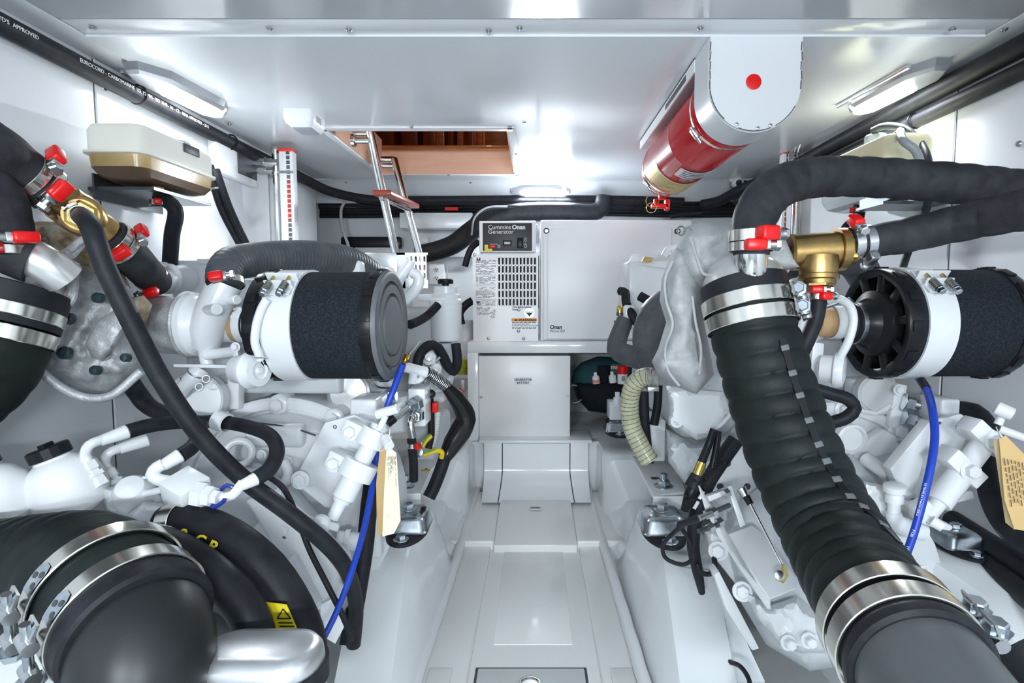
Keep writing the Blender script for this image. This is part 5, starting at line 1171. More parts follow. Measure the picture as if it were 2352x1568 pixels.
b = B(); b.prism(PL([(640, 1310, 1.035), (668, 1275, 1.05), (735, 1400, 1.03), (715, 1420, 1.02)]), (0, .03, 0), .008); obj('rib', b, paint, t)
for x, y, d, r_ in ((690, 1102, 1.19, 15), (640, 1130, 1.17, 12), (720, 1470, 1.03, 12)): bolt(t, x, y, d, r_)
# shift valve plate and strut
b = PR([(746, 970), (813, 952), (880, 980), (862, 1040), (800, 1165), (747, 1166), (695, 1124), (679, 1094)], 1.235, .014, .003); pl_ = obj('mounting_plate', b, paint, t)
b = B(); b.torus(P(769, 980, 1.234), (0, 1, 0), 3.6 * S(1.2), .001, 16, 5); obj('small_hole', b, groove, pl_)
t = thing('trailing_pump', 'white cylinder strut with clamps and T handle on the left gearbox', 'pump', P(770, 1190, 1.15))
A, Z = (876, 972, 1.17), (768, 1182, 1.12); s_ = S(1.15)
def lerp3(a, c, f): return tuple(a[i] + (c[i] - a[i]) * f for i in range(3))
b = B(); CY_(b, lerp3(A, Z, .02), lerp3(A, Z, .45), 21, 21, 28); CY_(b, lerp3(A, Z, .42), lerp3(A, Z, .82), 27, 27, 28, .002); CY_(b, lerp3(A, Z, .82), lerp3(A, Z, .86), 22, 20, 24); CY_(b, lerp3(A, Z, .86), lerp3(A, Z, 1.04), 16, 14, 20); obj('barrel', b, paint, t)
for f, r_, off in ((.16, 38, 34), (.50, 42, 34)):
    q = P(*lerp3(A, Z, f)); ax = P(*Z) - P(*A); ax.normalize(); b = B(); b.lathe(q - ax * .018, ax, [(0, r_ * s_), (.036, r_ * s_)], 30)
    sd = V((-1, 0, -.25)); sd = (sd - ax * sd.dot(ax)).normalized(); b.bar(q, q + sd * 72 * s_, .036, 46 * s_, (0, -1, 0), .004); cl = obj('clamp_block', b, paint, t)
    b = B(); b.hexb(q + sd * 56 * s_ + V((0, -23 * s_, -.004)), (0, -1, .15), 14 * s_, .012); obj('clamp_bolt', b, paint, cl)
b = B(); CY_(b, (864, 952, 1.15), (914, 938, 1.14), 12, 11, 20, .003); obj('handle', b, chip, t)
b = B(); CY_(b, (872, 985, 1.14), (886, 955, 1.145), 8, 7); CY_(b, (884, 1005, 1.12), (895, 1026, 1.10), 12, 12, 18, .001); obj('pin', b, paint, t)
b = B(); CY_(b, (708, 1192, 1.1), (778, 1214, 1.1), 8, 8, 12); b.lathe(P(738, 1203, 1.095), (0, -1, .1), [(0, .02), (.008, .018), (.014, .01), (.016, 0)], 18); b.prism(PL([(742, 1212), (772, 1218), (776, 1206), (750, 1200)], 1.09), (0, .008, 0)); obj('tee_handle', b, chip, t)
# paper tags
t = thing('paper_tag', 'cream printed paper tag hanging beside the left engine mount', 'tag', P(892, 1235, 1.1))
b = B(); b.prism(PL([(888, 1020, 1.11), (910, 1040, 1.11), (912, 1060, 1.105), (920, 1195, 1.085), (905, 1225, 1.085), (878, 1232, 1.09), (882, 1130, 1.095)]), (.0, .0008, 0)); cd = obj('card', b, paper, t)
b = B()
for k in range(7):
    x = 889 + k * 3.2; y = 1048
    while y < 1180:
        e = y + random.Random(k * 97 + y).uniform(6, 22); b.bar(P(x + (y - 1048) * .02, y, 1.1065 - .00012 * (y - 1048)), P(x + (min(e, 1185) - 1048) * .02, min(e, 1185), 1.1065 - .00012 * (min(e, 1185) - 1048)), .0009, .0005, (0, -1, 0)); y = e + 4
obj('printing', b, mat('tag_ink', (.18, .14, .08), .7), cd)
b = B(); b.prism(PL([(872, 1035, 1.125), (889, 1020, 1.115), (884, 1130, 1.10), (880, 1225, 1.10), (866, 1236, 1.11), (864, 1110, 1.12)]), (0, .0008, 0)); lab(obj('back_card', b, paperk, t), 'tan back leaf')
b = B(); b.tube(PL([(886, 975, 1.14), (874, 1005, 1.12), (872, 1035, 1.12), (890, 1025, 1.11), (896, 985, 1.13)]), .0011, 6); obj('string', b, mat('string', (.75, .72, .65), .8), t)
# ================================================================== hydraulic fittings and hoses
def hyd_end(t, pts, rpx, nutpx, side):                  # white swaged hose end with elbow
    b = B(); b.tube(PL(pts), rpx * S(pts[0][2]), 16); return obj('elbow', b, paint, t)
t = thing('hydraulic_block', 'white hydraulic block with elbow fittings above the big black hoses', 'fitting', P(425, 1170, .95))
q = P(428, 1125, .93); R = Matrix.Rotation(.32, 3, 'Y') @ Matrix.Rotation(-.35, 3, 'Z') @ Matrix.Rotation(.45, 3, 'X'); b = B(); b.box(q, (.055, .055, .046), R, .003); obj('block', b, chip, t)
b = B(); b.lathe(P(452, 1135, .915), (1, -.1, -.12), [(0, .022), (.016, .022), (.018, .018), (.03, .018), (.031, .012), (.04, .012)], 6); obj('hex_union', b, chip, t)
b = B(); CY_(b, (412, 1110, .93), (378, 1104, .935), 15, 13, 6); obj('hex_union', b, chip, t)
b = B(); b.tube(PL([(490, 1140, .92), (512, 1142, .92), (535, 1136, .925), (550, 1118, .93), (558, 1108, .935)]), .0085, 16); obj('elbow', b, paint, t)
b = B(); CY_(b, (552, 1116, .93), (590, 1098, .95), 13, 16, 12, .002); obj('swage', b, chip, t)
b = B(); b.tube(PL([(390, 1106, .935), (362, 1100, .935), (350, 1088, .935), (360, 1074, .94), (375, 1066, .945)]), .0105, 16); obj('elbow', b, paint, t)
b = B(); CY_(b, (372, 1070, .945), (416, 1044, .965), 14, 17, 12, .002); obj('swage', b, chip, t)
b = B(); b.tube(PL([(484, 1158, .91), (492, 1164, .905), (514, 1150, .905), (516, 1146, .905)]), .0035, 8); b.tube(PL([(508, 1124, .93), (522, 1114, .93), (538, 1122, .93), (534, 1128, .93)]), .0035, 8); lab(obj('blue_collar', b, bluepl, t), 'blue plastic collar')
hose('hydraulic_hose', 'black hydraulic hose looping right to the white hydraulic block', PL([(588, 1099, .95), (618, 1078, .97), (636, 1040, 1.0), (622, 1002, 1.05), (570, 980, 1.1), (500, 968, 1.15), (430, 965, 1.2), (330, 930, 1.22), (300, 888, 1.22)]), 17 * S(1.02), n=20)
hose('hydraulic_hose', 'short black hydraulic hose rising from the upper swage of the white block', PL([(414, 1046, .965), (440, 1028, .99), (455, 1005, 1.03), (462, 975, 1.08)]), 17 * S(.98), n=20)
b = B(); b.lathe(P(510, 968, 1.13), (1, -.3, -.25), [(-.014, 19 * S(1.13)), (-.013, 23 * S(1.13)), (.013, 23 * S(1.13)), (.014, 19 * S(1.13))], 26, close=True); b.prism(PL([(495, 950), (520, 945), (530, 985), (505, 990)], 1.15), (0, .01, 0), .002); tag(obj('hose_clip', b, paint), 'white clip holding a hydraulic hose to the left housing', 'clip')
# pressure elbows by the reservoir
t = thing('pressure_elbow', 'pair of white pipe elbows with swaged hose ends by the reservoirs', 'fitting', P(230, 1080, 1.0))
for dx, dy, dd_ in ((0, 0, 0), (45, 18, .06)):
    b = B(); b.tube(PL([(205 + dx, 1065 + dy, 1.0 + dd_), (196 + dx, 1045 + dy, 1.0 + dd_), (205 + dx, 1022 + dy, 1.0 + dd_), (238 + dx, 1008 + dy, 1.02 + dd_)]), .009, 16); obj('elbow', b, paint, t)
    b = B(); CY_(b, (228 + dx, 1013 + dy, 1.015 + dd_), (294 + dx, 990 + dy, 1.05 + dd_), 13, 17, 12, .002); obj('swage', b, chip, t)
    b = B(); q = P(205 + dx, 1066 + dy, 1.0 + dd_); q2 = P(238 + dx, 1115 + dy, 1.0 + dd_); b.lathe(q, q2 - q, [(-.004, .014), (.012, .014), (.013, .011), (.018, .011), (.018, .016), (.026, .016), (.026, .012), (.045, .013)], 6); obj('pipe_nut', b, chip, t)
hose('hydraulic_hose', 'black hydraulic hose joining the upper reservoir elbow', PL([(290, 992, 1.05), (340, 978, 1.08), (400, 970, 1.13), (450, 968, 1.17)]), 17 * S(1.06), n=20)
# white valve body between reservoir and block
t = thing('control_valve', 'white cast control valve between the reservoirs and hydraulic block', 'valve', P(300, 1190, 1.0))
b = B(); b.pillow([(230, 1125), (290, 1105), (350, 1120), (380, 1150), (350, 1180), (290, 1190), (245, 1170)], 1.02, .04, .05, rim=35, spacing=10, wr=.006, wf=.05); obj('body', b, paint, t)
b = B(); b.lathe(P(302, 1125, .97), (.2, -.6, .6), [(-.02, .034), (0, .03), (.012, .022), (.017, .008), (.018, 0)], 24); obj('dome', b, paint, t)
b = B(); b.prism(PL([(240, 1150), (275, 1135), (285, 1165), (262, 1178), (245, 1172)], .97), (0, .03, 0), .006); obj('arm', b, paint, t)
b = B(); CY_(b, (330, 1135, .97), (390, 1120, .95), 9, 8, 14); b.tube(PL([(320, 1105, .99), (332, 1096, .98), (350, 1098, .98)]), .003, 8); obj('lever', b, paint, t)
# reservoirs
for x, y, rp, d, lb in ((152, 1112, 78, 1.0, 'white oil reservoir with a black cap beside the elbows'), (-12, 1135, 76, .95, 'white oil reservoir cut off at the left edge')):
    c = P(x, y, d); r = rp * S(d); ax = V((-.35, -.1, 1)).normalized()
    t = thing('oil_reservoir', lb, 'reservoir', c - V((0, 0, r)), 'white oil reservoirs')
    b = B(); b.lathe(c, ax, [(-r * .95, r * .4), (-r * .8, r * .8), (-r * .4, r * .98), (0, r), (r * .4, r * .93), (r * .68, r * .72), (r * .82, r * .5), (r * .92, r * .46)], 40); obj('body', b, plastic_w, t)
    b = B(); b.lathe(c, ax, [(r * .9, r * .5), (r * .92, r * .54), (r * 1.22, r * .54), (r * 1.26, r * .48), (r * 1.26, 0)], 16); x_, y_ = frame(ax); b.bar(c + ax * r * 1.27 - x_ * r * .2, c + ax * r * 1.27 + x_ * r * .2, .012, .012, ax, .002); obj('cap', b, blackpl, t, sharp=15)
# ================================================================== big raw water hoses
t = hosething('raw_water_hose', 'thick black hose with yellow lettering bending down to the bilge', PL([(385, 1205, .92), (430, 1200, .91), (520, 1235, .90), (610, 1310, .89), (670, 1400, .88), (700, 1480, .88), (700, 1600, .88)]), [46 * S(.92), 46 * S(.91), 48 * S(.9), 50 * S(.89), 50 * S(.88), 50 * S(.88), 50 * S(.88)], n=32)
b = B(); b.ring(P(410, 1202, .915), P(430, 1200, .91) - P(385, 1205, .92), 48 * S(.92), .028, .002); obj('clamp_band', b, band, t)
for s2, x, y, rt in (('2', 410, 1238, -10), ('C', 443, 1249, -18), ('P', 474, 1262, -24)):
    q = P(x, y, .855); a = math.radians(rt); text('yellow_lettering', s2, q, (math.cos(a), .05, math.sin(a)), (-math.sin(a), .25, math.cos(a)), 34 * S(.9), yellow, t, bold=.03)
b = B(); b.prism(PL([(603, 1382), (658, 1388), (686, 1453), (622, 1452)], .832), (0, .001, 0)); yl = lab(obj('yellow_label', b, yellow, t), 'yellow label with a black triangle')
b = B()
for e in (((637, 1420), (650, 1398)), ((650, 1398), (668, 1420)), ((668, 1420), (637, 1420)), ((640, 1430), (672, 1430)), ((642, 1438), (676, 1438)), ((645, 1446), (679, 1446))): b.bar(P(*e[0], .8315), P(*e[1], .8315), .0018, .0008, (0, -1, 0))
obj('label_marks', b, ink, yl)
# white manifold where the hoses start
b = B(); b.pillow([(290, 1180), (330, 1150), (390, 1158), (408, 1180), (385, 1215), (340, 1225), (295, 1205)], .97, .05, .05, rim=22, spacing=10); tag(obj('water_manifold', b, paint), 'white manifold feeding the two thick black hoses', 'manifold')
t = hosething('raw_water_hose', 'plain thick black hose curving inside the yellow lettered one', PL([(335, 1238, .85), (390, 1252, .835), (468, 1300, .82), (535, 1362, .81), (580, 1432, .80), (594, 1500, .80), (590, 1600, .80)]), [37 * S(.86), 37 * S(.85), 40 * S(.84), 42 * S(.83), 43 * S(.82), 43 * S(.82), 43 * S(.82)], n=32)
b = B(); b.lathe(P(325, 1236, .855), P(390, 1252, .835) - P(335, 1238, .85), [(0, 34 * S(.86)), (.001, 39 * S(.86)), (.045, 40 * S(.86)), (.047, 37 * S(.86))], 30, close=True); obj('aluminium_ferrule', b, alu, t)
# white oil pan behind those hoses
b = B(); b.prism(PL([(400, 1285), (440, 1290), (490, 1320), (508, 1345), (470, 1382), (440, 1370)], .84), (0, .06, 0), .004); bolt_ = obj('corner_bracket', b, chip); tag(bolt_, 'white bent bracket beside the steel exhaust clamps', 'bracket')
bolt(bolt_, 460, 1362, .835, 14, m=zinc, name='bolt')
b = B(); b.lathe(P(470, 1460, .95), (.3, -1, .3), [(0, 95 * S(.95)), (.02, 95 * S(.95)), (.025, 80 * S(.95)), (.02, 60 * S(.95)), (.05, 40 * S(.95)), (.05, 0)], 40); tag(obj('shaft_coupling', b, mat('dull_grey', (.18, .19, .2), .5)), 'dull grey round coupling below the white bracket', 'coupling')
# metal box with black strap at the bottom
a, c = P(478, 1458, .72), P(752, 1458, .72); cx, hx = (a.x + c.x) / 2, (c.x - a.x) / 2; zt0 = a.z
t = thing('strainer_box', 'silver rounded box with a black strap at the bottom edge', 'box', (cx, .70, zt0 - .25))
b = B(); b.loft([rr(cx, .70, hx, .05, .045, zt0 - .25, 8), rr(cx, .70, hx, .05, .045, zt0 - .03, 8), rr(cx, .70, hx * .97, .047, .042, zt0 - .012, 8), rr(cx, .70, hx * .90, .04, .036, zt0 - .003, 8), rr(cx, .70, hx * .8, .03, .026, zt0, 8)]); obj('case', b, alu, t, sharp=50)
b = B(); b.loft([rr(cx, .70, hx + .004, .054, .048, zt0 - .052, 8), rr(cx, .70, hx + .004, .054, .048, zt0 - .026, 8)]); obj('strap', b, rub, t)
# ================================================================== LEFT EXHAUST: elbow, blanket, big hose
t = thing('exhaust_elbow', 'bare steel exhaust elbow with riser stub at the left edge', 'exhaust elbow', P(60, 700, 1.0))
ax = (P(-10, 800, .98) - P(65, 600, 1.03)).normalized(); q = P(55, 620, 1.03)
b = B(); b.lathe(q, ax, [(-.03, .03), (-.005, .055), (.01, .072), (.06, .078), (.085, .080)], 40); obj('elbow_body', b, elbowm, t)
b = B(); b.tube(PL([(60, 640, 1.0), (95, 600, .99), (120, 575, 1.0)]), [.030, .034, .034], 28); b.tube(PL([(150, 640, 1.0), (110, 610, .98), (70, 590, .97)]), .032, 28); obj('riser_stub', b, elbowm, t)
t = XH1 = hosething('exhaust_hose', 'huge black exhaust hose at the lower left corner', PL([(5, 735, .99), (-40, 840, .98), (-170, 960, .95), (-240, 1120, .88), (-220, 1270, .86), (-60, 1325, .82), (90, 1318, .785), (185, 1318, .755), (250, 1352, .725), (297, 1412, .695)]), [.079, .082, .085, .086, .086, .086, .086, .086, .085, .084], m=rubgreen, n=48, step=.004, rf=wrap(.034, .035, 1, .5))
for f, w_ in (((12, 715, .99), .022), ((-6, 765, .987), .026)):
    tband(t, P(*f), ax, .083, w_, (-1, -.4, 0), th=.003)
b = B(); b.lathe(P(25, 683, 1.0), ax, [(-.02, .079), (-.018, .084), (.05, .084), (.05, .079)], 44, close=True); obj('rubber_cuff', b, rub, t)
axl = (P(297, 1412, .695) - P(247, 1345, .735)).normalized()
pc = []
for f in (.0, 1.0):
    c = P(250, 1350, .728).lerp(P(297, 1410, .698), f); bo_ = tband(t, c, axl, .0885, .026, (-1, -.6, .05), boltr=.012, th=.003)
    sd_ = V((-1, -.6, .05)); sd_ = (sd_ - axl * sd_.dot(axl)).normalized(); tg_ = axl.cross(sd_)
    if tg_.z < 0: tg_ = -tg_
    def onb(an, l, r=.0925): return c + (sd_ * math.cos(an) + tg_ * math.sin(an)) * r + axl * l
    b = B(); b.grid(lambda u, v: onb(.45 + .42 * u, (v - .5) * .022 * (1 if u < .8 else 1 - (u - .8) * 2.5)), 12, 2); obj('perforated_tongue', b, zinc, bo_)
    for an, l in ((.58, .004), (.68, -.005), (.74, .005)):
        b = B(); b.lathe(onb(an, l), onb(an, l) - c - axl * l, [(0, .0038), (.0008, .0038)], 12); obj('tongue_hole', b, groove, bo_)
b = B(); b.lathe(P(322, 1447, .678), axl, [(-.03, .0885), (.004, .0885), (.008, .084)], 48); obj('hose_cuff', b, rub, t)
b = B(); b.tube(PL([(310, 1432, .688), (330, 1490, .665), (325, 1590, .65), (300, 1720, .64)]), .080, 40); o = obj('exhaust_pipe', b, mat('smooth_rubber', (.012, .014, .015), .4), None); tag(o, 'smooth black exhaust elbow below the steel clamps at lower left', 'pipe')
# heat blanket of the left elbow
t = thing('heat_blanket', 'silver quilted heat blanket with black snaps on the left exhaust elbow', 'blanket', P(200, 900, 1.1))
dl = lambda x, y: 1.16 + .0002 * (x - 100)
b = B(); b.pillow([(150, 620), (200, 600), (250, 610), (285, 640), (300, 690), (295, 760), (330, 830), (325, 850), (255, 905), (205, 912), (150, 895), (105, 870), (80, 835), (90, 790), (130, 760), (160, 700)], dl, .07, .08, rim=55, spacing=10, wr=.022, wf=.022, seed=2); obj('quilted_body', b, blanket, t, sharp=80)
b = B(); b.pillow([(35, 515), (90, 508), (185, 510), (215, 535), (235, 575), (280, 620), (300, 660), (290, 690), (230, 650), (190, 610), (120, 570), (60, 570)], lambda x, y: 1.14 + .0003 * (x - 100), .06, .05, rim=38, spacing=9, wr=.026, wf=.04, seed=5); lab(obj('top_flap', b, blanket_b, t, sharp=80), 'rust stained top flap')
b = B(); b.tube(PL([(190, 560, 1.06), (160, 590, 1.04), (150, 575, 1.03)]), .006, 8); b.tube(PL([(230, 545, 1.08), (190, 550, 1.05), (160, 575, 1.04), (145, 582, 1.04)]), .007, 10); obj('binding', b, blanket, t)
b = B(); b.tube(PL([(160, 612, 1.08), (168, 650, 1.05), (160, 690, 1.04), (145, 700, 1.04)]), .009, 10); b.tube(PL([(152, 618, 1.08), (156, 650, 1.05), (150, 685, 1.04)]), .006, 10); obj('binding', b, blanket, t)
b = B(); b.tube(PL([(82, 800, 1.05), (90, 845, 1.06), (120, 875, 1.07), (160, 900, 1.08), (205, 914, 1.09), (255, 908, 1.1), (325, 852, 1.12)]), .0085, 12); obj('binding', b, blanket, t)
b = B(); b.pillow([(195, 790), (225, 735), (280, 700), (292, 740), (270, 790), (235, 830), (210, 820)], 1.105, .02, .02, rim=12, spacing=8, wr=.006, wf=.05); obj('patch', b, blanket, t, sharp=80)
for x, y, d, r_ in ((222, 683, 1.085, 12), (152, 731, 1.07, 14), (145, 810, 1.07, 15), (216, 850, 1.085, 11), (286, 821, 1.10, 10)):
    b = B(); b.lathe(P(x, y, d), (.05, -1, .15), [(-.01, r_ * S(d)), (.001, r_ * S(d)), (.004, r_ * .8 * S(d)), (.005, 0)], 22); obj('snap', b, mat('snap_dark', (.02, .04, .045), .25), t)
b = B(); u1 = V((1, 0, 0)); b.tube(PL([(285, 750, 1.28), (320, 748, 1.29), (380, 745, 1.3), (425, 745, 1.3), (440, 745, 1.3)]), [62 * S(1.3), 66 * S(1.3), 66 * S(1.3), 66 * S(1.3), 72 * S(1.3)], 40, step=.008, rf=lambda L, t_, a: 1 + .035 * math.sin(a * 3 + L * 40) + .02 * math.sin(a * 7 - L * 70)); sl = lab(obj('turbine_sleeve', b, blanket, t, sharp=80), 'silver sleeve round the turbine')
b = B(); b.pillow([(278, 690), (330, 678), (350, 700), (330, 760), (300, 800), (290, 770)], 1.20, .015, .02, rim=25, spacing=10, wr=.006, wf=.04); lab(obj('scorch_flap', b, blanket_b, t), 'brown scorched patch of the sleeve')
b = B(); b.torus(P(436, 745, 1.3), (1, 0, 0), 71 * S(1.3), .006, 40, 8); obj('sleeve_hem', b, blanket, t)
# bronze tee and its hoses
t = thing('bronze_siphon', 'bronze pipe fitting slanting down between black hoses at upper left', 'pipe fitting', P(160, 480, 1.02))
A_, Z_ = P(98, 432, 1.0), P(262, 548, 1.12); ax = (Z_ - A_).normalized(); L = (Z_ - A_).length
b = B(); b.lathe(A_, ax, [(-.02, .026), (.012, .026), (.014, .032), (.03, .033), (.034, .034), (.036, .036), (.05, .036), (.06, .038), (L * .62, .036), (L * .7, .03), (L * .74, .031), (L * .86, .031), (L * .88, .026), (L, .026)], 36); obj('body', b, bronze, t)
b = B(); b.lathe(A_, ax, [(.012, .033), (.014, .037), (.03, .037), (.032, .033)], 6); obj('hex_collar', b, bronze, t, flat=True)
q = A_ + ax * L * .5; dn = -ray(176, 492).normalized(); b = B(); b.lathe(q, dn, [(0, .036), (.03, .036), (.034, .033), (.04, .033), (.042, .028), (.05, .028)], 32); obj('branch', b, bronze, t)
b = B(); b.lathe(q + dn * .044, dn, [(0, .027), (.016, .027), (.018, .022)], 6); obj('branch_nut', b, brass, t, flat=True)
qh = q + dn * .06; qh2 = P(186, 502, qh.y)
t = hosething('drain_hose', 'long black hose running diagonally from the bronze fitting across the left engine', [qh + dn * -.01, qh + V((.012, -.012, -.004))] + PL([(212, 530, .9), (240, 610, .9), (290, 715, .91), (370, 870, .93), (460, 1000, .95), (560, 1100, .98), (660, 1175, 1.0), (740, 1240, 1.02), (785, 1290, 1.06), (808, 1340, 1.12), (818, 1400, 1.16), (812, 1480, 1.18)]), [.016] * 2 + [.0155] * 12, n=22)
clampfit(t, qh + V((.004, -.006, -.002)), dn, .0165, .012, (-.6, 0, .8), False, sc=.7)
t = hosething('siphon_hose', 'black cloth hose entering the bronze fitting from the top left corner', [V((-1.105, .66, P(-140, 280, .86).z + .01)), V((-1.02, .76, P(-140, 280, .86).z + .005))] + PL([(-140, 280, .86), (-40, 325, .9), (40, 385, .96), (75, 415, .985), (112, 442, 1.005)]), .041, m=rubcloth, n=30, step=.008, rf=wrap(.05, .04, 1, .6))
for f, sd in (((62, 405, .976), (.5, -.6, .9)), ((92, 428, .997), (.45, -1, .2))): clampfit(t, P(*f), ax, .0425, .018, sd, sc=1.5)
t = hosething('siphon_hose', 'short black hose joining the bronze fitting to the white water inlet', PL([(248, 540, 1.11), (275, 562, 1.13), (305, 592, 1.17), (335, 625, 1.25), (356, 645, 1.32)]), .035, m=rubcloth, n=30)
for f, sd, sc in (((262, 550, 1.12), (.2, -1, -.1), 1.4), ((278, 566, 1.135), (.9, -.2, .9), 1.3), ((346, 634, 1.285), (-.1, -1, .1), 1.3)): clampfit(t, P(*f), ax, .0365, .016, sd, sc=sc)
t = hosething('siphon_hose', 'black hose dropping into the steel riser at the left edge', [V((-1.105, .66, P(-60, 400, .9).z - .04)), V((-1.0, .8, P(-60, 400, .9).z - .02))] + PL([(-60, 412, .9), (-15, 450, .92), (5, 500, .94), (15, 560, .95), (40, 585, .96), (75, 598, .97)]), .040, m=rubcloth, n=30, rf=wrap(.05, .04, 1, .6), step=.008)
for f, sd in (((14, 555, .95), (1, -.6, .1)), ((14, 578, .95), (.2, -1, 0))): clampfit(t, P(*f), (.1, 0, -1), .0415, .015, sd, sc=1.5)
# blue control cable, thin black cable, dark loom
t = thing('control_cable', 'blue control cable hanging past the left engine mount', 'cable', P(740, 1470, 1.0))
b = TB([(925, 838, 1.30), (900, 905, 1.27), (884, 950, 1.26), (870, 1010, 1.225), (864, 1060, 1.215), (846, 1170, 1.15), (815, 1290, 1.04), (775, 1400, .98), (742, 1468, .95)], 7.5, 14); obj('cable_sheath', b, blue, t)
b = B(); CY_(b, (926, 836, 1.30), (940, 815, 1.32), 5, 4); CY_(b, (932, 828, 1.305), (936, 818, 1.315), 8, 8, 12); lab(obj('cable_end', b, brass, t), 'brass cable end')
b = B(); CY_(b, (940, 815, 1.32), (965, 785, 1.36), 4, 3); obj('cable_rod', b, chrome, t)
hose('thin_cable', 'thin black cable falling from the hydraulic elbow to the bilge', PL([(612, 1090, 1.0), (650, 1120, 1.02), (680, 1180, 1.03), (710, 1260, 1.02), (750, 1340, 1.0), (790, 1420, .99), (810, 1470, .99)]), 7 * S(1.0), cat='cable')
hose('wiring_loom', 'thick black loom hanging behind the blue cable of the left engine', PL([(862, 1060, 1.3), (848, 1160, 1.3), (838, 1260, 1.28), (822, 1360, 1.25), (800, 1480, 1.2)]), 20 * S(1.28), cat='cable')
b = B(); b.prism(PL([(735, 1390), (780, 1365), (790, 1440), (770, 1478), (740, 1460)], 1.05), (0, .002, 0)); tag(obj('paper_label', b, plastic_w), 'crumpled white label behind the blue cable', 'label')
obj_ = B(); CY_(obj_, (770, 1240, 1.25), (830, 1245, 1.27), 22, 22, 24, .004); obj_.ring(P(800, 1242, 1.26), (1, .1, 0), 23 * S(1.26), .012, .004); tag(obj('oil_pipe_union', obj_, paint), 'white pipe union behind the dark loom of the left engine', 'pipe')

# ================================================================== RIGHT ENGINE
t = E2 = thing('diesel_engine', 'white diesel engine on the right side of the walkway', 'engine', P(1800, 1300, 1.7))
obj('block', BX(1560, 715, 2060, 1010, 1.55, 2.35, .02), cast, t)
b = BX(1441, 598, 1600, 716, 2.05, 2.3, .012); ac = obj('aftercooler', b, paint, t)
b = B(); b.prism([P(1441, 604, 2.05), P(1545, 618, 2.04), P(1548, 585, 2.2), P(1452, 583, 2.25)], (0, .02, -.004), .002); sh = obj('cooler_top', b, paint, ac)
b = B(); b.prism(PL([(1474, 600, 2.03), (1496, 602, 2.03), (1500, 591, 2.06), (1480, 589, 2.06)]), (0, .006, 0)); lab(obj('brass_plate', b, gold, ac), 'small brass name plate')
b = B(); b.tube(PL([(1525, 588, 2.1), (1535, 572, 2.1), (1560, 565, 2.1)]), .012, 12); obj('cooler_pipe', b, paint, ac)
# engine front case by the walkway
b = B(); b.pillow([(1530, 885), (1600, 895), (1660, 900), (1680, 950), (1640, 1000), (1600, 1010), (1560, 985), (1535, 975), (1538, 930)], 1.42, .04, .1, rim=18, spacing=10); fc = obj('timing_cover', b, paint, t)
for x, y in ((1555, 968), (1611, 972)): b = B(); b.lathe(P(x, y, 1.385), (0, -1, .05), [(-.02, 15 * S(1.4)), (0, 15 * S(1.4)), (.002, 13 * S(1.4)), (.002, 8 * S(1.4)), (-.006, 7 * S(1.4)), (-.006, 0)], 24); obj('bolt_boss', b, paint, fc)
b = B(); b.tube(PL([(1548, 905, 1.39), (1556, 950, 1.385), (1585, 978, 1.385), (1640, 985, 1.385), (1680, 950, 1.39)]), .005, 8); obj('rib', b, paint, fc)
b = B(); b.pillow([(1530, 985), (1560, 1000), (1600, 1020), (1660, 1000), (1690, 980), (1690, 1080), (1640, 1150), (1580, 1120), (1535, 1060)], 1.52, .05, .1, rim=25, spacing=12, wr=.02, wf=.04); obj('lower_case', b, cast, t)
b = PR([(1625, 1070), (1690, 1030), (1760, 1030), (1800, 1070), (1800, 1180), (1700, 1200), (1640, 1150)], 1.35, .03, .008); mp = obj('mount_pad', b, paint, t)
for x, y in ((1671, 1064), (1654, 1117), (1716, 1117)): b = B(); b.lathe(P(x, y, 1.349), (0, -1, .05), [(0, 8 * S(1.35)), (.0008, 8 * S(1.35))], 18); obj('hole', b, groove, mp)
# compressor behind the drain hose
dT = 1.30; s_ = S(dT); u = V((1, .04, 0)).normalized(); cT = P(1760, 742, dT + .03)
b = B(); b.lathe(cT, u, [(0, 70 * s_), (20 * s_, 73 * s_), (50 * s_, 68 * s_), (90 * s_, 62 * s_), (110 * s_, 50 * s_), (125 * s_, 42 * s_)], 40); tc2 = obj('turbo_compressor', b, paint, t)
b = B(); b.tube(PL([(1838, 780, 1.26), (1836, 740, 1.25), (1838, 700, 1.26), (1846, 655, 1.28)]), [36 * s_, 40 * s_, 38 * s_, 34 * s_], 26); obj('outlet_elbow', b, paint, tc2)
b = B(); b.tube(PL([(1846, 640, 1.28), (1860, 605, 1.32), (1900, 590, 1.4), (1960, 600, 1.5), (1990, 640, 1.6)]), [36 * s_, 37 * s_, 40 * s_, 44 * s_, 44 * s_], 28, step=.003, rf=wrap(.011, .03, 1, .8)); chs = obj('charge_hose', b, rubgrey); tag(chs, 'grey ribbed charge air hose behind the bronze tee', 'hose')
b = B(); b.cyl(P(1872, 738, dT), P(1968, 740, dT + .005), 36 * s_, n=32); inl = obj('inlet_duct', b, tanm, t)
for x, w_ in ((1917, .022), (1940, .016)): b = B(); b.ring(P(x, 739, dT), (1, .05, 0), 36.5 * s_, w_, .003, 36); obj('duct_band', b, chip, inl)
b = B(); CY_(b, (1926, 740, dT), (1952, 740, dT), 37, 37, 30); obj('duct_collar', b, paint, inl)
b = B(); q = P(1908, 698, 1.265); b.cyl(q - V((.012, 0, .004)), q + V((.014, 0, .004)), .007); obj('band_screw', b, zinc, inl)
b = B(); b.tube(PL([(1905, 690, 1.24), (1925, 686, 1.22), (1950, 700, 1.2), (1960, 730, 1.19), (1950, 780, 1.19), (1932, 815, 1.2), (1922, 832, 1.21)]), 9.5 * S(1.2), 14); wp = obj('boost_pipe', b, paint, t)
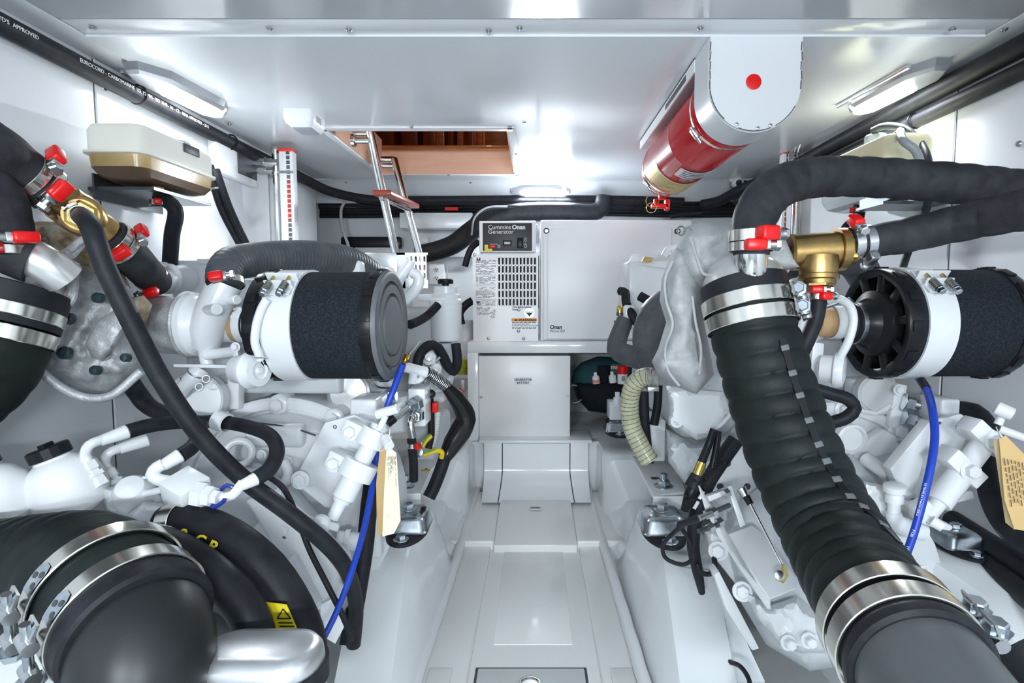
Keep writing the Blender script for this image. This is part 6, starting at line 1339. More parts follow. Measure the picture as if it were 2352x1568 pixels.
b = B(); q = P(1885, 845, 1.24); b.lathe(q, (.9, -.6, -.05), [(-.01, .01), (0, .03), (.024, .032), (.028, .04), (.036, .041), (.046, .036), (.05, .02), (.05, 0)], 32); obj('wastegate_actuator', b, paint, t)
obj('actuator_bracket', PR([(1868, 785), (1895, 788), (1888, 862), (1862, 855)], 1.25, .02, .004), paint, t)
# core cover, brackets and pipes below the air cleaner
b = B(); b.lathe(P(2005, 905, 1.42), (-.1, -1, .12), [(0, 46 * S(1.42)), (.03, 46 * S(1.42)), (.034, 41 * S(1.42)), (.028, 38 * S(1.42)), (.03, 0)], 40); obj('core_cover', b, mat('cover_grey', (.55, .57, .58), .4), t)
b = B(); b.prism(PL([(1965, 925), (1985, 940), (2015, 945), (2050, 925), (2040, 945), (2010, 955), (1980, 948)], 1.38), (0, .02, 0), .003); obj('lip', b, paint, t)
obj('bracket_plate', PR([(2060, 880), (2085, 885), (2075, 945), (2068, 985), (2040, 980)], 1.38, .02, .003), paint, t)
bolt(t, 2064, 895, 1.375, 9)
obj('bracket_plate', PR([(1960, 870), (2060, 868), (2068, 985), (2000, 1010), (1960, 960)], 1.44, .05, .01), cast, t)
for k, y in enumerate((925, 960)):
    b = B(); q = P(2088, y, 1.36); b.lathe(q, (1, -.25, -.25), [(-.012, .02), (.006, .02), (.008, .015), (.02, .015), (.022, .010), (.05, .006)], 6 if False else 12); b.lathe(q, (1, -.25, -.25), [(-.01, .023), (.008, .023)], 6); obj('pipe_union', b, zinc, t)
# flywheel housing
dF = 1.40; sF = S(dF); cF = P(1905, 1165, dF)
b = B(); b.lathe(cF, (0, -1, 0), [(-.12, 250 * sF), (0, 250 * sF), (.006, 244 * sF), (.006, 226 * sF), (-.006, 222 * sF), (.004, 214 * sF), (.02, 190 * sF), (.05, 150 * sF), (.05, 0.001)], 72); fh_ = obj('flywheel_housing', b, paint, t)
for a in (5, 38, 64):
    an = math.radians(a); q = cF + V((math.sin(an) * 236 * sF, -.006, math.cos(an) * 236 * sF)); b = B(); b.lathe(q + V((0, .05, 0)), (0, -1, 0), [(0, 25 * sF), (.05, 24 * sF), (.054, 21 * sF)], 22); obj('bolt_boss', b, paint, fh_)
    b = B(); b.hexb(q + V((0, -.004, 0)), (0, -1, .05), 16 * sF, .016); obj('bolt', b, paint, fh_)
b = B(); b.prism(PL([(1952, 1055), (2000, 1005), (2030, 985), (2060, 1000), (2070, 1040), (2010, 1050), (1960, 1090)], 1.345), (0, .03, 0), .006); obj('housing_rib', b, paint, fh_)
b = B(); b.lathe(P(1948, 1005, 1.36), (0, -1, 0), [(0, 34 * sF), (.02, 34 * sF), (.022, 28 * sF), (.012, 26 * sF), (.012, 0)], 30); obj('round_recess', b, paint, fh_)
b = B(); CY_(b, (1990, 1055, 1.3), (2048, 1095, 1.22), 17, 15, 24); obj('spacer_tube', b, paint, t)
bolt(t, 2062, 1103, 1.2, 17, ax=(.35, -1, -.3), h=.02)
b = B(); b.lathe(P(2049, 1057, 1.33), (0, -1, 0), [(0, 7 * S(1.33)), (.001, 7 * S(1.33))], 14); obj('hole', b, groove, t)
obj('breather_box', BX(2160, 917, 2208, 985, 1.28, 1.36, .006), paint, t)
hose('oil_hose', 'black hose loop between exhaust hose and right engine', PL([(1860, 890, 1.2), (1905, 903, 1.19), (1950, 918, 1.18), (1963, 938, 1.18), (1945, 958, 1.18), (1900, 972, 1.19), (1860, 980, 1.2)]), 15 * S(1.19), n=18)
ac2 = air_cleaner(P(2140, 742, 1.28), (1, .05, 0), .124, .285, 'black air cleaner with a spoked inlet on the right engine')
# ================================================================== RIGHT EXHAUST
t = thing('exhaust_elbow', 'steel exhaust elbow with riser stub on the right engine', 'exhaust elbow', P(1710, 690, 1.1))
axr = (P(1728, 750, 1.062) - P(1705, 640, 1.09)).normalized(); q = P(1706, 645, 1.09)
b = B(); b.lathe(q, axr, [(-.05, .035), (-.035, .058), (-.01, .074), (.04, .078)], 40); obj('elbow_body', b, elbowm, t)
b = B(); b.tube(PL([(1740, 660, 1.06), (1727, 620, 1.03), (1725, 580, 1.02), (1725, 550, 1.02)]), .0275, 28); obj('riser_stub', b, chrome, t)
t = thing('heat_blanket', 'pale grey heat blanket wrapped over the right exhaust elbow', 'blanket', P(1600, 900, 1.2))
b = B(); b.pillow([(1572, 522), (1610, 508), (1690, 500), (1770, 503), (1800, 530), (1818, 590), (1836, 612), (1800, 622), (1770, 600), (1755, 640), (1690, 640), (1640, 650), (1600, 680), (1560, 640), (1545, 590)], lambda x, y: 1.20 - .0002 * (x - 1700) if x < 1700 else 1.20, .09, .1, rim=60, spacing=10, wr=.022, wf=.02, seed=11); obj('top_quilt', b, blanket_r, t, sharp=80)
b = B(); b.pillow([(1560, 560), (1600, 600), (1620, 660), (1616, 740), (1630, 800), (1640, 860), (1600, 905), (1585, 900), (1560, 890), (1510, 860), (1497, 830), (1512, 800), (1530, 740), (1515, 690), (1520, 640), (1538, 590)], 1.22, .10, .1, rim=50, spacing=10, wr=.024, wf=.022, seed=15); obj('side_quilt', b, blanket_r, t, sharp=80)
b = B(); b.pillow([(1740, 560), (1775, 520), (1802, 545), (1818, 580), (1838, 614), (1800, 618), (1760, 610)], 1.10, .02, .03, rim=20, spacing=8, wr=.012, wf=.04, seed=3); obj('corner_flap', b, blanket_r, t, sharp=80)
b = B(); b.tube(PL([(1545, 600, 1.14), (1528, 640, 1.13), (1530, 690, 1.12), (1545, 745, 1.12), (1528, 800, 1.12), (1535, 850, 1.12), (1560, 885, 1.13)]), .0028, 8); obj('seam', b, blanket_r, t)
b = B(); b.tube(PL([(1586, 545, 1.11), (1600, 590, 1.09), (1618, 630, 1.08), (1650, 625, 1.06), (1690, 600, 1.05)]), .003, 8); obj('seam', b, blanket_r, t)
b = B(); b.tube(PL([(1590, 680, 1.12), (1598, 740, 1.115), (1610, 800, 1.115), (1606, 860, 1.13)]), .0028, 8); obj('seam', b, blanket_r, t)
b = B(); b.torus(P(1564, 530, 1.16), (.3, -1, 0), .009, .0018, 16, 6); b.tube(PL([(1566, 536, 1.16), (1580, 522, 1.15), (1590, 530, 1.14)]), .0015, 6); obj('lacing_hook', b, steel, t)
t = XH2 = hosething('exhaust_hose', 'huge black ribbed exhaust hose running from the right engine to the lower right corner', PL([(1714, 690, 1.075), (1736, 780, 1.06), (1768, 890, 1.04), (1806, 1000, 1.01), (1853, 1110, .97), (1912, 1225, .90), (1972, 1328, .80), (2030, 1420, .70), (2080, 1492, .645)]), [.079, .081, .082, .083, .083, .083, .081, .076, .075], m=rubgreen, n=64, step=.0035, rf=wrap(.042, .07, 1, .5))
# printed stripe along the hose, dashes following the ridge
cpts, _ = spline(PL([(1714, 690, 1.075), (1736, 780, 1.06), (1768, 890, 1.04), (1806, 1000, 1.01), (1853, 1110, .97), (1912, 1225, .90), (1972, 1328, .80), (2030, 1420, .70)]), .004)
def on_hose(i, an, r=.0835):                 # point on the hose skin, an = degrees round from the side facing the walkway eye line
    c = cpts[i]; tg = (cpts[min(i + 2, len(cpts) - 1)] - cpts[max(i - 2, 0)]).normalized(); v = V((0, -1, .25)); v = (v - tg * v.dot(tg)).normalized(); w_ = tg.cross(v)
    if w_.x < 0: w_ = -w_
    a = math.radians(an); return c + (v * math.cos(a) + w_ * math.sin(a)) * r, v * math.cos(a) + w_ * math.sin(a), tg
b = B()
for i in range(22, len(cpts) - 26, 2):
    p, nn, tg = on_hose(i, 8, .0805); p2, _, _ = on_hose(i + 2, 8, .0805); b.bar(p, p2, .013, .004, nn)
lab(obj('dark_stripe', b, mat('stripe_black', (.004, .005, .006), .3), t), 'dark stripe along the hose')
mk = mat('hose_mark', (.14, .15, .155), .25); i = 26
while i < len(cpts) - 28:
    p, nn, tg = on_hose(i, 8, .0825); b = B(); b.bar(p - tg * .005, p + tg * .005, .015, .003, nn, .0008); obj('hose_mark', b, mk, t); i += random.choice((10, 11, 12, 9))
b = B(); b.lathe(P(1710, 668, 1.082), axr, [(-.018, .076), (-.016, .0805), (.03, .0805), (.03, .076)], 48, close=True); obj('rubber_cuff', b, rub, t)
for f in ((1717, 700, 1.072), (1725, 738, 1.065)): tband(t, P(*f), axr, .083, .027, (1, -.55, .25), boltr=.010, th=.003)
axe = (P(2090, 1505, .637) - P(2030, 1425, .69)).normalized()
fp_, _ = spline(PL([(1912, 1225, .90), (1972, 1328, .80), (2030, 1420, .70), (2080, 1492, .645)]), .002)
for f in ((2044, 1442, .682), (2080, 1491, .645)):
    k_ = min(range(len(fp_)), key=lambda i: (fp_[i] - P(*f)).length); axe = (fp_[min(k_ + 3, len(fp_) - 1)] - fp_[k_ - 3]).normalized(); tband(t, fp_[k_], axe, .083, .030, (1, -.35, .0), boltr=.013, th=.003)
b = B(); b.lathe(P(2106, 1525, .622), axe, [(-.06, .0785), (-.012, .0795), (0, .0825), (.012, .0825), (.016, .077)], 48); obj('hose_cuff', b, rub, t)
b = B(); b.tube(PL([(2095, 1512, .632), (2140, 1575, .59), (2190, 1650, .55), (2240, 1740, .51)]), .074, 40); o = obj('exhaust_pipe', b, mat('smooth_pipe', (.10, .105, .11), .3)); tag(o, 'smooth grey exhaust pipe at the lower right corner', 'pipe')
# siphon hoses of the right engine
RI = rubcloth
t = hosething('siphon_hose', 'black cloth wrapped hose arching from the right riser to the right edge', PL([(1725, 585, 1.02), (1727, 545, 1.02), (1738, 490, 1.03), (1775, 440, 1.06), (1840, 412, 1.10), (1930, 405, 1.13), (2050, 410, 1.14), (2180, 420, 1.13), (2300, 432, 1.125), (2420, 445, 1.12)]) + [V((1.105, 1.02, P(2420, 445, 1.12).z - .02))], [.032, .036, .040, .040, .040, .040, .040, .040, .040, .040, .04], m=RI, n=36, step=.004, rf=wrap(.048, .06, 1, .7))
clampfit(t, P(1726, 542, 1.02), (0, 0, 1), .0385, .020, (.35, -1, 0), sc=1.5); clampfit(t, P(1725, 567, 1.02), (0, 0, 1), .0375, .016, (-.05, -1, 0), sc=1.5)
t = hosething('siphon_hose', 'black cloth wrapped hose leading from the bronze tee to the right edge', PL([(1950, 560, 1.10), (1985, 555, 1.10), (2060, 545, 1.10), (2150, 525, 1.09), (2250, 502, 1.04), (2340, 484, .98), (2420, 474, .94)]) + [V((1.0, .80, P(2420, 474, .94).z)), V((1.105, .72, P(2420, 474, .94).z))], [.028, .031, .034, .035, .036, .037, .037, .037, .037], m=RI, n=36, step=.004, rf=wrap(.052, .06, 1, .7))
axh = (P(2060, 545, 1.1) - P(1950, 560, 1.1)).normalized()
for x, red in ((1960, True), (1987, False)): clampfit(t, P(x, 558 if x < 1970 else 555, 1.10), axh, .0305, .017, (0, -.6, 1) if red else (0, -.5, -1), red, m=steel, sc=1.3)
t = thing('bronze_tee', 'bronze pipe tee with hexagonal ends beside the right exhaust elbow', 'pipe fitting', P(1880, 650, 1.12))
b = B(); CY_(b, (1812, 580, 1.12), (1925, 573, 1.11), 41, 41, 40, .004); obj('run', b, bronze, t)
b = B(); q = P(1918, 573, 1.11); b.lathe(q, (1, -.02, .03), [(0, .042), (.016, .042), (.018, .034), (.034, .032)], 36); obj('end_flange', b, bronze, t); b = B(); b.lathe(q, (1, -.02, .03), [(.017, .036), (.028, .036), (.03, .032)], 6); obj('hex_nut', b, brass, t, flat=True)
q = P(1880, 590, 1.10); b = B(); b.lathe(q, (-.02, -.1, -1), [(0, .036), (.02, .036), (.034, .034), (.036, .037), (.044, .037), (.046, .031), (.054, .031)], 36); obj('branch', b, bronze, t); b = B(); b.lathe(q, (-.02, -.1, -1), [(.048, .03), (.058, .03), (.06, .024), (.07, .022)], 6); obj('branch_nut', b, bronze, t, flat=True)
t = hosething('drain_hose', 'black hose hanging from the bronze tee behind the exhaust hose', PL([(1879, 655, 1.095), (1880, 690, 1.09), (1874, 730, 1.09), (1852, 785, 1.09), (1830, 830, 1.1), (1805, 880, 1.12)]), .0150, n=20)
clampfit(t, P(1879, 665, 1.093), (0, 0, 1), .0158, .012, (-.3, -1, 0), sc=1.0); clampfit(t, P(1880, 680, 1.091), (0, 0, 1), .0158, .012, (.3, -1, 0), sc=1.0)
# coolant hoses between generator and right engine
hose('coolant_hose', 'thick grey hose bending behind the right heat blanket', PL([(1530, 700, 1.7), (1505, 725, 1.66), (1490, 770, 1.65), (1492, 815, 1.66), (1505, 845, 1.68)]), [.050, .050, .048, .044, .04], m=rubgrey, n=32, step=.006, rf=wrap(.02, .03, 1, .6))
hose('coolant_hose', 'long grey hose hooking below the generator at the right engine', PL([(1436, 735, 1.85), (1422, 770, 1.83), (1416, 800, 1.8), (1440, 815, 1.76), (1480, 825, 1.72), (1510, 835, 1.7)]), [.028, .03, .033, .034, .035, .036], m=rubgrey, n=24)
hose('coolant_hose', 'thin black hose on the generator side of the right engine', PL([(1425, 668, 1.9), (1436, 672, 1.88), (1438, 695, 1.87), (1452, 722, 1.84), (1462, 740, 1.82)]), .015)
hose('coolant_hose', 'short dark hose above the thick grey bend', PL([(1470, 680, 1.85), (1490, 692, 1.83), (1500, 710, 1.8)]), .016)
b = BX(1432, 700, 1462, 755, 1.84, 1.95, .01); tag(obj('thermostat_housing', b, paint), 'white thermostat housing beside the thin black hose', 'housing')
t = thing('bleed_valve', 'yellow topped bleed valve beside the generator front', 'valve', P(1423, 745, 1.86)); q = P(1424, 718, 1.86)
b = B(); b.lathe(q, (0, 0, 1), [(-.05, .006), (-.01, .006), (-.01, .012), (0, .012)], 12); b.bar(q + V((-.02, 0, -.03)), q + V((.02, 0, -.03)), .006, .008); obj('body', b, darksteel, t); b = B(); b.lathe(q, (0, 0, 1), [(0, .011), (.018, .011), (.024, .007), (.025, 0)], 14); lab(obj('cap', b, brass, t), 'brass cap')
hose('clear_hose', 'clear ribbed hose curving down to the right engine bed', PL([(1510, 868, 1.5), (1480, 866, 1.52), (1456, 885, 1.54), (1446, 930, 1.56), (1452, 980, 1.56), (1472, 1025, 1.55), (1492, 1060, 1.54)]), 22 * S(1.53), m=clear, n=28, step=.004)
ch_ = bpy.data.objects['clear_hose']; hp, _ = spline(PL([(1510, 868, 1.5), (1480, 866, 1.52), (1456, 885, 1.54), (1446, 930, 1.56), (1452, 980, 1.56), (1472, 1025, 1.55), (1492, 1060, 1.54)]), .0006); hx = []; uu = None
for i in range(1, len(hp) - 1, 2):
    tg = (hp[i + 1] - hp[i - 1]).normalized(); uu = frame(tg)[0] if uu is None else (uu - tg * uu.dot(tg)).normalized(); an = 2 * PI * i * .0006 / .013
    hx.append(hp[i] + (uu * math.cos(an) + tg.cross(uu) * math.sin(an)) * 22.3 * S(1.53))
b = B(); b.sweep(hx, [.0011] * len(hx), 5); lab(obj('spiral_wire', b, mat('wire_dark', (.10, .10, .07), .4), ch_), 'dark spiral reinforcing wire')
b = B()
for x in (1488, 1502): b.ring(P(x, 870, 1.5), (1, 0, .1), 23 * S(1.5), .012, .002)
b.box(P(1500, 893, 1.47), (.03, .012, .012), None, .002); tag(obj('hose_clamp', b, steel), 'steel clamp on the clear ribbed hose', 'clamp')
hose('fuel_hose', 'upright black hose beside the clear ribbed hose', PL([(1478, 900, 1.62), (1480, 960, 1.62), (1484, 1010, 1.62), (1490, 1065, 1.6)]), 12 * S(1.62))
hose('fuel_hose', 'second upright black hose nearer the right engine', PL([(1512, 885, 1.62), (1510, 930, 1.62), (1502, 975, 1.62)]), 10 * S(1.62))
b = BX(1478, 965, 1530, 1060, 1.66, 1.8, .006); tag(obj('mount_box', b, paint), 'white box bracket behind the clear ribbed hose', 'bracket')
# rear mount on the right bed
rubber_mount(1418, 962, 2.42, 30, 'rubber mount at the far end of the right bed')
b = BX(1400, 925, 1432, 965, 2.36, 2.46, .006); b.hexb(P(1418, 930, 2.36), (0, 0, 1), .02, .03, True, .02); tag(obj('mount_bracket', b, paint), 'white bracket on the far right mount', 'bracket')
# front mount bracket right
t = thing('mount_bracket', 'white steel mounting bracket with slot on the right engine', 'bracket', P(1510, 1150, 1.5)); zt_m = .25 + .092
b = B(); b.prism([PZ(x, y, zt_m) for x, y in ((1453, 1046), (1500, 1043), (1560, 1085), (1576, 1128), (1500, 1137), (1488, 1115))], (0, 0, -.012), .003); obj('plate', b, chip, t)
b = B(); a, c = PZ(1500, 1138, zt_m), PZ(1572, 1134, zt_m); b.boxab((a.x, a.y - .006, zt_m - .04), (c.x, a.y + .006, zt_m), .005); obj('flange', b, chip, t)
q = PZ(1505, 1098, zt_m + .0004); b = B(); b.loft([rr(q.x, q.y, .014, .012, .008, zt_m + .0002), rr(q.x, q.y, .014, .012, .008, zt_m + .0006)]); obj('slot', b, groove, t)
q = PZ(1524, 1117, zt_m); b = B(); b.hexb(q, (0, 0, 1), 16 * S(1.6), .018, True, .018); obj('stud_nut', b, zinc, t)
rubber_mount(1522, 1170, 1.46, 52, 'black and zinc rubber mount under the right engine')
# wiring loom on the right bed
t = thing('wiring_loom', 'black taped wiring loom with connectors beside the right engine mount', 'cable', P(1600, 1300, 1.3))
b = TB([(1690, 1010, 1.3), (1655, 1060, 1.29), (1625, 1110, 1.27), (1600, 1180, 1.25), (1592, 1250, 1.25), (1602, 1310, 1.26), (1612, 1360, 1.28)], [19, 19, 18, 17, 15, 13, 8]); obj('loom', b, rub, t)
b = TB([(1640, 985, 1.25), (1628, 1020, 1.25), (1612, 1060, 1.24), (1600, 1095, 1.23), (1586, 1135, 1.22), (1572, 1170, 1.23)], [9, 9, 10, 11, 15, 9]); obj('connector_lead', b, blackpl, t)
b = TB([(1650, 990, 1.26), (1645, 1030, 1.25), (1635, 1075, 1.24)], 8); obj('connector_lead', b, blackpl, t)
b = B(); CY_(b, (1612, 1062, 1.232), (1600, 1092, 1.225), 11, 12, 16); obj('ferrule', b, brass, t)
b = TB([(1602, 1090, 1.225), (1590, 1120, 1.22)], [15, 20]); obj('boot', b, rub, t)
for x, y in ((1606, 1145), (1594, 1168)): b = B(); a = P(x, y, 1.215); b.bar(a, a + V((.009, 0, .017)), .007, .003, (0, -1, 0)); obj('white_marker', b, plastic_w, t)
for x, y, d in ((1608, 1105, 1.22), (1588, 1140, 1.215), (1650, 1068, 1.25)): b = B(); b.torus(P(x, y, d), (-.4, 0, 1), 16 * S(d), .002, 20, 6); b.box(P(x - 14, y - 2, d - .01), (.008, .006, .006), None, .001); obj('cable_tie', b, blackpl, t)
hose('control_wire', 'thin black looped wire over the right engine mount', PL([(1610, 1188, 1.17), (1580, 1200, 1.19), (1545, 1225, 1.23), (1522, 1255, 1.26), (1530, 1282, 1.27), (1570, 1296, 1.26), (1592, 1280, 1.25), (1588, 1250, 1.24), (1566, 1215, 1.22), (1556, 1205, 1.22)]), 5 * S(1.23), cat='cable')
hose('control_wire', 'thin black wire curling under the right loom', PL([(1600, 1295, 1.24), (1612, 1315, 1.23), (1630, 1318, 1.22), (1642, 1300, 1.21), (1640, 1280, 1.21)]), 6 * S(1.22), cat='cable')
# ================================================================== RIGHT TRANSMISSION with shift bracket
t = G2 = thing('transmission', 'white marine gearbox in front of the right engine', 'gearbox', P(1800, 1480, 1.1))
b = B(); b.pillow([(1650, 1220), (1700, 1150), (1800, 1080), (1950, 1040), (2050, 1120), (2130, 1230), (2160, 1330), (2120, 1420), (2000, 1520), (1860, 1540), (1760, 1480), (1700, 1380)], lambda x, y: 1.30 - .1 * max(0, (y - 1100) / 400), .1, .1, rim=90, spacing=18, wr=.01, wf=.02); obj('case', b, cast, t)
b = B(); b.pillow([(1710, 1360), (1770, 1390), (1830, 1370), (1900, 1430), (1900, 1500), (1840, 1500), (1790, 1480), (1740, 1420)], 1.1, .05, .08, rim=25, spacing=12, wr=.012, wf=.04); obj('output_flange', b, paint, t)
for x, y, d, r_, a in ((1650, 1265, 1.22, 16, (-.4, -1, .3)), (1705, 1358, 1.12, 16, (-.3, -1, .4)), (1810, 1475, 1.04, 13, (0, -1, .2)), (1857, 1470, 1.03, 13, (0, -1, .2))): bolt(t, x, y, d, r_, ax=a, h=.016)
b = PR([(1628, 1225), (1665, 1235), (1690, 1300), (1720, 1345), (1712, 1370), (1680, 1330), (1640, 1280)], 1.23, .06, .01); obj('pump_arm', b, paint, t)
b = PR([(1640, 1320), (1652, 1312), (1745, 1490), (1728, 1495), (1668, 1400)], 1.14, .04, .003); obj('bell_flange', b, chip, t)
b = B(); b.prism(PL([(1560, 1300, 1.4), (1640, 1310, 1.36), (1760, 1568, 1.2), (1680, 1568, 1.24)]), (0, .02, -.02), .004); obj('lower_plate', b, cast, t)
t = thing('shift_bracket', 'white angled shift lever bracket with push rod on the right gearbox', 'bracket', P(1760, 1390, 1.05))
b = B(); b.prism(PL([(1603, 1115, 1.12), (1612, 1130, 1.12), (1640, 1195, 1.10), (1660, 1228, 1.085), (1700, 1290, 1.06), (1770, 1400, 1.00), (1762, 1398, 1.0), (1700, 1310, 1.045), (1648, 1228, 1.08), (1620, 1170, 1.105)]), (.004, .004, 0), .0008); b.prism(PL([(1636, 1205, 1.095), (1672, 1232, 1.09), (1768, 1372, 1.01), (1768, 1400, 1.0), (1700, 1305, 1.045)]), (.003, .003, 0), .0006); obj('side_web', b, chip, t)
b = B(); b.prism(PL([(1668, 1228, 1.09), (1728, 1206, 1.13), (1750, 1222, 1.13), (1835, 1335, 1.06), (1830, 1350, 1.05), (1768, 1374, 1.0)]), (0, .004, -.006), .001); obj('top_plate', b, chip, t)
b = B(); b.prism(PL([(1625, 1140, 1.13), (1672, 1122, 1.17), (1676, 1132, 1.17), (1630, 1152, 1.13)]), (0, .03, -.008), .001); b.prism(PL([(1670, 1118, 1.16), (1680, 1115, 1.16), (1712, 1205, 1.13), (1700, 1212, 1.13)]), (.003, .006, 0), .001); obj('lever', b, chip, t)
b = B(); CY_(b, (1632, 1178, 1.09), (1675, 1160, 1.12), 6, 6, 14); CY_(b, (1605, 1220, 1.06), (1650, 1205, 1.09), 6, 6, 14); obj('threaded_rod', b, darksteel, t)
for x, y, d in ((1638, 1176, 1.09), (1626, 1180, 1.085), (1652, 1200, 1.085), (1632, 1212, 1.075), (1668, 1133, 1.14)): b = B(); b.lathe(P(x, y, d), (1, .4, .35), [(-.005, .010), (.006, .010)], 6); obj('lock_nut', b, steel, t)
b = B(); CY_(b, (1606, 1190, 1.06), (1635, 1178, 1.08), 7, 6, 14); obj('cable_ferrule', b, steel, t); b = B(); CY_(b, (1560, 1205, 1.1), (1608, 1189, 1.065), 8, 9, 14); obj('cable_boot', b, rub, t)
b = B(); CY_(b, (1722, 1155, 1.06), (1798, 1300, 1.02), 4, 4, 12); obj('push_rod', b, chrome, t)
b = B(); CY_(b, (1702, 1120, 1.08), (1714, 1142, 1.07), 12, 9, 16, .002); obj('ball_joint', b, steel, t); b = B(); CY_(b, (1714, 1140, 1.07), (1724, 1158, 1.06), 9, 8, 12); obj('rod_boot', b, blackpl, t)
b = B(); b.prism(PL([(1796, 1295), (1806, 1300), (1812, 1322), (1800, 1340), (1782, 1332), (1796, 1318)], 1.01), (0, .004, 0), .001); lab(obj('clevis', b, yzinc, t), 'yellow zinc clevis'); b = B(); b.lathe(P(1789, 1321, 1.005), (-.2, -1, .5), [(0, .009), (.005, .009), (.006, .007)], 20); obj('slotted_screw', b, steel, t)
# plate, strut and valve right of the exhaust hose
t = thing('mounting_plate', 'white triangular plate behind the blue cable of the right engine', 'bracket', P(2120, 1160, 1.2))
b = PR([(2136, 967), (2208, 950), (2232, 965), (2220, 1010), (2150, 1150), (2115, 1164), (2076, 1146), (2045, 1077)], 1.2, .014, .003); obj('plate', b, paint, t)
b = PR([(2136, 967), (2142, 967), (2100, 1150), (2076, 1146), (2045, 1077)], 1.17, .03, .004); obj('stiffener', b, paint, t)
for x, y, r_ in ((2158, 971, 3.5), (2100, 1152, 8)): b = B(); b.lathe(P(x, y, 1.168), (0, -1, 0), [(0, r_ * S(1.2)), (.001, r_ * S(1.2))], 16); obj('hole', b, groove, t)
t = thing('trailing_pump', 'white cylinder strut with square clamps on the right gearbox', 'pump', P(2140, 1170, 1.1))
A, Z = (2292, 975, 1.12), (2140, 1175, 1.08); s_ = S(1.1)
b = B(); CY_(b, lerp3(A, Z, .1), lerp3(A, Z, .55), 24, 24, 28); CY_(b, lerp3(A, Z, .5), lerp3(A, Z, .9), 28, 28, 28, .002); CY_(b, lerp3(A, Z, .9), lerp3(A, Z, 1.06), 18, 16, 20); obj('barrel', b, paint, t)
for f in (.18, .52):
    q = P(*lerp3(A, Z, f)); ax = (P(*Z) - P(*A)).normalized(); sd = V((-1, 0, .65)); sd = (sd - ax * sd.dot(ax)).normalized()
    b = B(); b.bar(q - sd * 34 * s_, q + sd * 62 * s_, .034, 58 * s_, (0, -1, 0), .003); cl = obj('clamp_block', b, chip, t)
    b = B(); b.hexb(q + sd * (6 if f < .3 else 10) * s_ + V((0, -29 * s_, 0)), (0, -1, .1), 16 * s_, .014); obj('clamp_bolt', b, paint, cl)
b = B(); CY_(b, (2292, 975, 1.1), (2306, 945, 1.1), 9, 8, 14); b.lathe(P(2303, 942, 1.09), (.5, -.4, -.25), [(-.012, .012), (-.01, .014), (.016, .013), (.018, .010)], 16); CY_(b, (2296, 985, 1.1), (2400, 1022, 1.06), 10, 9, 16); obj('handle', b, chip, t)
b = B(); b.prism(PL([(2100, 1165), (2135, 1150), (2160, 1170), (2150, 1190), (2195, 1210), (2185, 1222), (2150, 1215), (2110, 1200)], 1.07), (0, .03, 0), .006); CY_(b, (2140, 1195, 1.06), (2165, 1210, 1.05), 13, 12, 16); obj('valve', b, chip, t)
b = PR([(2205, 1130), (2235, 1128), (2240, 1145), (2200, 1155)], 1.15, .01, .003); obj('ear', b, chip, t)
t = thing('oil_filler', 'white capped oil filler between exhaust hose and blue cable', 'filler', P(2060, 1180, 1.1))
b = B(); b.lathe(P(2053, 1185, 1.1), (-.08, -.1, 1), [(0, .012), (.03, .012), (.032, .017), (.045, .017), (.05, .014), (.055, .021), (.066, .021), (.068, .018)], 16); obj('neck', b, chip, t)
b = B(); b.tube(PL([(2052, 1175, 1.1), (2058, 1195, 1.1), (2085, 1212, 1.1), (2120, 1218, 1.1)]), [.014, .016, .02, .02], 16); obj('elbow', b, paint, t)
b = B(); b.pillow([(1985, 1105), (2030, 1115), (2045, 1160), (2050, 1190), (2000, 1180), (1970, 1140)], 1.15, .03, .05, rim=18, spacing=9, wr=.01, wf=.06); obj('flange', b, chip, t)
t = thing('foot_plate', 'white bent foot plate on the outer side of the right gearbox', 'bracket', P(2120, 1320, 1.1))
b = PR([(2050, 1205), (2130, 1215), (2150, 1250), (2168, 1310), (2150, 1325), (2110, 1320), (2060, 1260)], 1.12, .02, .004); obj('plate', b, paint, t); b = PR([(2080, 1270), (2130, 1310), (2160, 1345), (2150, 1380), (2110, 1330)], 1.02, .02, .004); obj('web', b, paint, t); bolt(t, 2122, 1318, 1.0, 15)
rubber_mount(2195, 1212, 1.18, 44, 'rubber mount on the outer bed at the right edge')
t = thing('control_cable', 'blue control cable with white print hanging below the right air cleaner', 'cable', P(2085, 1275, 1.05))
b = TB([(2110, 866, 1.25), (2128, 895, 1.2), (2142, 945, 1.12), (2147, 1000, 1.08), (2140, 1060, 1.05), (2122, 1140, 1.03), (2100, 1220, 1.02), (2080, 1280, 1.01), (2070, 1330, 1.02)], 9, 16); cs = obj('cable_sheath', b, blue, t)
for s2, x, y, sz in (('ULTRAFLEX MACH ZERO', 2125, 1108, 7.2), ('F130', 2097, 1215, 9), ('198', 2084, 1252, 10)):
    a = math.radians(-102 if s2[0] == 'U' else -108); text('printing', s2, P(x - 1, y, 1.016 if s2[0] == 'U' else 1.006), (math.cos(a) * .98, 0, math.sin(a)), (-math.sin(a), 0, math.cos(a)), sz * S(1.02), inkw, cs)
b = TB([(2108, 862, 1.26), (2128, 893, 1.2)], 9.6, 14); obj('dark_end', b, blackpl, t)
t = thing('kraft_tag', 'tan printed paper tag at the right edge', 'tag', P(2330, 1220, 1.0))
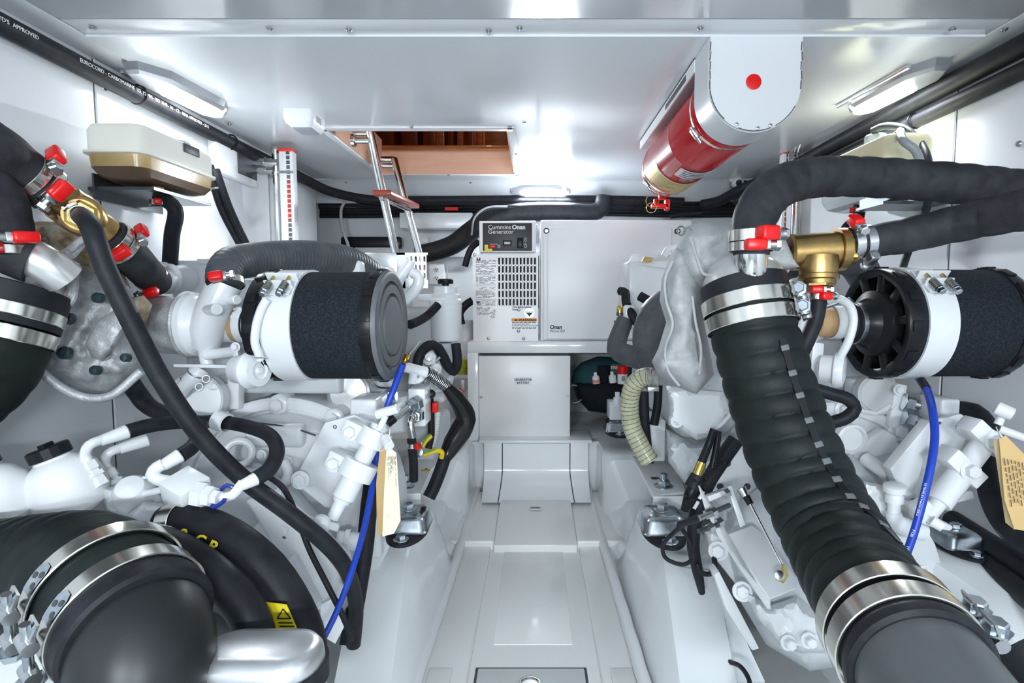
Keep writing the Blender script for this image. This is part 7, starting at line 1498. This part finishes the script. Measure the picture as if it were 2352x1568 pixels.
b = B(); b.prism(PL([(2295, 1008, 1.03), (2310, 1000, 1.03), (2400, 1090, 1.01), (2400, 1225, .99), (2330, 1215, .99), (2308, 1150, 1.0)]), (0, .0008, 0)); cd = obj('card', b, paperk, t)
b = B(); b.prism(PL([(2282, 1012, 1.04), (2296, 1006, 1.035), (2318, 1120, 1.01), (2330, 1216, 1.0), (2310, 1200, 1.01)]), (0, .0008, 0)); lab(obj('front_leaf', b, mat('tan_leaf', (.68, .52, .28), .6), t), 'folded tan leaf')
b = B()
for k in range(6):
    y = 1052 + k * 2
    while y < 1150:
        e = y + random.Random(k * 31 + int(y)).uniform(6, 18); dz = lambda yy: 1.019 - .00021 * (yy - 1040); b.bar(P(2306 + k * 8 + (y - 1050) * .16, y, dz(y)), P(2306 + k * 8 + (e - 1050) * .16, e, dz(e)), .0016, .0005, (0, -1, 0)); y = e + 4
obj('printing', b, mat('tag_ink2', (.15, .1, .05), .7), cd)
b = B(); b.tube(PL([(2288, 980, 1.08), (2296, 1000, 1.05), (2302, 1012, 1.03)]), .0011, 6); obj('string', b, MATS['string'], t)
# black hoses by the right wall
hose('bilge_hose', 'upper of the thick black hoses low along the right wall', PL([(2190, 1195, 1.35), (2250, 1235, 1.22), (2310, 1275, 1.1), (2400, 1340, 1.0), (2700, 1560, .75)]), .024, n=20)
hose('bilge_hose', 'lower of the thick black hoses low along the right wall', PL([(2205, 1240, 1.28), (2260, 1284, 1.15), (2320, 1338, 1.03), (2400, 1405, .93), (2700, 1670, .69)]), .02, n=20)
hose('water_hose', 'big black hose curving behind the right strut', PL([(2200, 945, 1.35), (2235, 950, 1.32), (2265, 985, 1.28), (2280, 1040, 1.22), (2275, 1100, 1.17), (2290, 1160, 1.12), (2330, 1220, 1.05), (2390, 1262, 1.0), (2600, 1330, .85)]), .026, n=22)
hose('corner_hose', 'black hose end in the bottom right corner', PL([(2340, 1480, .7), (2380, 1530, .68), (2400, 1600, .66)]), .035, n=22)
hose('bilge_wire', 'thin black wire in the bilge beside the right bed', PL([(1670, 1518, 1.2), (1700, 1530, 1.15), (1720, 1560, 1.1), (1725, 1600, 1.05)]), .005, cat='cable')
